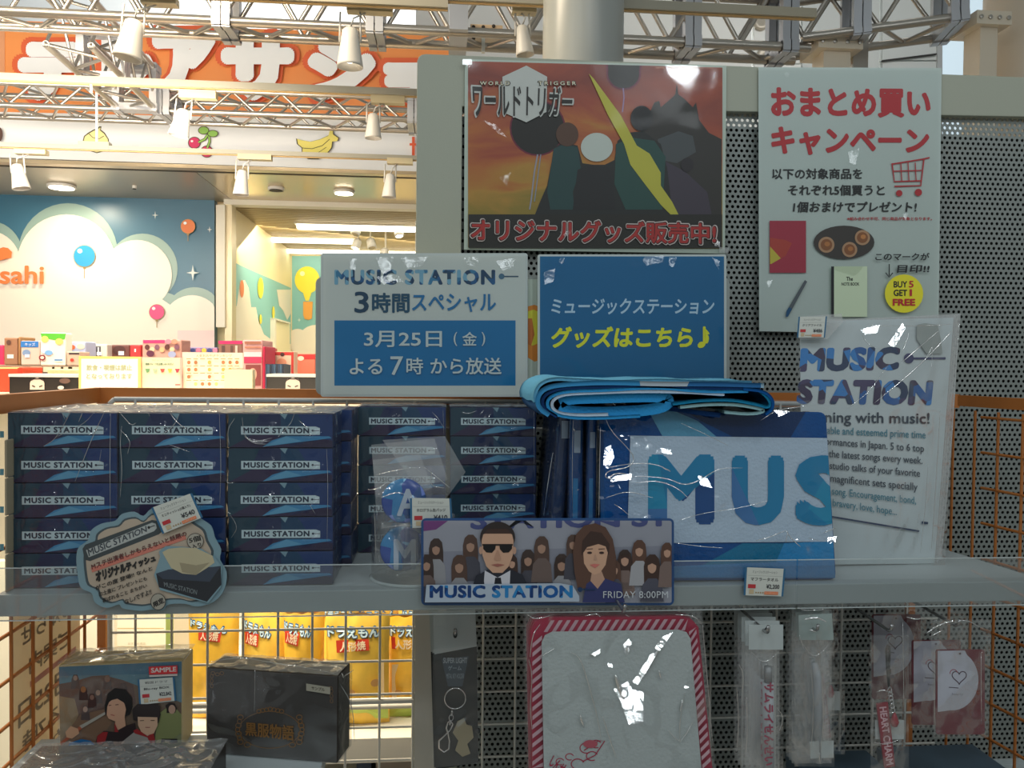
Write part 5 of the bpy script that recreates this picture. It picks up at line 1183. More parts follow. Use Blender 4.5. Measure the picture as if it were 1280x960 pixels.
# boxed set 1
Yd = 1.16; PD = tilted(150, 941, Yd, 1.0, 0)
q = [(73.3, 833), (227.5, 826.5), (227, 931), (75, 941)]
t = thing('boxed_set', 'gold-edged boxed set with a costume drama cover photo and a red SAMPLE sticker', 'box', PD.p(150, 941))
PDb = [PD.p(*p) for p in q]; PDb[2].z = PDb[3].z = ZL+0.0005; PDb[0].z = PDb[1].z = (PDb[0].z+PDb[1].z)/2
w_ = PDb[1]-PDb[0]
bevel(MB().extr(PDb, -PD.n*0.055).build('case', mat('gold_card', (0.62, 0.48, 0.22), 0.4), t), 0.0012)
pr = Print(PD, 0.00008, 0.0003)
def D(pts): return [(60+x/6, 800+y/6) for x, y in pts]
pr.poly(D([(82, 202), (1003, 160), (1000, 775), (95, 838)]), ink(76, 56, 38)); pr.poly(D([(82, 202), (1003, 160), (1003, 470), (640, 330), (420, 270), (200, 330), (84, 330)]), ink(58, 92, 104)); pr.poly(D([(82, 202), (1003, 160), (1003, 250), (84, 270)]), ink(38, 80, 100))
pr.poly(D([(84, 330), (200, 310), (330, 270), (420, 265), (560, 300), (640, 330), (660, 480), (430, 520), (250, 560), (88, 600)]), ink(66, 40, 28))
pr.poly(D([(84, 420), (200, 440), (230, 560), (160, 700), (92, 760)]), ink(104, 84, 56)); pr.poly(D([(240, 560), (420, 520), (480, 620), (360, 780), (150, 830), (96, 836), (94, 760)]), ink(92, 64, 40))
for x, y, r, c in ((205, 285, 16, (120, 92, 76)), (375, 395, 18, (120, 92, 76)), (445, 290, 22, (90, 60, 44)), (565, 350, 20, (60, 40, 32)), (280, 520, 18, (130, 104, 90)), (265, 370, 20, (110, 70, 40)), (330, 430, 16, (96, 70, 60))):
    pr.poly(D([(x-34, y+80), (x-28, y+8), (x-14, y-26), (x+14, y-26), (x+28, y+8), (x+36, y+80)]), ink(46, 26, 24)); pr.poly(D(arc(x, y, r, r*1.2, n=14)), ink(*c))
pr.poly(D([(930, 480), (820, 560), (800, 780), (1000, 776), (1002, 560)]), ink(92, 96, 62)); pr.poly(D([(890, 520), (880, 490), (910, 470), (950, 475), (968, 510), (955, 545), (890, 548)]), ink(26, 20, 20)); pr.poly(D(arc(930, 520, 26, 34, n=16)), ink(132, 106, 92)); pr.poly(D([(850, 740), (970, 740), (972, 780), (850, 785)]), ink(24, 22, 22))
# sword
pr.poly(D([(235, 645), (425, 540), (440, 552), (250, 665)]), ink(120, 116, 108)); pr.poly(D([(90, 770), (240, 645), (255, 665), (100, 790)]), ink(120, 60, 40)); pr.poly(D([(130, 690), (170, 645), (225, 665), (235, 700), (180, 740), (140, 730)]), ink(146, 112, 88))
# left man
pr.poly(D([(430, 560), (425, 490), (450, 400), (500, 360), (580, 370), (628, 430), (635, 500), (612, 560), (560, 580)]), ink(20, 17, 17)); pr.poly(D([(445, 500), (470, 440), (520, 425), (570, 460), (585, 520), (575, 580), (585, 660), (500, 690), (505, 610), (455, 590), (440, 560)]), ink(146, 112, 92)); pr.poly(D([(440, 480), (470, 420), (560, 420), (600, 480), (588, 520), (570, 470), (520, 440), (480, 450)]), ink(20, 17, 17)); pr.line(D([(470, 560), (500, 566)]), 1.0, ink(120, 60, 56)); pr.line(D([(455, 492), (475, 488)]), 0.8, ink(30, 20, 18)); pr.line(D([(505, 486), (530, 484)]), 0.8, ink(30, 20, 18))
pr.poly(D([(350, 790), (370, 720), (420, 680), (500, 690), (590, 640), (655, 620), (660, 680), (560, 760), (520, 815), (360, 828)]), ink(32, 24, 26)); pr.poly(D([(370, 720), (410, 690), (450, 690), (430, 760), (390, 790), (365, 770)]), ink(112, 28, 30)); pr.poly(D([(500, 620), (530, 690), (500, 690)]), ink(110, 30, 32))
# right man
pr.poly(D([(520, 815), (560, 760), (660, 680), (740, 700), (800, 740), (806, 790)]), ink(112, 108, 104)); pr.poly(D([(640, 600), (632, 520), (670, 480), (830, 480), (845, 560), (830, 620), (800, 640)]), ink(34, 28, 28)); pr.poly(D([(672, 570), (820, 568), (822, 640), (795, 700), (745, 715), (700, 690), (676, 640)]), ink(150, 122, 102)); pr.poly(D([(640, 680), (668, 665), (745, 720), (790, 700), (806, 760), (780, 800), (745, 730), (650, 700)]), ink(112, 30, 32)); pr.poly(D([(655, 575), (660, 490), (840, 490), (838, 580)]), ink(36, 30, 30)); pr.line(D([(730, 655), (765, 655)]), 0.9, ink(110, 60, 56)); pr.line(D([(690, 605), (720, 603)]), 0.8, ink(40, 26, 22)); pr.line(D([(770, 603), (800, 603)]), 0.8, ink(40, 26, 22))
pr.poly(D([(120, 838), (165, 770), (250, 742), (320, 755), (372, 805), (378, 822)]), ink(14, 70, 112)); pr.text('豪華特典', 0, 0, 0, 0, ink(130, 150, 160), 0.04, quad=D([(160, 785), (330, 775), (332, 815), (162, 825)]))
pr.poly(D([(755, 200), (970, 190), (972, 252), (758, 260)]), ink(160, 40, 44)); pr.text('SAMPLE', 0, 0, 0, 0, ink(170, 160, 156), 0.04, quad=D([(772, 210), (962, 200), (963, 236), (773, 246)]))
pr.poly(D([(760, 264), (970, 254), (970, 268), (761, 277)]), ink(160, 150, 146))
pr.done(t, 'cover_print')
wrp = [PD.p(71.5, 831), PD.p(229.5, 824.5), PD.p(229, 933), PD.p(73.5, 942)]
for v in wrp[2:]: v.z = ZL+0.0008
def fnw(u, v): 
    a = wrp[0].lerp(wrp[1], u); b = wrp[3].lerp(wrp[2], u); return a.lerp(b, v)+PD.n*(0.0016+0.0012*noise.noise(Vector((u*5, v*4, 2))))
MB().grid(fnw, 20, 16).build('wrap', pw, t, True)
def fnt(u, v): return wrp[0].lerp(wrp[1], u)-PD.n*0.06*v+Vector((0, 0, 0.0012+0.0035*abs(noise.noise(Vector((u*12, v*5, 3))))))
MB().grid(fnt, 26, 10).build('wrap_top', topf, t, True)
o = tag(PD, ((173, 849.5), (217, 846.5), (219.5, 876), (175, 881)), '戦国ドラマ', 'Blu-ray BOX', '¥22,842', 'price tag reading 22,842 yen on the costume drama boxed set', 0.003)
# boxed set 2 (black and gold), turned
P2 = tilted(340, 940, 1.13, -13.0, 0)
n2 = P2.n
a = P2.p(258.5, 831); b = P2.p(422, 849); zt2_ = (a.z+b.z)/2; a.z = b.z = zt2_
t = thing('boxed_set', 'black boxed set with gold frame and gold characters, beside the costume drama set', 'box', ((a.x+b.x)/2, (a.y+b.y)/2, ZL))
Q = [a, b, Vector((b.x, b.y, ZL+0.0005)), Vector((a.x, a.y, ZL+0.0005))]
blkm = mat('black_card', rgb(34, 28, 24, K), 0.35)
bevel(MB().extr(Q, -n2*0.05).build('case', blkm, t), 0.0012)
gold = mat('gold_foil', rgb(112, 80, 44, K), 0.35, 0.35); P2 = Pl(o=a, n=n2)
pr = Print(P2, 0.00008, 0.0003)
def E(pts): return [(230+x/4.267, 740+y/4.267) for x, y in pts]
for cx, cy, fx in ((140, 425, 1), (795, 505, -1)):
    for k in range(3): pr.ring(*E([(cx+fx*(14+24*k), cy+8+6*(k % 2))])[0], 2.4, 2.0, 0.7, gold, n=12); pr.ring(*E([(cx+fx*8, cy+24+26*k)])[0], 1.8, 2.4, 0.7, gold, n=12)
pr.ring(*E([(458, 735)])[0], 38, 23, 0.7, gold, n=40)
for k in range(7): pr.ring(*E([(400+k*20, 636-abs(3-k)*-4-12)])[0], 2.8, 2.4, 0.8, gold, n=12)
for sx_ in (-1, 1):
    for k in range(7): pr.ring(*E([(458+sx_*(172-abs(k-3)*5), 668+k*22)])[0], 3.6-(k % 2), 3.0, 0.9, gold, n=12)
    pr.ring(*E([(458+sx_*120, 815)])[0], 4, 3, 0.9, gold, n=12)
pr.text('黒服物語', 0, 0, 0, 0, gold, 0.03, quad=E([(325, 692), (585, 712), (587, 795), (327, 765)]))
pr.poly(E([(652, 488), (780, 508), (780, 546), (652, 526)]), ink(120, 116, 104)); pr.text('サンプル', 0, 0, 0, 0, blkm, 0.03, quad=E([(680, 502), (750, 512), (750, 530), (680, 520)]))
pr.done(t, 'gold_print', kind='stuff')
def fnw(u, v): return a.lerp(b, u)*(1-v)+Q[3].lerp(Q[2], u)*v+n2*(0.0014+0.001*noise.noise(Vector((u*5, v*4, 7))))
MB().grid(fnw, 20, 14).build('wrap', pw, t, True)
def fnt(u, v): return a.lerp(b, u)-n2*0.054*v+Vector((0, 0, 0.0012+0.003*abs(noise.noise(Vector((u*12, v*5, 9))))))
MB().grid(fnt, 24, 8).build('wrap_top', topf, t, True)
def fnt(u, v): return b-n2*0.054*u+Vector((0.0012+0.0015*abs(noise.noise(Vector((u*6, v*9, 4)))), 0, 0))+Vector((0, 0, (ZL-b.z)*v))
MB().grid(fnt, 8, 16).build('wrap_side', pw, t, True)
# flat wrapped sets lying in front
def flat_pack(px0, px1, pyb, Ya, Yb_, label, rot=0):
    A_ = at(px0, pyb, Yb_); B_ = at(px1, pyb, Yb_)
    zt_ = min(A_.z, ZL+0.06); t = thing('flat_boxed_set', label, 'box', ((A_.x+B_.x)/2, (Ya+Yb_)/2, ZL))
    bevel(MB().box((A_.x, Ya, ZL+0.0005), (B_.x, Yb_, zt_)).build('case', blkm, t), 0.002)
    def f1(u, v): return Vector((A_.x-0.002+u*(B_.x-A_.x+0.004), Ya+v*(Yb_-Ya), zt_+0.002+0.004*abs(noise.noise(Vector((u*10, v*6, px0))))))
    MB().grid(f1, 34, 16).build('wrap', topf, t, True)
    MB().box((A_.x+0.01, Ya-0.0012, ZL+0.008), (B_.x-0.01, Ya-0.0002, zt_-0.006)).build('label_strip', ink(60, 60, 66), t)
flat_pack(52, 283, 932, 0.96, 1.105, 'wrapped black set lying flat in front of the costume drama set')
flat_pack(178, 418, 946, 0.90, 0.955, 'wrapped black set lying flat at the very bottom, below the gold frame set')

# ---- hanging goods
hook_m = mat('hook_chrome', (0.42, 0.42, 0.42), 0.25, 0.9)
def hook(px, py, Y, label):
    p = at(px, py, Y); 
    mb = MB(); z0 = p.z+0.012
    mb.tube([(p.x, YG-0.006, z0), (p.x, Y+0.02, p.z), (p.x, Y+0.003, p.z-0.001), (p.x, Y-0.004, p.z+0.003), (p.x, Y-0.006, p.z+0.010)], 0.0022, 8)
    mb.box((p.x-0.012, YG-0.008, z0-0.012), (p.x+0.012, YG-0.004, z0+0.012))
    return setlab(mb.build('peg_hook', hook_m, None, True), label, 'hook', 'peg hooks')
white_card = ink(132, 138, 138)
# key ring pack
PK = Pl(1.22)
hook(569, 793, 1.21, 'peg hook carrying the key ring packs')
def keypack(dx, dy, d, main):
    pl = Pl(1.22+d); f = lambda pts: [(x+dx, y+dy) for x, y in pts]
    t = thing('key_ring_pack', 'carded key ring in a clear sleeve, %s' % ('front one with clasp under the shelf' if main else 'second, right behind the front one' if d < .02 else 'third, hindmost on the hook'), 'key ring', pl.p(570+dx, 958+dy), 'key ring packs')
    slab(pl, f([(541, 764), (594, 762), (596, 808), (543, 818)]), 0.0006, white_card, t, 'header_card')
    slab(pl, f([(543, 818), (596, 808), (598, 953), (547, 962)]), 0.001, ink(28, 30, 30), t, 'black_card')
    if main:
        pr = Print(pl, 0.0001, 0.0004)
        pr.disc(569, 793, 2.6, 4.8, ink(20, 20, 20), 14)
        pr.poly([(552, 824), (586, 820), (578, 858), (560, 858)], ink(48, 58, 66)); pr.text('SUPER LIGHT', 554, 822, 584, 829, ink(120, 126, 130), 0.03); pr.text('ゲーム', 560, 832, 577, 838, ink(110, 120, 126), 0.03); pr.text('METAL KEY HOLDER', 558, 842, 580, 848, ink(110, 120, 126), 0.0)
        for k in range(6): pr.disc(552+9*k, 900+7*(k % 3), 3.4, 3.0, ink(40, 42, 42), 12)
        pr.done(t)
        ch = mat('chrome', (0.75, 0.75, 0.76), 0.12, 1.0); c = pl.p(569, 873, 0.005); rr_ = (pl.p(582, 873)-pl.p(569, 873)).length
        MB().tube([c+Vector((rr_*math.cos(R(a_)), 0, rr_*math.sin(R(a_)))) for a_ in range(0, 360, 12)], 0.0011, 8, True).build('split_ring', ch, t, True)
        for k in range(3):
            cc = pl.p(565-k*1.0, 891+k*6, 0.006); MB().tube([cc+Vector((0.0032*math.cos(R(a_))*(1 if k % 2 else .3), 0.0032*math.cos(R(a_))*(.3 if k % 2 else 1), 0.0045*math.sin(R(a_)))) for a_ in range(0, 360, 24)], 0.0007, 6, True).build('chain_link', ch, t, True)
        pts = [pl.p(x, y, 0.006) for x, y in ((563, 900), (566, 905), (563, 912), (557, 918), (549, 926), (549, 935), (555, 940), (561, 936), (562, 926), (560, 916), (558, 910), (560, 903))]
        MB().tube(pts, 0.0013, 8, True).build('clasp', ch, t, True)
        slab(pl, [(572, 902), (580, 898), (583, 906), (590, 908), (592, 922), (584, 930), (588, 942), (578, 946), (569, 938), (573, 926), (566, 916)], 0.002, ink(112, 104, 82), t, 'metal_charm', 0.004)
        def fs_(u, v): return pl.p(541+u*57, 812+v*148-u*6, 0.010+0.002*noise.noise(Vector((u*3, v*6, 1))))
        MB().grid(fs_, 12, 24).build('sleeve', bagf, t, True)
keypack(0, 0, 0, True); keypack(-2.5, -1.5, 0.012, False); keypack(-4.5, -3, 0.024, False)
# striped hand towel in bags
PH2 = tilted(770, 960, 1.08, 2, 3)
OUT = [(663, 790), (668, 777), (680, 772.5), (850, 771), (864, 774), (873, 784), (892, 975), (666, 975)]
INN = [(677, 803), (681, 794), (690, 789.5), (848, 787), (858, 790), (863, 798), (878, 975), (680, 975)]
crim = ink(118, 26, 48); pinkw = ink(142, 116, 124)
def handtowel(k, main):
    off = -0.012*k; dx_, dy_ = -1.5*k, -2*k
    pl = PH2
    t = thing('striped_hand_towel', 'white hand towel with red candy-striped border in a clear bag, %s' % (('frontmost of the pile', 'second in the pile', 'third in the pile', 'last in the pile')[k]), 'towel', pl.p(770, 975, off), 'striped hand towels hanging under the shelf')
    slab(pl, [(x+dx_, y+dy_) for x, y in OUT], 0.006, crim, t, 'towel_cloth', off)
    if main:
        pr = Print(pl, 0.00012, 0.0003)
        # slanted stripes between the outer and the inner outline
        def band(p0, p1, q0, q1, n, sk):
            p0, p1, q0, q1 = map(Vector, (p0, p1, q0, q1))
            for i in range(n):
                u0 = (i+0.15)/n; u1 = (i+0.62)/n
                f_ = lambda u: min(1, max(0, u))
                pr.poly([tuple(p0.lerp(p1, f_(u0+sk/n))), tuple(p0.lerp(p1, f_(u1+sk/n))), tuple(q0.lerp(q1, f_(u1))), tuple(q0.lerp(q1, f_(u0)))], pinkw)
        band((678, 775.5), (860, 773.8), (678, 790), (860, 788), 18, 0.9)
        band((665.5, 960), (665.5, 790), (679, 960), (677.5, 790), 15, -0.9)
        band((870, 784), (890, 965), (861, 788), (878.5, 965), 17, -0.9)
        cloth_w = mat('terry_white', rgb(124, 130, 130, K), 0.9, bump=0.3, bscale=240, spec=0.1)
        pr.poly(INN, cloth_w)
        for cx, cy, r in ((700, 952, 5), (712, 946, 5), (733, 935, 8), (745, 930, 6), (740, 945, 7), (722, 955, 8)): pr.ring(cx, cy, r, r*.8, 1.1, crim, a0=20, a1=300, n=16)
        pr.line([(730, 938), (748, 926), (756, 926), (744, 944), (728, 952)], 1.2, crim); pr.text('しんせん', 0, 0, 0, 0, crim, 0.03, quad=((692, 944), (716, 962), (706, 975), (686, 956)))
        pr.disc(738, 930, 9, 5, ink(126, 60, 70))
        pr.done(t, 'towel_print')
    def fs_(u, v):
        x = 657+u*222+v*(5+u*12)+dx_; y = 764+v*212+dy_-2*u
        w = noise.noise(Vector((u*5, v*5, k)))+0.7*(1-abs(noise.noise(Vector((u*8+v*2, v*5-u*2, 4+k))))*3)
        return pl.p(x, y, off+0.0045+(0.003 if main else 0.001)*w)
    MB().grid(fs_, 60 if main else 16, 56 if main else 12).build('bag', film_t if main else bagf, t, True)
for k in range(4): handtowel(k, k == 0)
creases(PH2, [[(680,238),(720,260),(750,350),(790,500),(805,590)], [(810,495),(840,590),(865,665)], [0.8,(560,260),(620,225)], [5,(860,330),(890,420),(930,500)], [3.5,(960,345),(1000,290),(1050,200)], [4,(905,240),(915,190)], [3,(760,250),(800,238)], [(1120,600),(1118,520),(1140,400)], [(1120,600),(1150,560),(1170,520)], [0.8,(1070,550),(1100,585),(1122,598)], [2,(1035,310),(1045,350)], [2.4,(720,490),(735,540)], [1.6,(1120,480),(1130,430)],
  [0.9,(510,90),(540,110),(600,95)], [0.9,(560,130),(530,170),(520,260)], [0.8,(515,270),(530,330),(520,450),(528,550)], [0.9,(740,95),(790,85),(800,100)], [0.8,(1100,90),(1180,95),(1205,130)], [0.8,(1210,130),(1225,300),(1250,600)], [0.8,(900,90),(920,100)]], bpy.data.objects['striped_hand_towel'], 0.0095, 0.0007, 3.2, 500, 740)
HG = lambda pts: [(500+x/3.2, 740+y/3.2) for x, y in pts]
glints(PH2, [HG([(850,300),(900,340),(930,390),(975,400),(972,518),(915,530),(880,430),(850,380)]), HG([(930,360),(990,270),(1000,250),(1030,240),(985,320),(950,370)]), HG([(1020,225),(1050,180),(1092,160),(1070,190),(1040,235)]), HG([(895,210),(915,185),(925,200),(912,250),(900,245)]), HG([(765,250),(800,228),(800,245),(780,256)]), HG([(830,285),(850,290),(850,302),(835,300)]), HG([(1135,378),(1155,368),(1160,380),(1140,385)])], bpy.data.objects['striped_hand_towel'], 0.016)
hook(780, 764, 1.04, 'peg hook above the striped hand towels')
# pens
pen_w = ink(126, 130, 134)
def penpack(px, py, Y, k, txt, grp, who, pen=True, bag_h=190, hw=43):
    pl = Pl(Y)
    lab = '%s, %s' % (who, ['frontmost on its hook', 'second on its hook', 'third on its hook', 'fourth on its hook', 'fifth on its hook', 'hindmost on its hook'][k])
    t = thing('pen_pack', lab, 'pen', pl.p(px+hw/2, py+bag_h), grp)
    slab(pl, [(px, py), (px+hw, py), (px+hw, py+31), (px, py+31)], 0.0008, white_card, t, 'header_card')
    if k == 0:
        pr = Print(pl, 0.0001, 0.0004); pr.disc(px+hw*.53, py+7, 3.5, 4.2, ink(24, 24, 24), 14); pr.poly([(px+hw*.5, py+6), (px+hw*.62, py+3), (px+hw*.62, py+8), (px+hw*.53, py+10)], ink(110, 112, 112)); pr.done(t)
    def fs_(u, v): 
        return pl.p(px+hw*u, py+31+(bag_h-31)*v, 0.016+0.003*noise.noise(Vector((u*3+k, v*7, px))))
    if pen:
        a_ = pl.p(px+24, py+52, 0.004); b_ = pl.p(px+25+k, py+bag_h-6, 0.004); mt = pl.p(px+24, py+72, 0.004)
        MB().tube([a_, mt], 0.0052, 10).build('pen_grip', mat('pen_grey', (0.30, 0.31, 0.32), 0.3, 0.4), t, True)
        MB().tube([mt, b_], 0.0075, 12).build('pen_barrel', pen_w, t, True)
        if k < 2:
            pr = Print(pl, 0.0001, 0.0118); pr.text(txt, 0, 0, 0, 0, ink(116, 30, 56), 0.05, quad=((px+31, py+72), (px+31, py+bag_h-14), (px+19, py+bag_h-14), (px+19, py+72))); pr.done(t, 'lettering')
    MB().grid(fs_, 8, 20).build('sleeve', bagf if k == 0 else bagh, t, True)
for k in range(5): penpack(936-4.6*k, 781-5.0*k, 1.06+0.028*k, k, 'サムライせんせい', 'pen packs on the left hook', 'white pen with red lettering on a white header card')
hook(958, 790, 1.05, 'peg hook carrying the white pen packs')
for k in range(4): 
    pl = Pl(1.10+0.03*k); dxk, dyk = -3.5*k, -4*k
    t = thing('pen_pack', 'slim white pen in a shiny clear sleeve, %s beside the white card pens' % ['front one', 'second one', 'third one', 'rear one'][k], 'pen', pl.p(1018+dxk, 955+dyk), 'shiny sleeved pens')
    def fs_(u, v): return pl.p(993+u*50+dxk, 766+v*192+dyk, 0.013+0.004*noise.noise(Vector((u*5+k, v*9, 5)))+0.002*noise.noise(Vector((u*15+k, v*19, 5))))
    MB().grid(fs_, 14, 40).build('sleeve', bagf if k == 0 else bagh, t, True)
    slab(pl, [(998+dxk, 769+dyk), (1040+dxk, 767+dyk), (1042+dxk, 800+dyk), (999+dxk, 800+dyk)], 0.0006, ink(112, 124, 122), t, 'header_card', 0.001)
    MB().tube([pl.p(1018+dxk, 828+dyk, 0.002), pl.p(1021+dxk, 845+dyk, 0.002), pl.p(1023+dxk, 952+dyk, 0.002)], [0.004, 0.006, 0.0065], 10).build('pen_barrel', pen_w, t, True)
    if k == 0: slab(pl, [(1012, 927), (1042, 926), (1042, 947), (1013, 948)], 0.0006, white_card, t, 'foot_card', 0.008)
hook(1020, 788, 1.09, 'peg hook carrying the shiny sleeved pens')
# charm straps
def strap(px, py, Y, label, lean=0, card=None):
    pl = Pl(Y); t = thing('charm_strap', label, 'strap', pl.p(px, py+190), 'red charm straps')
    rb = mat('strap_black', (0.02, 0.02, 0.022), 0.6)
    MB().tube([pl.p(px, py), pl.p(px-2, py+6), pl.p(px-1, py+30), pl.p(px+1, py+52)], 0.0016, 8).build('cord', rb, t, True); MB().tube([pl.p(px+1, py+1), pl.p(px+2, py+8), pl.p(px+1, py+30), pl.p(px+1, py+52)], 0.0016, 8).build('cord', rb, t, True)
    MB().tube([pl.p(px-1.5, py+30), pl.p(px+1.5, py+31), pl.p(px+1, py+36)], 0.0026, 8).build('cord_bead', rb, t, True)
    for k in range(6):
        cc = pl.p(px+2+k*0.8, py+56+k*5, 0.001); MB().tube([cc+Vector((0.0028*math.cos(R(a_)), 0.001*math.sin(R(a_*2)), 0.0038*math.sin(R(a_)))) for a_ in range(0, 360, 30)], 0.0007, 6, True).build('chain_link', mat('chrome', (0.75, 0.75, 0.76), 0.12, 1.0), t, True)
    c = pl.p(px+8, py+96, 0.001)
    MB().lathe([(0, -0.008), (0.004, -0.006), (0.006, 0), (0.004, 0.006), (0.0015, 0.012), (0, 0.013)], c, 16, cap=False).build('red_bead', mat('red_bead', rgb(112, 20, 34, K), 0.2), t, True)
    tq = ((px-14, py+74), (px, py+72), (px+9, py+152), (px-4, py+154))
    slab(pl, tq, 0.003, ink(104, 22, 36), t, 'red_charm', 0.001)
    pr = Print(pl, 0.0001, 0.0014); q = [Vector(v) for v in tq]
    pr.text('HEART CHARM', 0, 0, 0, 0, ink(160, 130, 136), 0.04, quad=((px-2, py+77), (px+7, py+149), (px-2, py+151), (px-11, py+78))); pr.done(t, 'lettering')
    slab(pl, [(px-16, py+94), (px+20, py+94), (px+20, py+118), (px-16, py+118)], 0.0005, white_card, t, 'paper_label', -0.004)
    def fs_(u, v): return pl.p(px-22+u*48, py-12+v*185, 0.012+0.004*noise.noise(Vector((u*4, v*8, px)))+0.0015*noise.noise(Vector((u*14, v*24, px))))
    MB().grid(fs_, 14, 36).build('sleeve', bagf, t, True)
    return t
strap(1030, 770, 1.21, 'black cord strap with a red charm, hanging left beside the shiny sleeved pens')
strap(1110, 806, 1.08, 'black cord strap with a red charm, hanging below the bent chrome hook')
hook(1112, 788, 1.07, 'long peg hook ending above the lower red charm strap')
# heart cards
def heartcard(x0, y0, Y, k, where):
    pl = Pl(Y); w, h = 61, 106
    t = thing('heart_card', 'dark red card with white field and heart, ' + where, 'card', pl.p(x0+w/2, y0+h), 'red and white heart cards')
    slab(pl, rrect(x0, y0, x0+w, y0+h, 3), 0.0015, ink(76, 16, 28), t, 'card')
    pr = Print(pl, 0.0001, 0.0003)
    pr.poly([(x0+2, y0+1.5), (x0+36, y0+1)]+[(x0+20+33*math.cos(R(a_)), y0+38-38*math.sin(R(a_))) for a_ in range(55, -105, -10)]+[(x0+2, y0+78)], ink(138, 140, 150))
    cx, cy = x0+29, y0+34
    heart = [(cx+0.78*16*math.sin(R(a_))**3*0.72, cy-0.72*(13*math.cos(R(a_))-5*math.cos(R(2*a_))-2*math.cos(R(3*a_))-math.cos(R(4*a_)))*0.78) for a_ in range(0, 361, 12)]
    pr.line(heart, 1.3, ink(46, 24, 44)); pr.line([(x-2.5, y-2.5) for x, y in heart[22:31]], 0.9, ink(120, 40, 60)); pr.line([(cx-13, cy+13), (cx-1, cy+14)], 0.9, ink(46, 24, 44)); pr.text('hearty', cx-9, cy+20, cx+5, cy+24, ink(100, 100, 110), 0.0)
    pr.disc(x0+30, y0+5, 1.4, 1.4, ink(60, 50, 60), 10); pr.done(t)
    def fs_(u, v): 
        return pl.p(x0-10*(1-v)*0-3+u*(w+7)-(1-v)*8*(0.5-u)*1, y0-38+v*(h+42), 0.0075+0.003*noise.noise(Vector((u*3+k, v*6, 8)))+0.0015*noise.noise(Vector((u*13+k, v*16, 8))))
    MB().grid(fs_, 18, 34).build('sleeve', bagf, t, True)
heartcard(1170, 812, 1.07, 0, 'front one at right'); heartcard(1140, 800, 1.15, 1, 'second one, left of the front card'); heartcard(1090, 768, 1.25, 2, 'farthest one, behind the chrome hook')
hook(1196, 782, 1.06, 'peg hook carrying the front heart card')
# blue grey cases on the lower shelf
for i, (x0, x1, y, lab) in enumerate(((982, 1092, 941, 'blue-grey case on the lower shelf under the shiny sleeved pens'), (1096, 1225, 934, 'blue-grey case on the lower shelf under the heart cards'))):
    a_ = at(x0, y, 1.30); b_ = at(x1-10, y, 1.30); z_ = a_.z
    t = thing('flat_case', lab, 'case', ((a_.x+b_.x)/2, 1.2, ZL2))
    bevel(MB().box((a_.x, 1.10, ZL2+0.0005), (b_.x, 1.30, z_)).build('body', ink(50, 66, 78), t), 0.002)
    bevel(MB().box((a_.x-0.001, 1.099, z_-0.012), (b_.x+0.001, 1.301, z_+0.0005)).build('lid', ink(58, 74, 86, 1.7), t), 0.002)
a_ = at(1236, 962, 1.28)
t = thing('low_table', 'white low table corner at the lower right edge beyond the orange wires', 'table', (a_.x+0.1, 1.2, 0))
for lx, ly in ((0.005, 1.11), (0.005, 1.27), (0.28, 1.11), (0.28, 1.27)): MB().box((a_.x+lx, ly, 0), (a_.x+lx+0.02, ly+0.02, a_.z-0.02)).build('leg', white_card, t)
MB().box((a_.x, 1.1, a_.z-0.02), (a_.x+0.3, 1.3, a_.z)).build('table_top', white_card, t); MB().box((a_.x, 1.295, a_.z), (a_.x+0.3, 1.3, a_.z+0.008)).build('table_rim', white_card, t)
# translucent sheet with writing, seen from behind, on the left side grid
m = bpy.data.materials.new('paper_back'); m.use_nodes = True; nt = m.node_tree; b_ = nt.nodes['Principled BSDF']; b_.inputs['Base Color'].default_value = (0.78, 0.70, 0.56, 1); b_.inputs['Roughness'].default_value = 0.7
tr = nt.nodes.new('ShaderNodeBsdfTranslucent'); tr.inputs[0].default_value = (0.85, 0.74, 0.56, 1); mx = nt.nodes.new('ShaderNodeMixShader'); mx.inputs[0].default_value = 0.6
nt.links.new(b_.outputs[0], mx.inputs[1]); nt.links.new(tr.outputs[0], mx.inputs[2]); nt.links.new(mx.outputs[0], nt.nodes['Material Output'].inputs[0])
def sx_(px, py, off): return atx(px, py, XL-0.006+off)
pa = atx(100, 800, XL-0.006).y; pb = atx(16, 800, XL-0.006).y
ztop = atx(60, 700, XL-0.006).z; zbt = atx(16, 985, XL-0.006).z
t = thing('hung_paper', 'pale paper sheet on the left side grid, its writing showing through mirrored', 'paper', (XL-0.006, (pa+pb)/2, zbt))
MB().box((XL-0.0068, pb, zbt), (XL-0.006, pa, ztop)).build('sheet', m, t)
pr = Print(None, 0.0002, 0.0004, fn=lambda y, z, o: Vector((XL-0.006+o, y, z)))
gh = mat('ghost_ink', (0.36, 0.30, 0.22), 0.7); gr = mat('ghost_red', (0.62, 0.30, 0.26), 0.7)
Lh = ztop-zbt
for s_, v0, v1, u0, u1, mm in (('ミュージック', .10, .17, .1, .9, gh), ('お知らせ', .26, .36, .15, .9, gh), ('ご案内', .42, .52, .2, .8, gh), ('3月25日', .62, .74, .1, .95, gh), ('よる7時', .78, .88, .15, .9, gh), ('から', .92, .98, .3, .8, gh)):
    y_ = lambda u: pb+(pa-pb)*u
    # written for the far side: it reads reversed from here
    pr.text(s_, 0, 0, 0, 0, mm, 0.03, quad=((y_(1-u0), ztop-Lh*v0), (y_(1-u1), ztop-Lh*v0), (y_(1-u1), ztop-Lh*v1), (y_(1-u0), ztop-Lh*v1)))
pr.poly([(pb+(pa-pb)*.2, ztop-Lh*.55), (pb+(pa-pb)*.9, ztop-Lh*.55), (pb+(pa-pb)*.9, ztop-Lh*.58), (pb+(pa-pb)*.2, ztop-Lh*.58)], gr)
pr.done(t, 'writing', kind='stuff')

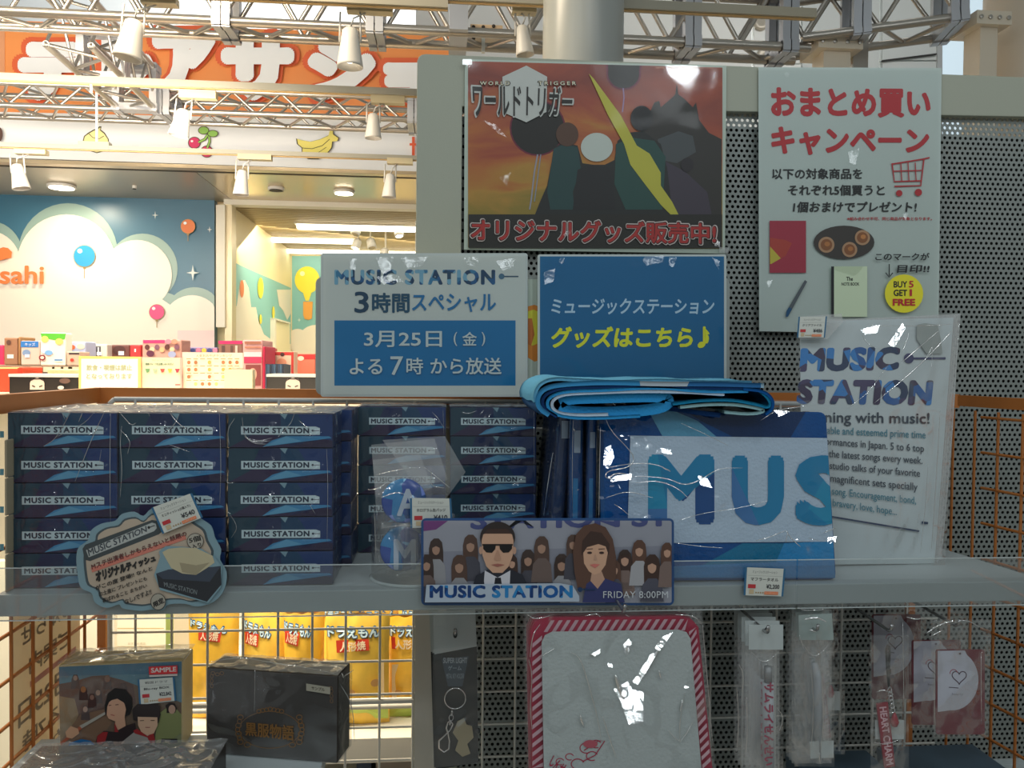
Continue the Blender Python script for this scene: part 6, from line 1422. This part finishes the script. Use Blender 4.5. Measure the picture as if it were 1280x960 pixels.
# ================================================================ THE SHOP BEHIND THE RACK
# counter with cards and parcels
PB2 = Pl(2.95); zc = PB2.p(200, 492).z
cx0 = at(-130, 492, 2.9).x; cx1 = at(520, 492, 2.9).x
t = thing('shop_counter', 'cream shop counter behind the orange rail, carrying cards and toy packages', 'counter', ((cx0+cx1)/2, 3.1, 0))
ccm = mat('counter_cream', (0.80, 0.72, 0.56), 0.45)
MB().box((cx0, 2.75, zc-0.03), (cx1, 3.9, zc)).build('counter_top', ccm, t)
MB().box((cx0, 2.95, 0.0), (cx1, 3.0, zc-0.03)).build('back_panel', ccm, t)
MB().box((cx0, 3.85, 0.0), (cx1, 3.9, zc-0.03)).build('back_panel', ccm, t)
zr_ = at(60, 457, 3.25).z
CT = t
t = thing('riser_shelf', 'brown riser shelf with a row of small price tickets on the shop counter', 'shelf', (cx0+1, 3.3, zc))
MB().box((cx0, 3.2, zr_-0.025), (at(103, 455, 3.2).x, 3.43, zr_)).build('riser_shelf', mat('riser_brown', (0.30, 0.22, 0.16), 0.5), t)
MB().box((cx0, 3.40, zc), (at(103, 455, 3.2).x, 3.42, zr_-0.025)).build('riser_back', mat('riser_dark', (0.10, 0.12, 0.11), 0.6), t)
for k, x in enumerate((22, 46, 62, 73, 84, 93)):
    p_ = at(x, 460, 3.195); MB().box((p_.x-0.02, 3.19, p_.z-0.015), (p_.x+0.02, 3.196, p_.z+0.004)).build('shelf_ticket', inkb(235, 225, 200), t)
def pack(x0, y0, x1, y1, Y, dep, label, col, prints=(), base=None, name='toy_package', cat='toy package', side=None):
    a_ = at(x0, y0, Y); b_ = at(x1, y1, Y); zb = zr_ if base == 'riser' else zc
    z1_ = at((x0+x1)/2, y0, Y).z
    t = thing(name, label, cat, ((a_.x+b_.x)/2, Y+dep/2, zb))
    bevel(MB().box((a_.x, Y, zb+0.0005), (b_.x, Y+dep, z1_)).build('box', col, t), 0.004)
    if prints:
        pr = Print(Pl(Y), 0.0006, 0.001)
        for p_ in prints:
            k_ = p_[0]
            if k_ == 'r': pr.rect(*p_[1:])
            elif k_ == 'd': pr.disc(*p_[1:])
            elif k_ == 't': pr.text(p_[1], *p_[2:7], *(p_[7:] or ()))
            elif k_ == 'p': pr.poly(p_[1], p_[2])
        pr.done(t)
    return t
ib = inkb
pack(5, 422, 22, 453, 3.28, 0.12, 'brown blister package with a white label, leftmost on the riser shelf', ib(150, 110, 84), [('r', 9, 443, 17, 448, ib(235, 225, 215)), ('d', 11, 428, 3, 3, ib(90, 60, 50))], 'riser')
pack(22.5, 421, 25.5, 452, 3.28, 0.12, 'slim tan package edge behind the blue blister package', ib(160, 120, 80), (), 'riser')
pack(26, 426, 50, 452, 3.25, 0.12, 'blue and white blister package left of the green topped bag', ib(208, 190, 180), [('r', 26, 426.5, 48, 434, ib(50, 120, 195)), ('d', 33, 441, 5, 4, ib(120, 150, 190)), ('r', 31, 443, 37, 447, ib(245, 240, 235)), ('t', 'キッズ', 31, 428.5, 44, 432.5, ib(230, 235, 250))], 'riser')
pack(50.5, 416, 82, 452, 3.205, 0.06, 'white snack bag with green top and round red badge on the riser shelf', ib(245, 242, 232), [('p', [(51, 416.5), (82.5, 417), (81, 424), (72, 426), (62, 424), (52, 423)], ib(90, 190, 60)), ('d', 56, 424, 4.5, 4, ib(250, 230, 120)), ('d', 74, 427, 5, 4, ib(245, 205, 120)), ('d', 56, 437, 5, 5, ib(190, 225, 250)), ('d', 61, 441, 5, 3, ib(120, 180, 235)), ('d', 48.8+4, 447, 4.2, 3.6, ib(130, 40, 50)), ('d', 52.8, 447, 2.4, 2.0, ib(240, 220, 210)), ('r', 68, 449, 78, 451, ib(70, 140, 200))], 'riser')
pack(84, 427, 107, 439, 3.305, 0.1, 'pale blue package with red picture behind the white snack bag', ib(176, 190, 225), [('d', 90, 434, 4, 3, ib(225, 100, 60)), ('d', 101, 433, 5, 3.4, ib(240, 220, 190))], 'riser')
pack(83, 439.5, 100, 452, 3.205, 0.09, 'small tan blister package with a red figure at the riser end', ib(205, 180, 165), [('r', 86, 441, 99, 443, ib(60, 50, 60)), ('d', 90, 450, 2.4, 2, ib(200, 60, 50))], 'riser')
pack(110, 430, 134, 452, 3.45, 0.15, 'grey package with dark bottle pictures behind the yellow bordered card', ib(200, 196, 190), [('r', 112, 433, 126, 446, ib(70, 70, 80))]+[('r', 114+4*k, 434, 116+4*k, 445, ib(190, 190, 200)) for k in range(3)]+[('r', 121, 440, 127, 444, ib(245, 240, 235))])
pack(135, 431, 162, 452, 3.5, 0.15, 'dark maroon package with a white tag behind the cards', ib(100, 60, 56), [('d', 149, 438, 8, 6, ib(70, 40, 40)), ('r', 148, 439, 155, 444, ib(240, 230, 225))])
pack(162.5, 431, 176, 452, 3.45, 0.15, 'plain red package behind the yellow bordered card', ib(200, 48, 54), [('r', 168, 436, 170, 440, ib(240, 220, 220))])
pack(178, 424.5, 227, 450, 3.4, 0.12, 'pink and mauve package with a row of small portraits, above the menu card', ib(196, 150, 140), [('r', 179, 425, 206, 429, ib(190, 50, 110))]+[('d', 184+6.2*k, 434+3*(k % 2), 3.1, 3.3, ib(*[(90, 50, 50), (235, 190, 160), (120, 80, 100), (225, 170, 130)][k % 4])) for k in range(7)]+[('d', 188, 442, 5, 4, ib(90, 40, 70)), ('d', 215, 443, 5, 4, ib(150, 160, 200)), ('d', 210, 427, 4, 3, ib(180, 130, 150)), ('d', 218, 427, 4, 3, ib(225, 140, 120))])
pack(228, 434, 272, 450, 3.55, 0.12, 'low package with blue and gold picture squares behind the big menu card', ib(120, 110, 150), [('d', 234+7*k, 438, 3, 2.8, ib(*[(225, 180, 70), (60, 70, 130), (220, 120, 150)][k % 3])) for k in range(6)])
pack(273, 428, 303, 450, 3.5, 0.12, 'metal coloured tin package with crimson top behind the big menu card', ib(130, 96, 84), [('r', 273, 426, 303, 430, ib(200, 40, 100)), ('r', 277, 432, 281, 448, ib(80, 60, 60)), ('r', 288, 432, 291, 448, ib(90, 66, 60)), ('r', 294, 432, 297, 448, ib(200, 180, 170))])
pack(303.5, 425, 328, 486, 3.3, 0.2, 'tall pink package with dark band right of the menu card', ib(222, 170, 170), [('r', 305, 440, 327, 446, ib(245, 215, 225)), ('r', 305, 446, 327, 454, ib(200, 60, 100)), ('r', 307, 456, 326, 482, ib(140, 70, 70)), ('d', 316, 468, 5, 8, ib(225, 170, 150)), ('r', 306, 427, 326, 430, ib(170, 110, 90)), ('r', 306, 433, 326, 435, ib(190, 130, 110))])
pack(328.5, 433, 331.5, 486, 3.28, 0.2, 'narrow crimson package edge between the pink package and the disc cases', ib(200, 40, 80))
pack(332, 435, 341, 455, 3.6, 0.1, 'red and cream package standing behind the disc cases, left one', ib(215, 90, 84), [('r', 334, 440, 340, 452, ib(240, 200, 180))])
pack(341.5, 439.5, 367, 486, 3.5, 0.1, 'cream package with red frame and small portrait behind the disc cases', ib(240, 205, 180), [('r', 341.5, 440, 367, 444, ib(205, 60, 56)), ('r', 364, 440, 367, 470, ib(205, 60, 56)), ('d', 353, 443, 2.6, 2.4, ib(80, 50, 50)), ('d', 352, 453, 6, 5, ib(225, 160, 130))])
pack(368, 442, 394, 486, 3.7, 0.1, 'red package with white pattern at the header panel edge', ib(225, 120, 96), [('r', 368, 443, 394, 449, ib(200, 50, 50)), ('d', 376, 448, 4, 3, ib(240, 210, 190))])
pack(0-30, 431, 4, 452, 3.5, 0.12, 'crimson package at the left picture edge', ib(205, 40, 84))
for k in range(9):
    x = 331.8+k*2.6
    a_ = at(x, 455+0.5*(k % 3), 3.1); b_ = at(x+2.2, 486, 3.1)
    o = MB().box((a_.x, 3.1, zc+0.0005), (b_.x, 3.24, a_.z)).build('disc_case', ib(*[(60, 80, 110), (80, 110, 140), (50, 60, 80)][k % 3])); setlab(o, 'slim blue disc case, %s in the row right of the pink package' % ['first', 'second', 'third', 'fourth', 'fifth', 'sixth', 'seventh', 'eighth', 'last'][k], 'disc case', 'blue disc cases in a row')
pack(-40, 459, 28, 486, 3.0, 0.15, 'orange-red tub with a cream rim at the left edge of the counter', ib(235, 80, 50), [('r', -40, 459, 24, 461, ib(245, 220, 150)), ('r', 22, 460, 28, 486, ib(225, 60, 36))], name='red_tub', cat='tub')
pack(59, 461.5, 100, 472, 3.05, 0.1, 'low cream box behind the dark masked-face box', ib(245, 225, 170), (), name='cream_box', cat='box')
def facebox(x0, x1, lab, fx):
    t = pack(x0, 470.5, x1, 486, 2.82, 0.15, lab, ib(44, 36, 32), (), name='face_box', cat='box')
    MB().box(tuple(at(x0, 471, 2.82)-Vector((0, 0.002, 0))), tuple(at(x1, 469, 2.82)+Vector((0, 0.16, 0.002)))).build('white_lid', ib(250, 245, 235), t)
    pr = Print(Pl(2.82), 0.0006, 0.003)
    pr.poly([(fx-9, 487), (fx-9, 479), (fx-7, 474), (fx, 472), (fx+7, 474), (fx+9, 479), (fx+9, 487)], ib(240, 220, 205)); pr.line([(fx-9, 476), (fx-4, 473.6), (fx+4, 473.6), (fx+9, 476)], 1.4, ib(60, 40, 34))
    for s_ in (-1, 1): pr.line([(fx+s_*2.5, 483.5), (fx+s_*6.5, 482)], 1.4, ib(60, 40, 34))
    if x1 < 200: pr.disc(81, 476, 7, 3.5, ib(120, 90, 80), 12); pr.disc(76, 484.5, 4, 2.4, ib(240, 225, 215), 12)
    pr.done(t)
facebox(11, 98.5, 'dark box printed with a pale forehead and eyebrows, left of the cards', 46.5)
facebox(333, 399, 'dark box printed with a pale forehead and eyebrows, beside the header panel', 366)
def card(x0, y0, x1, y1, Y, label, border, prints):
    t = thing('counter_card', label, 'sign card', Pl(Y).p((x0+x1)/2, 490)); WL[t.name].z = zc; t.location.z = zc
    slab(Pl(Y), ((x0, y0), (x1, y0+1), (x1, 491), (x0, 491)), 0.004, border, t, 'card_board')
    clampz(t, zc+0.0004)
    for x in (x0+6, x1-6): p_ = Pl(Y).p(x, 488); MB().box((p_.x-0.01, Y+0.004, zc), (p_.x+0.01, Y+0.06, zc+0.02)).build('card_foot', border, t)
    pr = Print(Pl(Y), 0.0005, 0.001)
    prints(pr); pr.done(t)
def pr1(pr):
    pr.rect(101.5, 448.5, 172.5, 489, ib(250, 250, 250)); g = ib(200, 200, 150)
    pr.text('飲食・喫煙は禁止', 108, 456, 165, 463, g, 0.03); pr.text('となっております', 108, 467, 165, 473.5, g, 0.03)
card(98.5, 445, 176, 489, 2.80, 'white card with yellow border and two faint lines of writing, left of the fruit card', mat('card_yellow', (0.90, 0.74, 0.22), 0.5), pr1)
def pr2(pr):
    pr.rect(178, 447.5, 225, 489, ib(250, 246, 205)); pr.text('TVショップメニュー', 190, 449, 215, 451.5, ib(190, 160, 120)); pr.text('新鮮フルーツをお楽しみください', 182, 453.5, 217, 456.5, ib(60, 110, 80), 0.03)
    for k, c in enumerate(((120, 170, 110), (190, 205, 170), (215, 80, 70), (235, 205, 90), (190, 60, 80))): pr.poly([(178.5+3+9.3*k, 461), (187.5+9.3*k, 461), (186+9.3*k, 465), (184.5+9.3*k-1, 466)], ib(*c))
    pr.rect(219, 480, 225, 482, ib(215, 120, 120))
card(176.5, 446, 227, 489, 2.81, 'pale yellow card with five small fruit pictures', mat('card_pink', (0.86, 0.52, 0.46), 0.5), pr2)
def pr3(pr):
    pr.rect(229, 441, 303, 489, ib(252, 248, 222)); rs = random.Random(3)
    for j in range(4):
        for i in range(8):
            x = 233+i*8.6; y = 451+j*9; pr.rect(x, y-3, x+6, y-2, ib(200, 170, 110)); 
            if rs.random() < .6: pr.disc(x+3, y+2, 2.2, 2.4, ib(*rs.choice(((235, 190, 90), (220, 130, 80), (245, 225, 130), (190, 120, 70)))), 10)
    pr.text('人気おみやげランキング', 245, 443, 290, 446.5, ib(210, 160, 110), 0.02)
card(227.5, 440, 304.5, 489, 2.83, 'large cream menu card crowded with tiny food pictures', mat('card_pale', (0.86, 0.66, 0.58), 0.5), pr3)
o = MB().box(tuple(Vector((at(281, 480, 2.76).x, 2.755, zc+0.0005))), tuple(Vector((at(316, 480, 2.76).x, 2.795, at(300, 462, 2.76).z)))).build('cream_leaflet_box', ib(250, 240, 200)); setlab(o, 'small cream leaflet box in front of the menu card, at its right corner', 'box')

# person behind the packages
def person():
    X = at(384, 460, 4.5).x; Y = 4.5; zt_ = at(384, 446.5, 4.5).z
    t = thing('person', 'person with black hair standing behind the packages, only forehead and hair showing', 'person', (X, Y, 0))
    H = zt_; hc = Vector((X, Y, H-0.115))
    J = {'pel': (X, Y, H*.53), 'waist': (X, Y, H*.62), 'chest': (X, Y, H*.74), 'neck': (X, Y-.005, H*.84), 'head0': (X, Y-.01, H*.88), 'head1': (X, Y-.01, H*.945),
         'sl': (X-.17, Y, H*.81), 'el': (X-.22, Y-.02, H*.63), 'wl': (X-.21, Y-.16, H*.56), 'sr': (X+.17, Y, H*.81), 'er': (X+.22, Y-.02, H*.63), 'wr': (X+.21, Y-.16, H*.56),
         'hl': (X-.09, Y, H*.50), 'kl': (X-.10, Y-.01, H*.28), 'al': (X-.10, Y+.02, H*.045), 'tl': (X-.10, Y-.14, H*.02), 'hr': (X+.09, Y, H*.50), 'kr': (X+.10, Y-.01, H*.28), 'ar': (X+.10, Y+.02, H*.045), 'tr': (X+.10, Y-.14, H*.02)}
    rd = {'pel': .13, 'waist': .115, 'chest': .14, 'neck': .052, 'head0': .075, 'head1': .088, 'sl': .06, 'sr': .06, 'el': .042, 'er': .042, 'wl': .028, 'wr': .028, 'hl': .085, 'hr': .085, 'kl': .055, 'kr': .055, 'al': .04, 'ar': .04, 'tl': .035, 'tr': .035}
    E_ = [('pel', 'waist'), ('waist', 'chest'), ('chest', 'neck'), ('neck', 'head0'), ('head0', 'head1'), ('chest', 'sl'), ('sl', 'el'), ('el', 'wl'), ('chest', 'sr'), ('sr', 'er'), ('er', 'wr'), ('pel', 'hl'), ('hl', 'kl'), ('kl', 'al'), ('al', 'tl'), ('pel', 'hr'), ('hr', 'kr'), ('kr', 'ar'), ('ar', 'tr')]
    for s_, wn in ((-1, 'wl'), (1, 'wr')):
        w = Vector(J[wn])
        for f in range(5):
            nm = wn+str(f); dx_ = (f-2)*0.019
            J[nm+'a'] = tuple(w+Vector((dx_*.8, -0.05, -0.01))) if f else tuple(w+Vector((-s_*0.035, -0.03, 0))); J[nm+'b'] = tuple(w+Vector((dx_, -0.105-0.008*(2-abs(f-2)), -0.03))) if f else tuple(w+Vector((-s_*0.05, -0.065, -0.01)))
            rd[nm+'a'] = .011; rd[nm+'b'] = .008; E_ += [(wn, nm+'a'), (nm+'a', nm+'b')]
    ks = list(J); me = bpy.data.meshes.new('body'); me.from_pydata([Vector(J[k])-Vector((X, Y, 0)) for k in ks], [(ks.index(a_), ks.index(b_)) for a_, b_ in E_], [])
    o = bpy.data.objects.new('body', me); COL.objects.link(o); o.parent = t; WL[o.name] = WL[t.name]
    o.modifiers.new('skin', 'SKIN'); 
    for i, k in enumerate(ks): me.skin_vertices[0].data[i].radius = (rd[k], rd[k]*0.8)
    me.skin_vertices[0].data[0].use_root = True
    s_ = o.modifiers.new('sub', 'SUBSURF'); s_.levels = 2; s_.render_levels = 2
    me.materials.append(mat('skin', (0.62, 0.42, 0.31), 0.5))
    # head shape, hair, shirt and trousers
    def sph(fn, nu=24, nv=16): 
        mb = MB(); mb.grid(lambda u, v: fn(2*math.pi*u, math.pi*v), nu, nv); return mb
    def headf(a_, p_):
        d = Vector((math.sin(p_)*math.cos(a_), math.sin(p_)*math.sin(a_), math.cos(p_))); k = 1-0.18*max(0, -d.z)
        v = Vector((d.x*.078*k, d.y*.095*k, d.z*.115))
        if d.y < -0.75 and abs(d.x) < .22 and -0.25 < d.z < 0.1: v.y -= 0.02
        return hc+v
    sph(headf).build('head', mat('skin', (0.62, 0.42, 0.31)), t, True)
    for s_ in (-1, 1):
        MB().lathe([(0, 0), (.009, .002), (.007, .005), (0, .006)], hc+Vector((s_*.03, -.088, .0)), 10, Vector((0, -1, 0)), cap=False).build('eye', mat('eye_dark', (0.03, 0.02, 0.02), 0.2), t, True)
        MB().lathe([(0, 0), (.02, .003), (.024, .01), (.012, .018)], hc+Vector((s_*.074, .0, -.005)), 12, Vector((s_, 0, 0)), cap=False).build('ear', mat('skin', (0.62, 0.42, 0.31)), t, True)
    MB().tube([hc+Vector((-.025, -.086, -.05)), hc+Vector((0, -.094, -.053)), hc+Vector((.025, -.086, -.05))], .005, 8).build('mouth', mat('lip', (0.5, 0.2, 0.17)), t, True)
    def hairf(a_, p_):
        p2 = p_*0.62; d = Vector((math.sin(p2)*math.cos(a_), math.sin(p2)*math.sin(a_), math.cos(p2)))
        f_ = 1.10+0.03*noise.noise(d*6); v = Vector((d.x*.080, d.y*.097, d.z*.117))*f_
        if d.y < -0.3: v.z = max(v.z, 0.045)
        return hc+v
    sph(hairf).build('hair', mat('hair_black', (0.03, 0.022, 0.018), 0.5), t, True)
    def torso(u, v):
        a_ = 2*math.pi*u; z_ = H*(.50+.33*v); w = .17+.03*v-(.05 if v > .92 else 0)*1; return Vector((X+math.cos(a_)*w, Y+math.sin(a_)*w*.68, z_))
    MB().grid(torso, 24, 10).build('shirt', mat('shirt_navy', (0.06, 0.08, 0.16), 0.8), t, True)
    for s_ in (-1, 1):
        MB().tube([(X+s_*.09, Y, H*.51), (X+s_*.10, Y-.01, H*.28), (X+s_*.10, Y+.01, H*.05)], [.115, .078, .07], 14).build('trouser_leg', mat('trousers', (0.05, 0.05, 0.06), 0.8), t, True)
        MB().tube([(X+s_*.17, Y, H*.81), (X+s_*.22, Y-.02, H*.63), (X+s_*.215, Y-.09, H*.595)], [.068, .055, .045], 12).build('sleeve', mat('shirt_navy', (0.06, 0.08, 0.16)), t, True)
person()

# lower shop shelf with yellow bags
zk = at(480, 905, 2.1).z
bx0 = at(205, 905, 2.1).x; bx1 = at(600, 905, 2.1).x
t = thing('gondola_shelf', 'bright white shop shelf holding the yellow bags behind the wire grid', 'shelf', ((bx0+bx1)/2, 2.3, 0))
gw = mat('gondola_white', (0.84, 0.80, 0.70), 0.45)
MB().box((bx0, 2.02, zk-0.06), (bx1, 2.72, zk)).build('shelf_board', gw, t)
MB().box((bx0, 2.02, at(300, 960, 2.1).z-0.3), (bx1, 2.72, at(300, 960, 2.1).z-0.22)).build('shelf_board', gw, t)
MB().box((bx0, 2.72, 0.0), (bx1, 2.74, at(300, 755, 2.7).z+0.1)).build('back_panel', gw, t)
MB().box((bx0-0.01, 2.02, 0.0), (bx0, 2.74, zk)).build('end_panel', gw, t)
a_ = at(210.5, 765, 2.12); b_ = at(217, 765, 2.12)
MB().box((a_.x, 2.10, zk), (b_.x, 2.12, at(210, 690, 2.1).z)).build('green_post', mat('post_green', (0.50, 0.60, 0.16), 0.45), t)
tb = at(300, 884, 2.0)
rod((bx0, 1.99, at(480, 880, 2.0).z), (bx1, 1.99, at(480, 880, 2.0).z), 0.008, gw, t, 'guard_rail')
rod((bx0, 1.99, at(480, 872, 2.0).z), (bx1, 1.99, at(480, 872, 2.0).z), 0.004, gw, t, 'guard_rail')
area('gondola_fill_light', (-0.7, 2.0, 1.42), (-0.6, 2.35, 0.7), 1.2, 0.06, 14, (1.0, 0.86, 0.62))  # unseen fill light added to brighten the yellow bags
yb_ = [mat('bag_yellow', (0.86, 0.50, 0.05), 0.35, var=0.08, vscale=30), mat('bag_yellow_b', (0.86, 0.56, 0.08), 0.35, var=0.08, vscale=30)]
def snackbag(x0, y0, x1, y1, Y, label, title, tq, lq, seed=0, low=True):
    t = thing('snack_bag', label, 'snack bag', at((x0+x1)/2, y1, Y), 'yellow snack bags on the white shelf'); WL[t.name].z = zk; t.location.z = zk
    zb_ = zk+0.001; zt_ = at(x0, y0, Y).z; xa_ = at(x0, y0, Y).x; xb_ = at(x1, y0, Y).x
    def surf(u, v, sgn):
        bulge = (math.sin(math.pi*min(1, max(0, u)))**0.5)*(math.sin(math.pi*min(1, max(0.0, v*0.93+0.02)))**0.6)*0.035
        return Vector((xa_+(xb_-xa_)*(u+(0.5-u)*0.03*math.sin(v*3.1)), Y+0.03-sgn*bulge+0.003*noise.noise(Vector((u*6+seed, v*6, sgn))), zb_+(zt_-zb_)*v+0.002*math.sin(u*20+seed)*(v > .97)))
    mb = MB(); mb.grid(lambda u, v: surf(u, v, 1), 20, 24); mb.grid(lambda u, v: surf(u, v, -1), 20, 24)
    mb.build('bag_body', yb_[seed % 2], t, True)
    def fn(x, y, off):
        p_ = at(x, y, Y-0.005); u = (p_.x-xa_)/(xb_-xa_); v = (p_.z-zb_)/(zt_-zb_); s_ = surf(min(1, max(0, u)), min(1, max(0, v)), 1); return s_+Vector((0, -off-0.001, 0))
    pr = Print(None, 0.0006, 0.001, fn=fn)
    dkb_ = mat('title_blue', (0.02, 0.14, 0.34), 0.4); lb_ = mat('title_pale', (0.62, 0.80, 0.90), 0.4); rd_ = mat('label_red', (0.62, 0.05, 0.02), 0.4)
    q_ = [Vector(p_) for p_ in tq]; e = 1.2
    pr.text(title, 0, 0, 0, 0, dkb_, 0.13, quad=tq); pr.text(title, 0, 0, 0, 0, lb_, 0.05, quad=((tq[0][0]+e, tq[0][1]+e), (tq[1][0]-e, tq[1][1]+e), (tq[2][0]-e, tq[2][1]-e), (tq[3][0]+e, tq[3][1]-e)))
    if lq:
        pr.poly(lq, rd_); c_ = [Vector(v) for v in lq]; m_ = sum(c_, Vector((0, 0)))/4
        pr.text('人形焼', 0, 0, 0, 0, mat('label_pale', (0.85, 0.70, 0.5)), 0.04, quad=[tuple(m_+(v-m_)*.80) for v in c_])
    if low:
        xm = (x0+x1)/2; w = x1-x0
        pr.poly([(x0+2, y1-14), (x0+w*.4, y1-26), (x1-2, y1-18), (x1-2, y1-2), (x0+2, y1-2)], mat('bag_green', (0.48, 0.62, 0.12), 0.4))
        pr.poly([(x0+w*.08, y0+58), (x0+w*.92, y0+56), (x0+w*.92, y1-22), (x0+w*.08, y1-16)], mat('bag_picture', (0.86, 0.66, 0.36), 0.4))
        for k in range(4): pr.disc(x0+w*(.22+.19*k), y0+80+12*((k+seed) % 3), w*.07, w*.06, mat('cake_brown', (0.62, 0.34, 0.12), 0.6), 14)
    pr.done(t)
F_ = [(231, 762, 296, 905, 2.14, ((234, 776), (284, 785), (283, 795), (234, 786)), ((246.5, 788), (277, 788), (275, 803), (247, 801))),
      (299, 766, 362, 905, 2.16, ((301, 777), (340, 785), (338, 800), (301, 792)), ((304, 791), (323, 793), (322, 809), (304, 806))),
      (352, 770, 404, 905, 2.10, ((352, 779), (390, 784), (388, 799), (352, 794)), ((354, 791), (374, 792), (372, 808), (354, 806))),
      (405, 773, 487, 905, 2.08, ((406, 785), (476, 784), (476, 799), (407, 800)), ((419, 802), (461, 799.5), (462, 813), (420, 817))),
      (484, 774, 545, 905, 2.12, ((486, 785), (540, 782), (540, 797), (486, 799)), ((488, 799), (530, 798), (529, 813), (489, 813)))]
for i, a_ in enumerate(F_):
    snackbag(a_[0], a_[1], a_[2], a_[3], a_[4], 'yellow cake bag in the front row, %s' % ['leftmost, behind the costume drama set', 'second from the left, above the black set', 'middle one, above the black set', 'fourth from the left, right of the black set', 'rightmost, beside the white post'][i], 'どらえもん' if i in () else 'ドラえもん', a_[5], a_[6], i, i > 2)
for i, (x0, x1, y0) in enumerate(((300, 352, 757), (345, 402, 754), (396, 448, 752), (443, 500, 754), (497, 550, 753))):
    snackbag(x0, y0, x1, 895, 2.36+0.02*(i % 2), 'yellow sponge cake bag in the back row, %s' % ['leftmost', 'second from the left', 'middle one', 'fourth from the left', 'rightmost'][i], 'ドラえもん', ((x0+5, y0+12), (x1-5, y0+10), (x1-5, y0+22), (x0+5, y0+24)), None, i+5, False)
# goods seen under that shelf
for i, (x0, x1, y0, c, lab) in enumerate(((236, 258, 937, (60, 190, 235), 'bright blue pack under the white shelf left of the black set'), (446, 464, 938, (40, 60, 90), 'small navy pack under the white shelf'), (470, 516, 941, (150, 140, 130), 'grey tray under the white shelf beside the navy pack'))):
    a_ = at(x0, y0, 2.15); b_ = at(x1, y0, 2.15); zz_ = at(300, 960, 2.1).z-0.22
    o = MB().box((a_.x, 2.15, zz_+0.001), (b_.x, 2.35, a_.z)).build('goods_pack', ib(*c)); setlab(o, lab, 'package')
# pale notices on a panel behind the left of the grid
t = thing('notice_panel', 'very bright cream panel with faint notices behind the grid, left of the green post', 'panel', at(170, 815, 2.5)); WL[t.name].z = 0; t.location.z = 0
a_ = at(140, 800, 2.5); b_ = at(209, 800, 2.5)
MB().box((a_.x-0.6, 2.5, 0.0), (b_.x, 2.53, at(170, 700, 2.5).z)).build('panel_board', mat('panel_glow', (0.90, 0.84, 0.68), 0.5), t)
pr = Print(Pl(2.5), 0.0006, 0.001)
for y in (785, 808): pr.rect(146, y, 205, y+0.8, ib(220, 190, 130))
pr.text('おすすめ商品', 160, 803, 182, 806, ib(200, 190, 160)); pr.done(t)
a_ = at(137, 790, 2.3); b_ = at(143, 790, 2.3)
MB().box((a_.x, 2.3, 0), (b_.x, 2.32, at(137, 700, 2.3).z)).build('panel_post', gw, t)

creases(Pl(1.045), [[(140,290),(160,330),(150,440)], [0.8,(190,240),(240,290),(300,240)], [0.8,(130,370),(140,520),(130,640)], [0.8,(290,460),(320,500),(300,560)], [0.7,(170,420),(175,560),(165,660)]], bpy.data.objects['pen_pack'], 0.002, 0.0006, 3.2, 880, 740)
pk = [o for o in COL.objects if o.name.startswith('pen_pack') and 'shiny' in o.get('label', '') and 'front one' in o.get('label', '')][0]
creases(Pl(1.085), [[2.5,(400,110),(450,100),(490,120)], [1.6,(420,150),(450,160)], [0.8,(390,200),(440,270),(500,210)], [(380,170),(400,230)], [0.8,(430,300),(440,480),(425,660)], [0.8,(470,300),(480,500),(465,660)], [1.2,(460,640),(465,690)], [0.8,(375,60),(400,75),(480,70)]], pk, 0.002, 0.0006, 3.2, 880, 740)
st2 = bpy.data.objects['charm_strap.001']
creases(Pl(1.07), [[0.8,(690,400),(720,390),(760,410)], [0.9,(680,600),(730,612),(780,590)], [1.6,(810,100),(850,110),(870,105)], [0.8,(795,120),(800,500)]], st2, 0.002, 0.0006, 3.2, 880, 740)
creases(Pl(1.06), [[1.3,(890,165),(940,130),(1000,115)], [0.9,(1000,120),(1050,110),(1120,150)], [0.8,(925,240),(920,400),(925,540)], [0.7,(1108,240),(1110,530)], [1.0,(900,180),(960,150)]], bpy.data.objects['heart_card'], 0.002, 0.0006, 3.2, 880, 740)
creases(Pl(1.12), [[0.9,(130,375),(300,345),(480,380),(640,400),(830,440)], [0.9,(820,470),(900,600),(910,800)], [0.8,(840,460),(905,415)], [0.7,(380,400),(375,640)], [1.4,(840,430),(850,460)]], bpy.data.objects['boxed_set.001'], 0.0, 0.0006, 4.267, 230, 740)
creases(Pl(1.15), [[0.9,(90,195),(400,120),(800,80),(1080,65)], [0.8,(1010,165),(1080,75)], [0.8,(400,110),(420,150)], [0.7,(860,110),(1000,70)]], bpy.data.objects['boxed_set'], 0.0, 0.0006, 6, 60, 800)
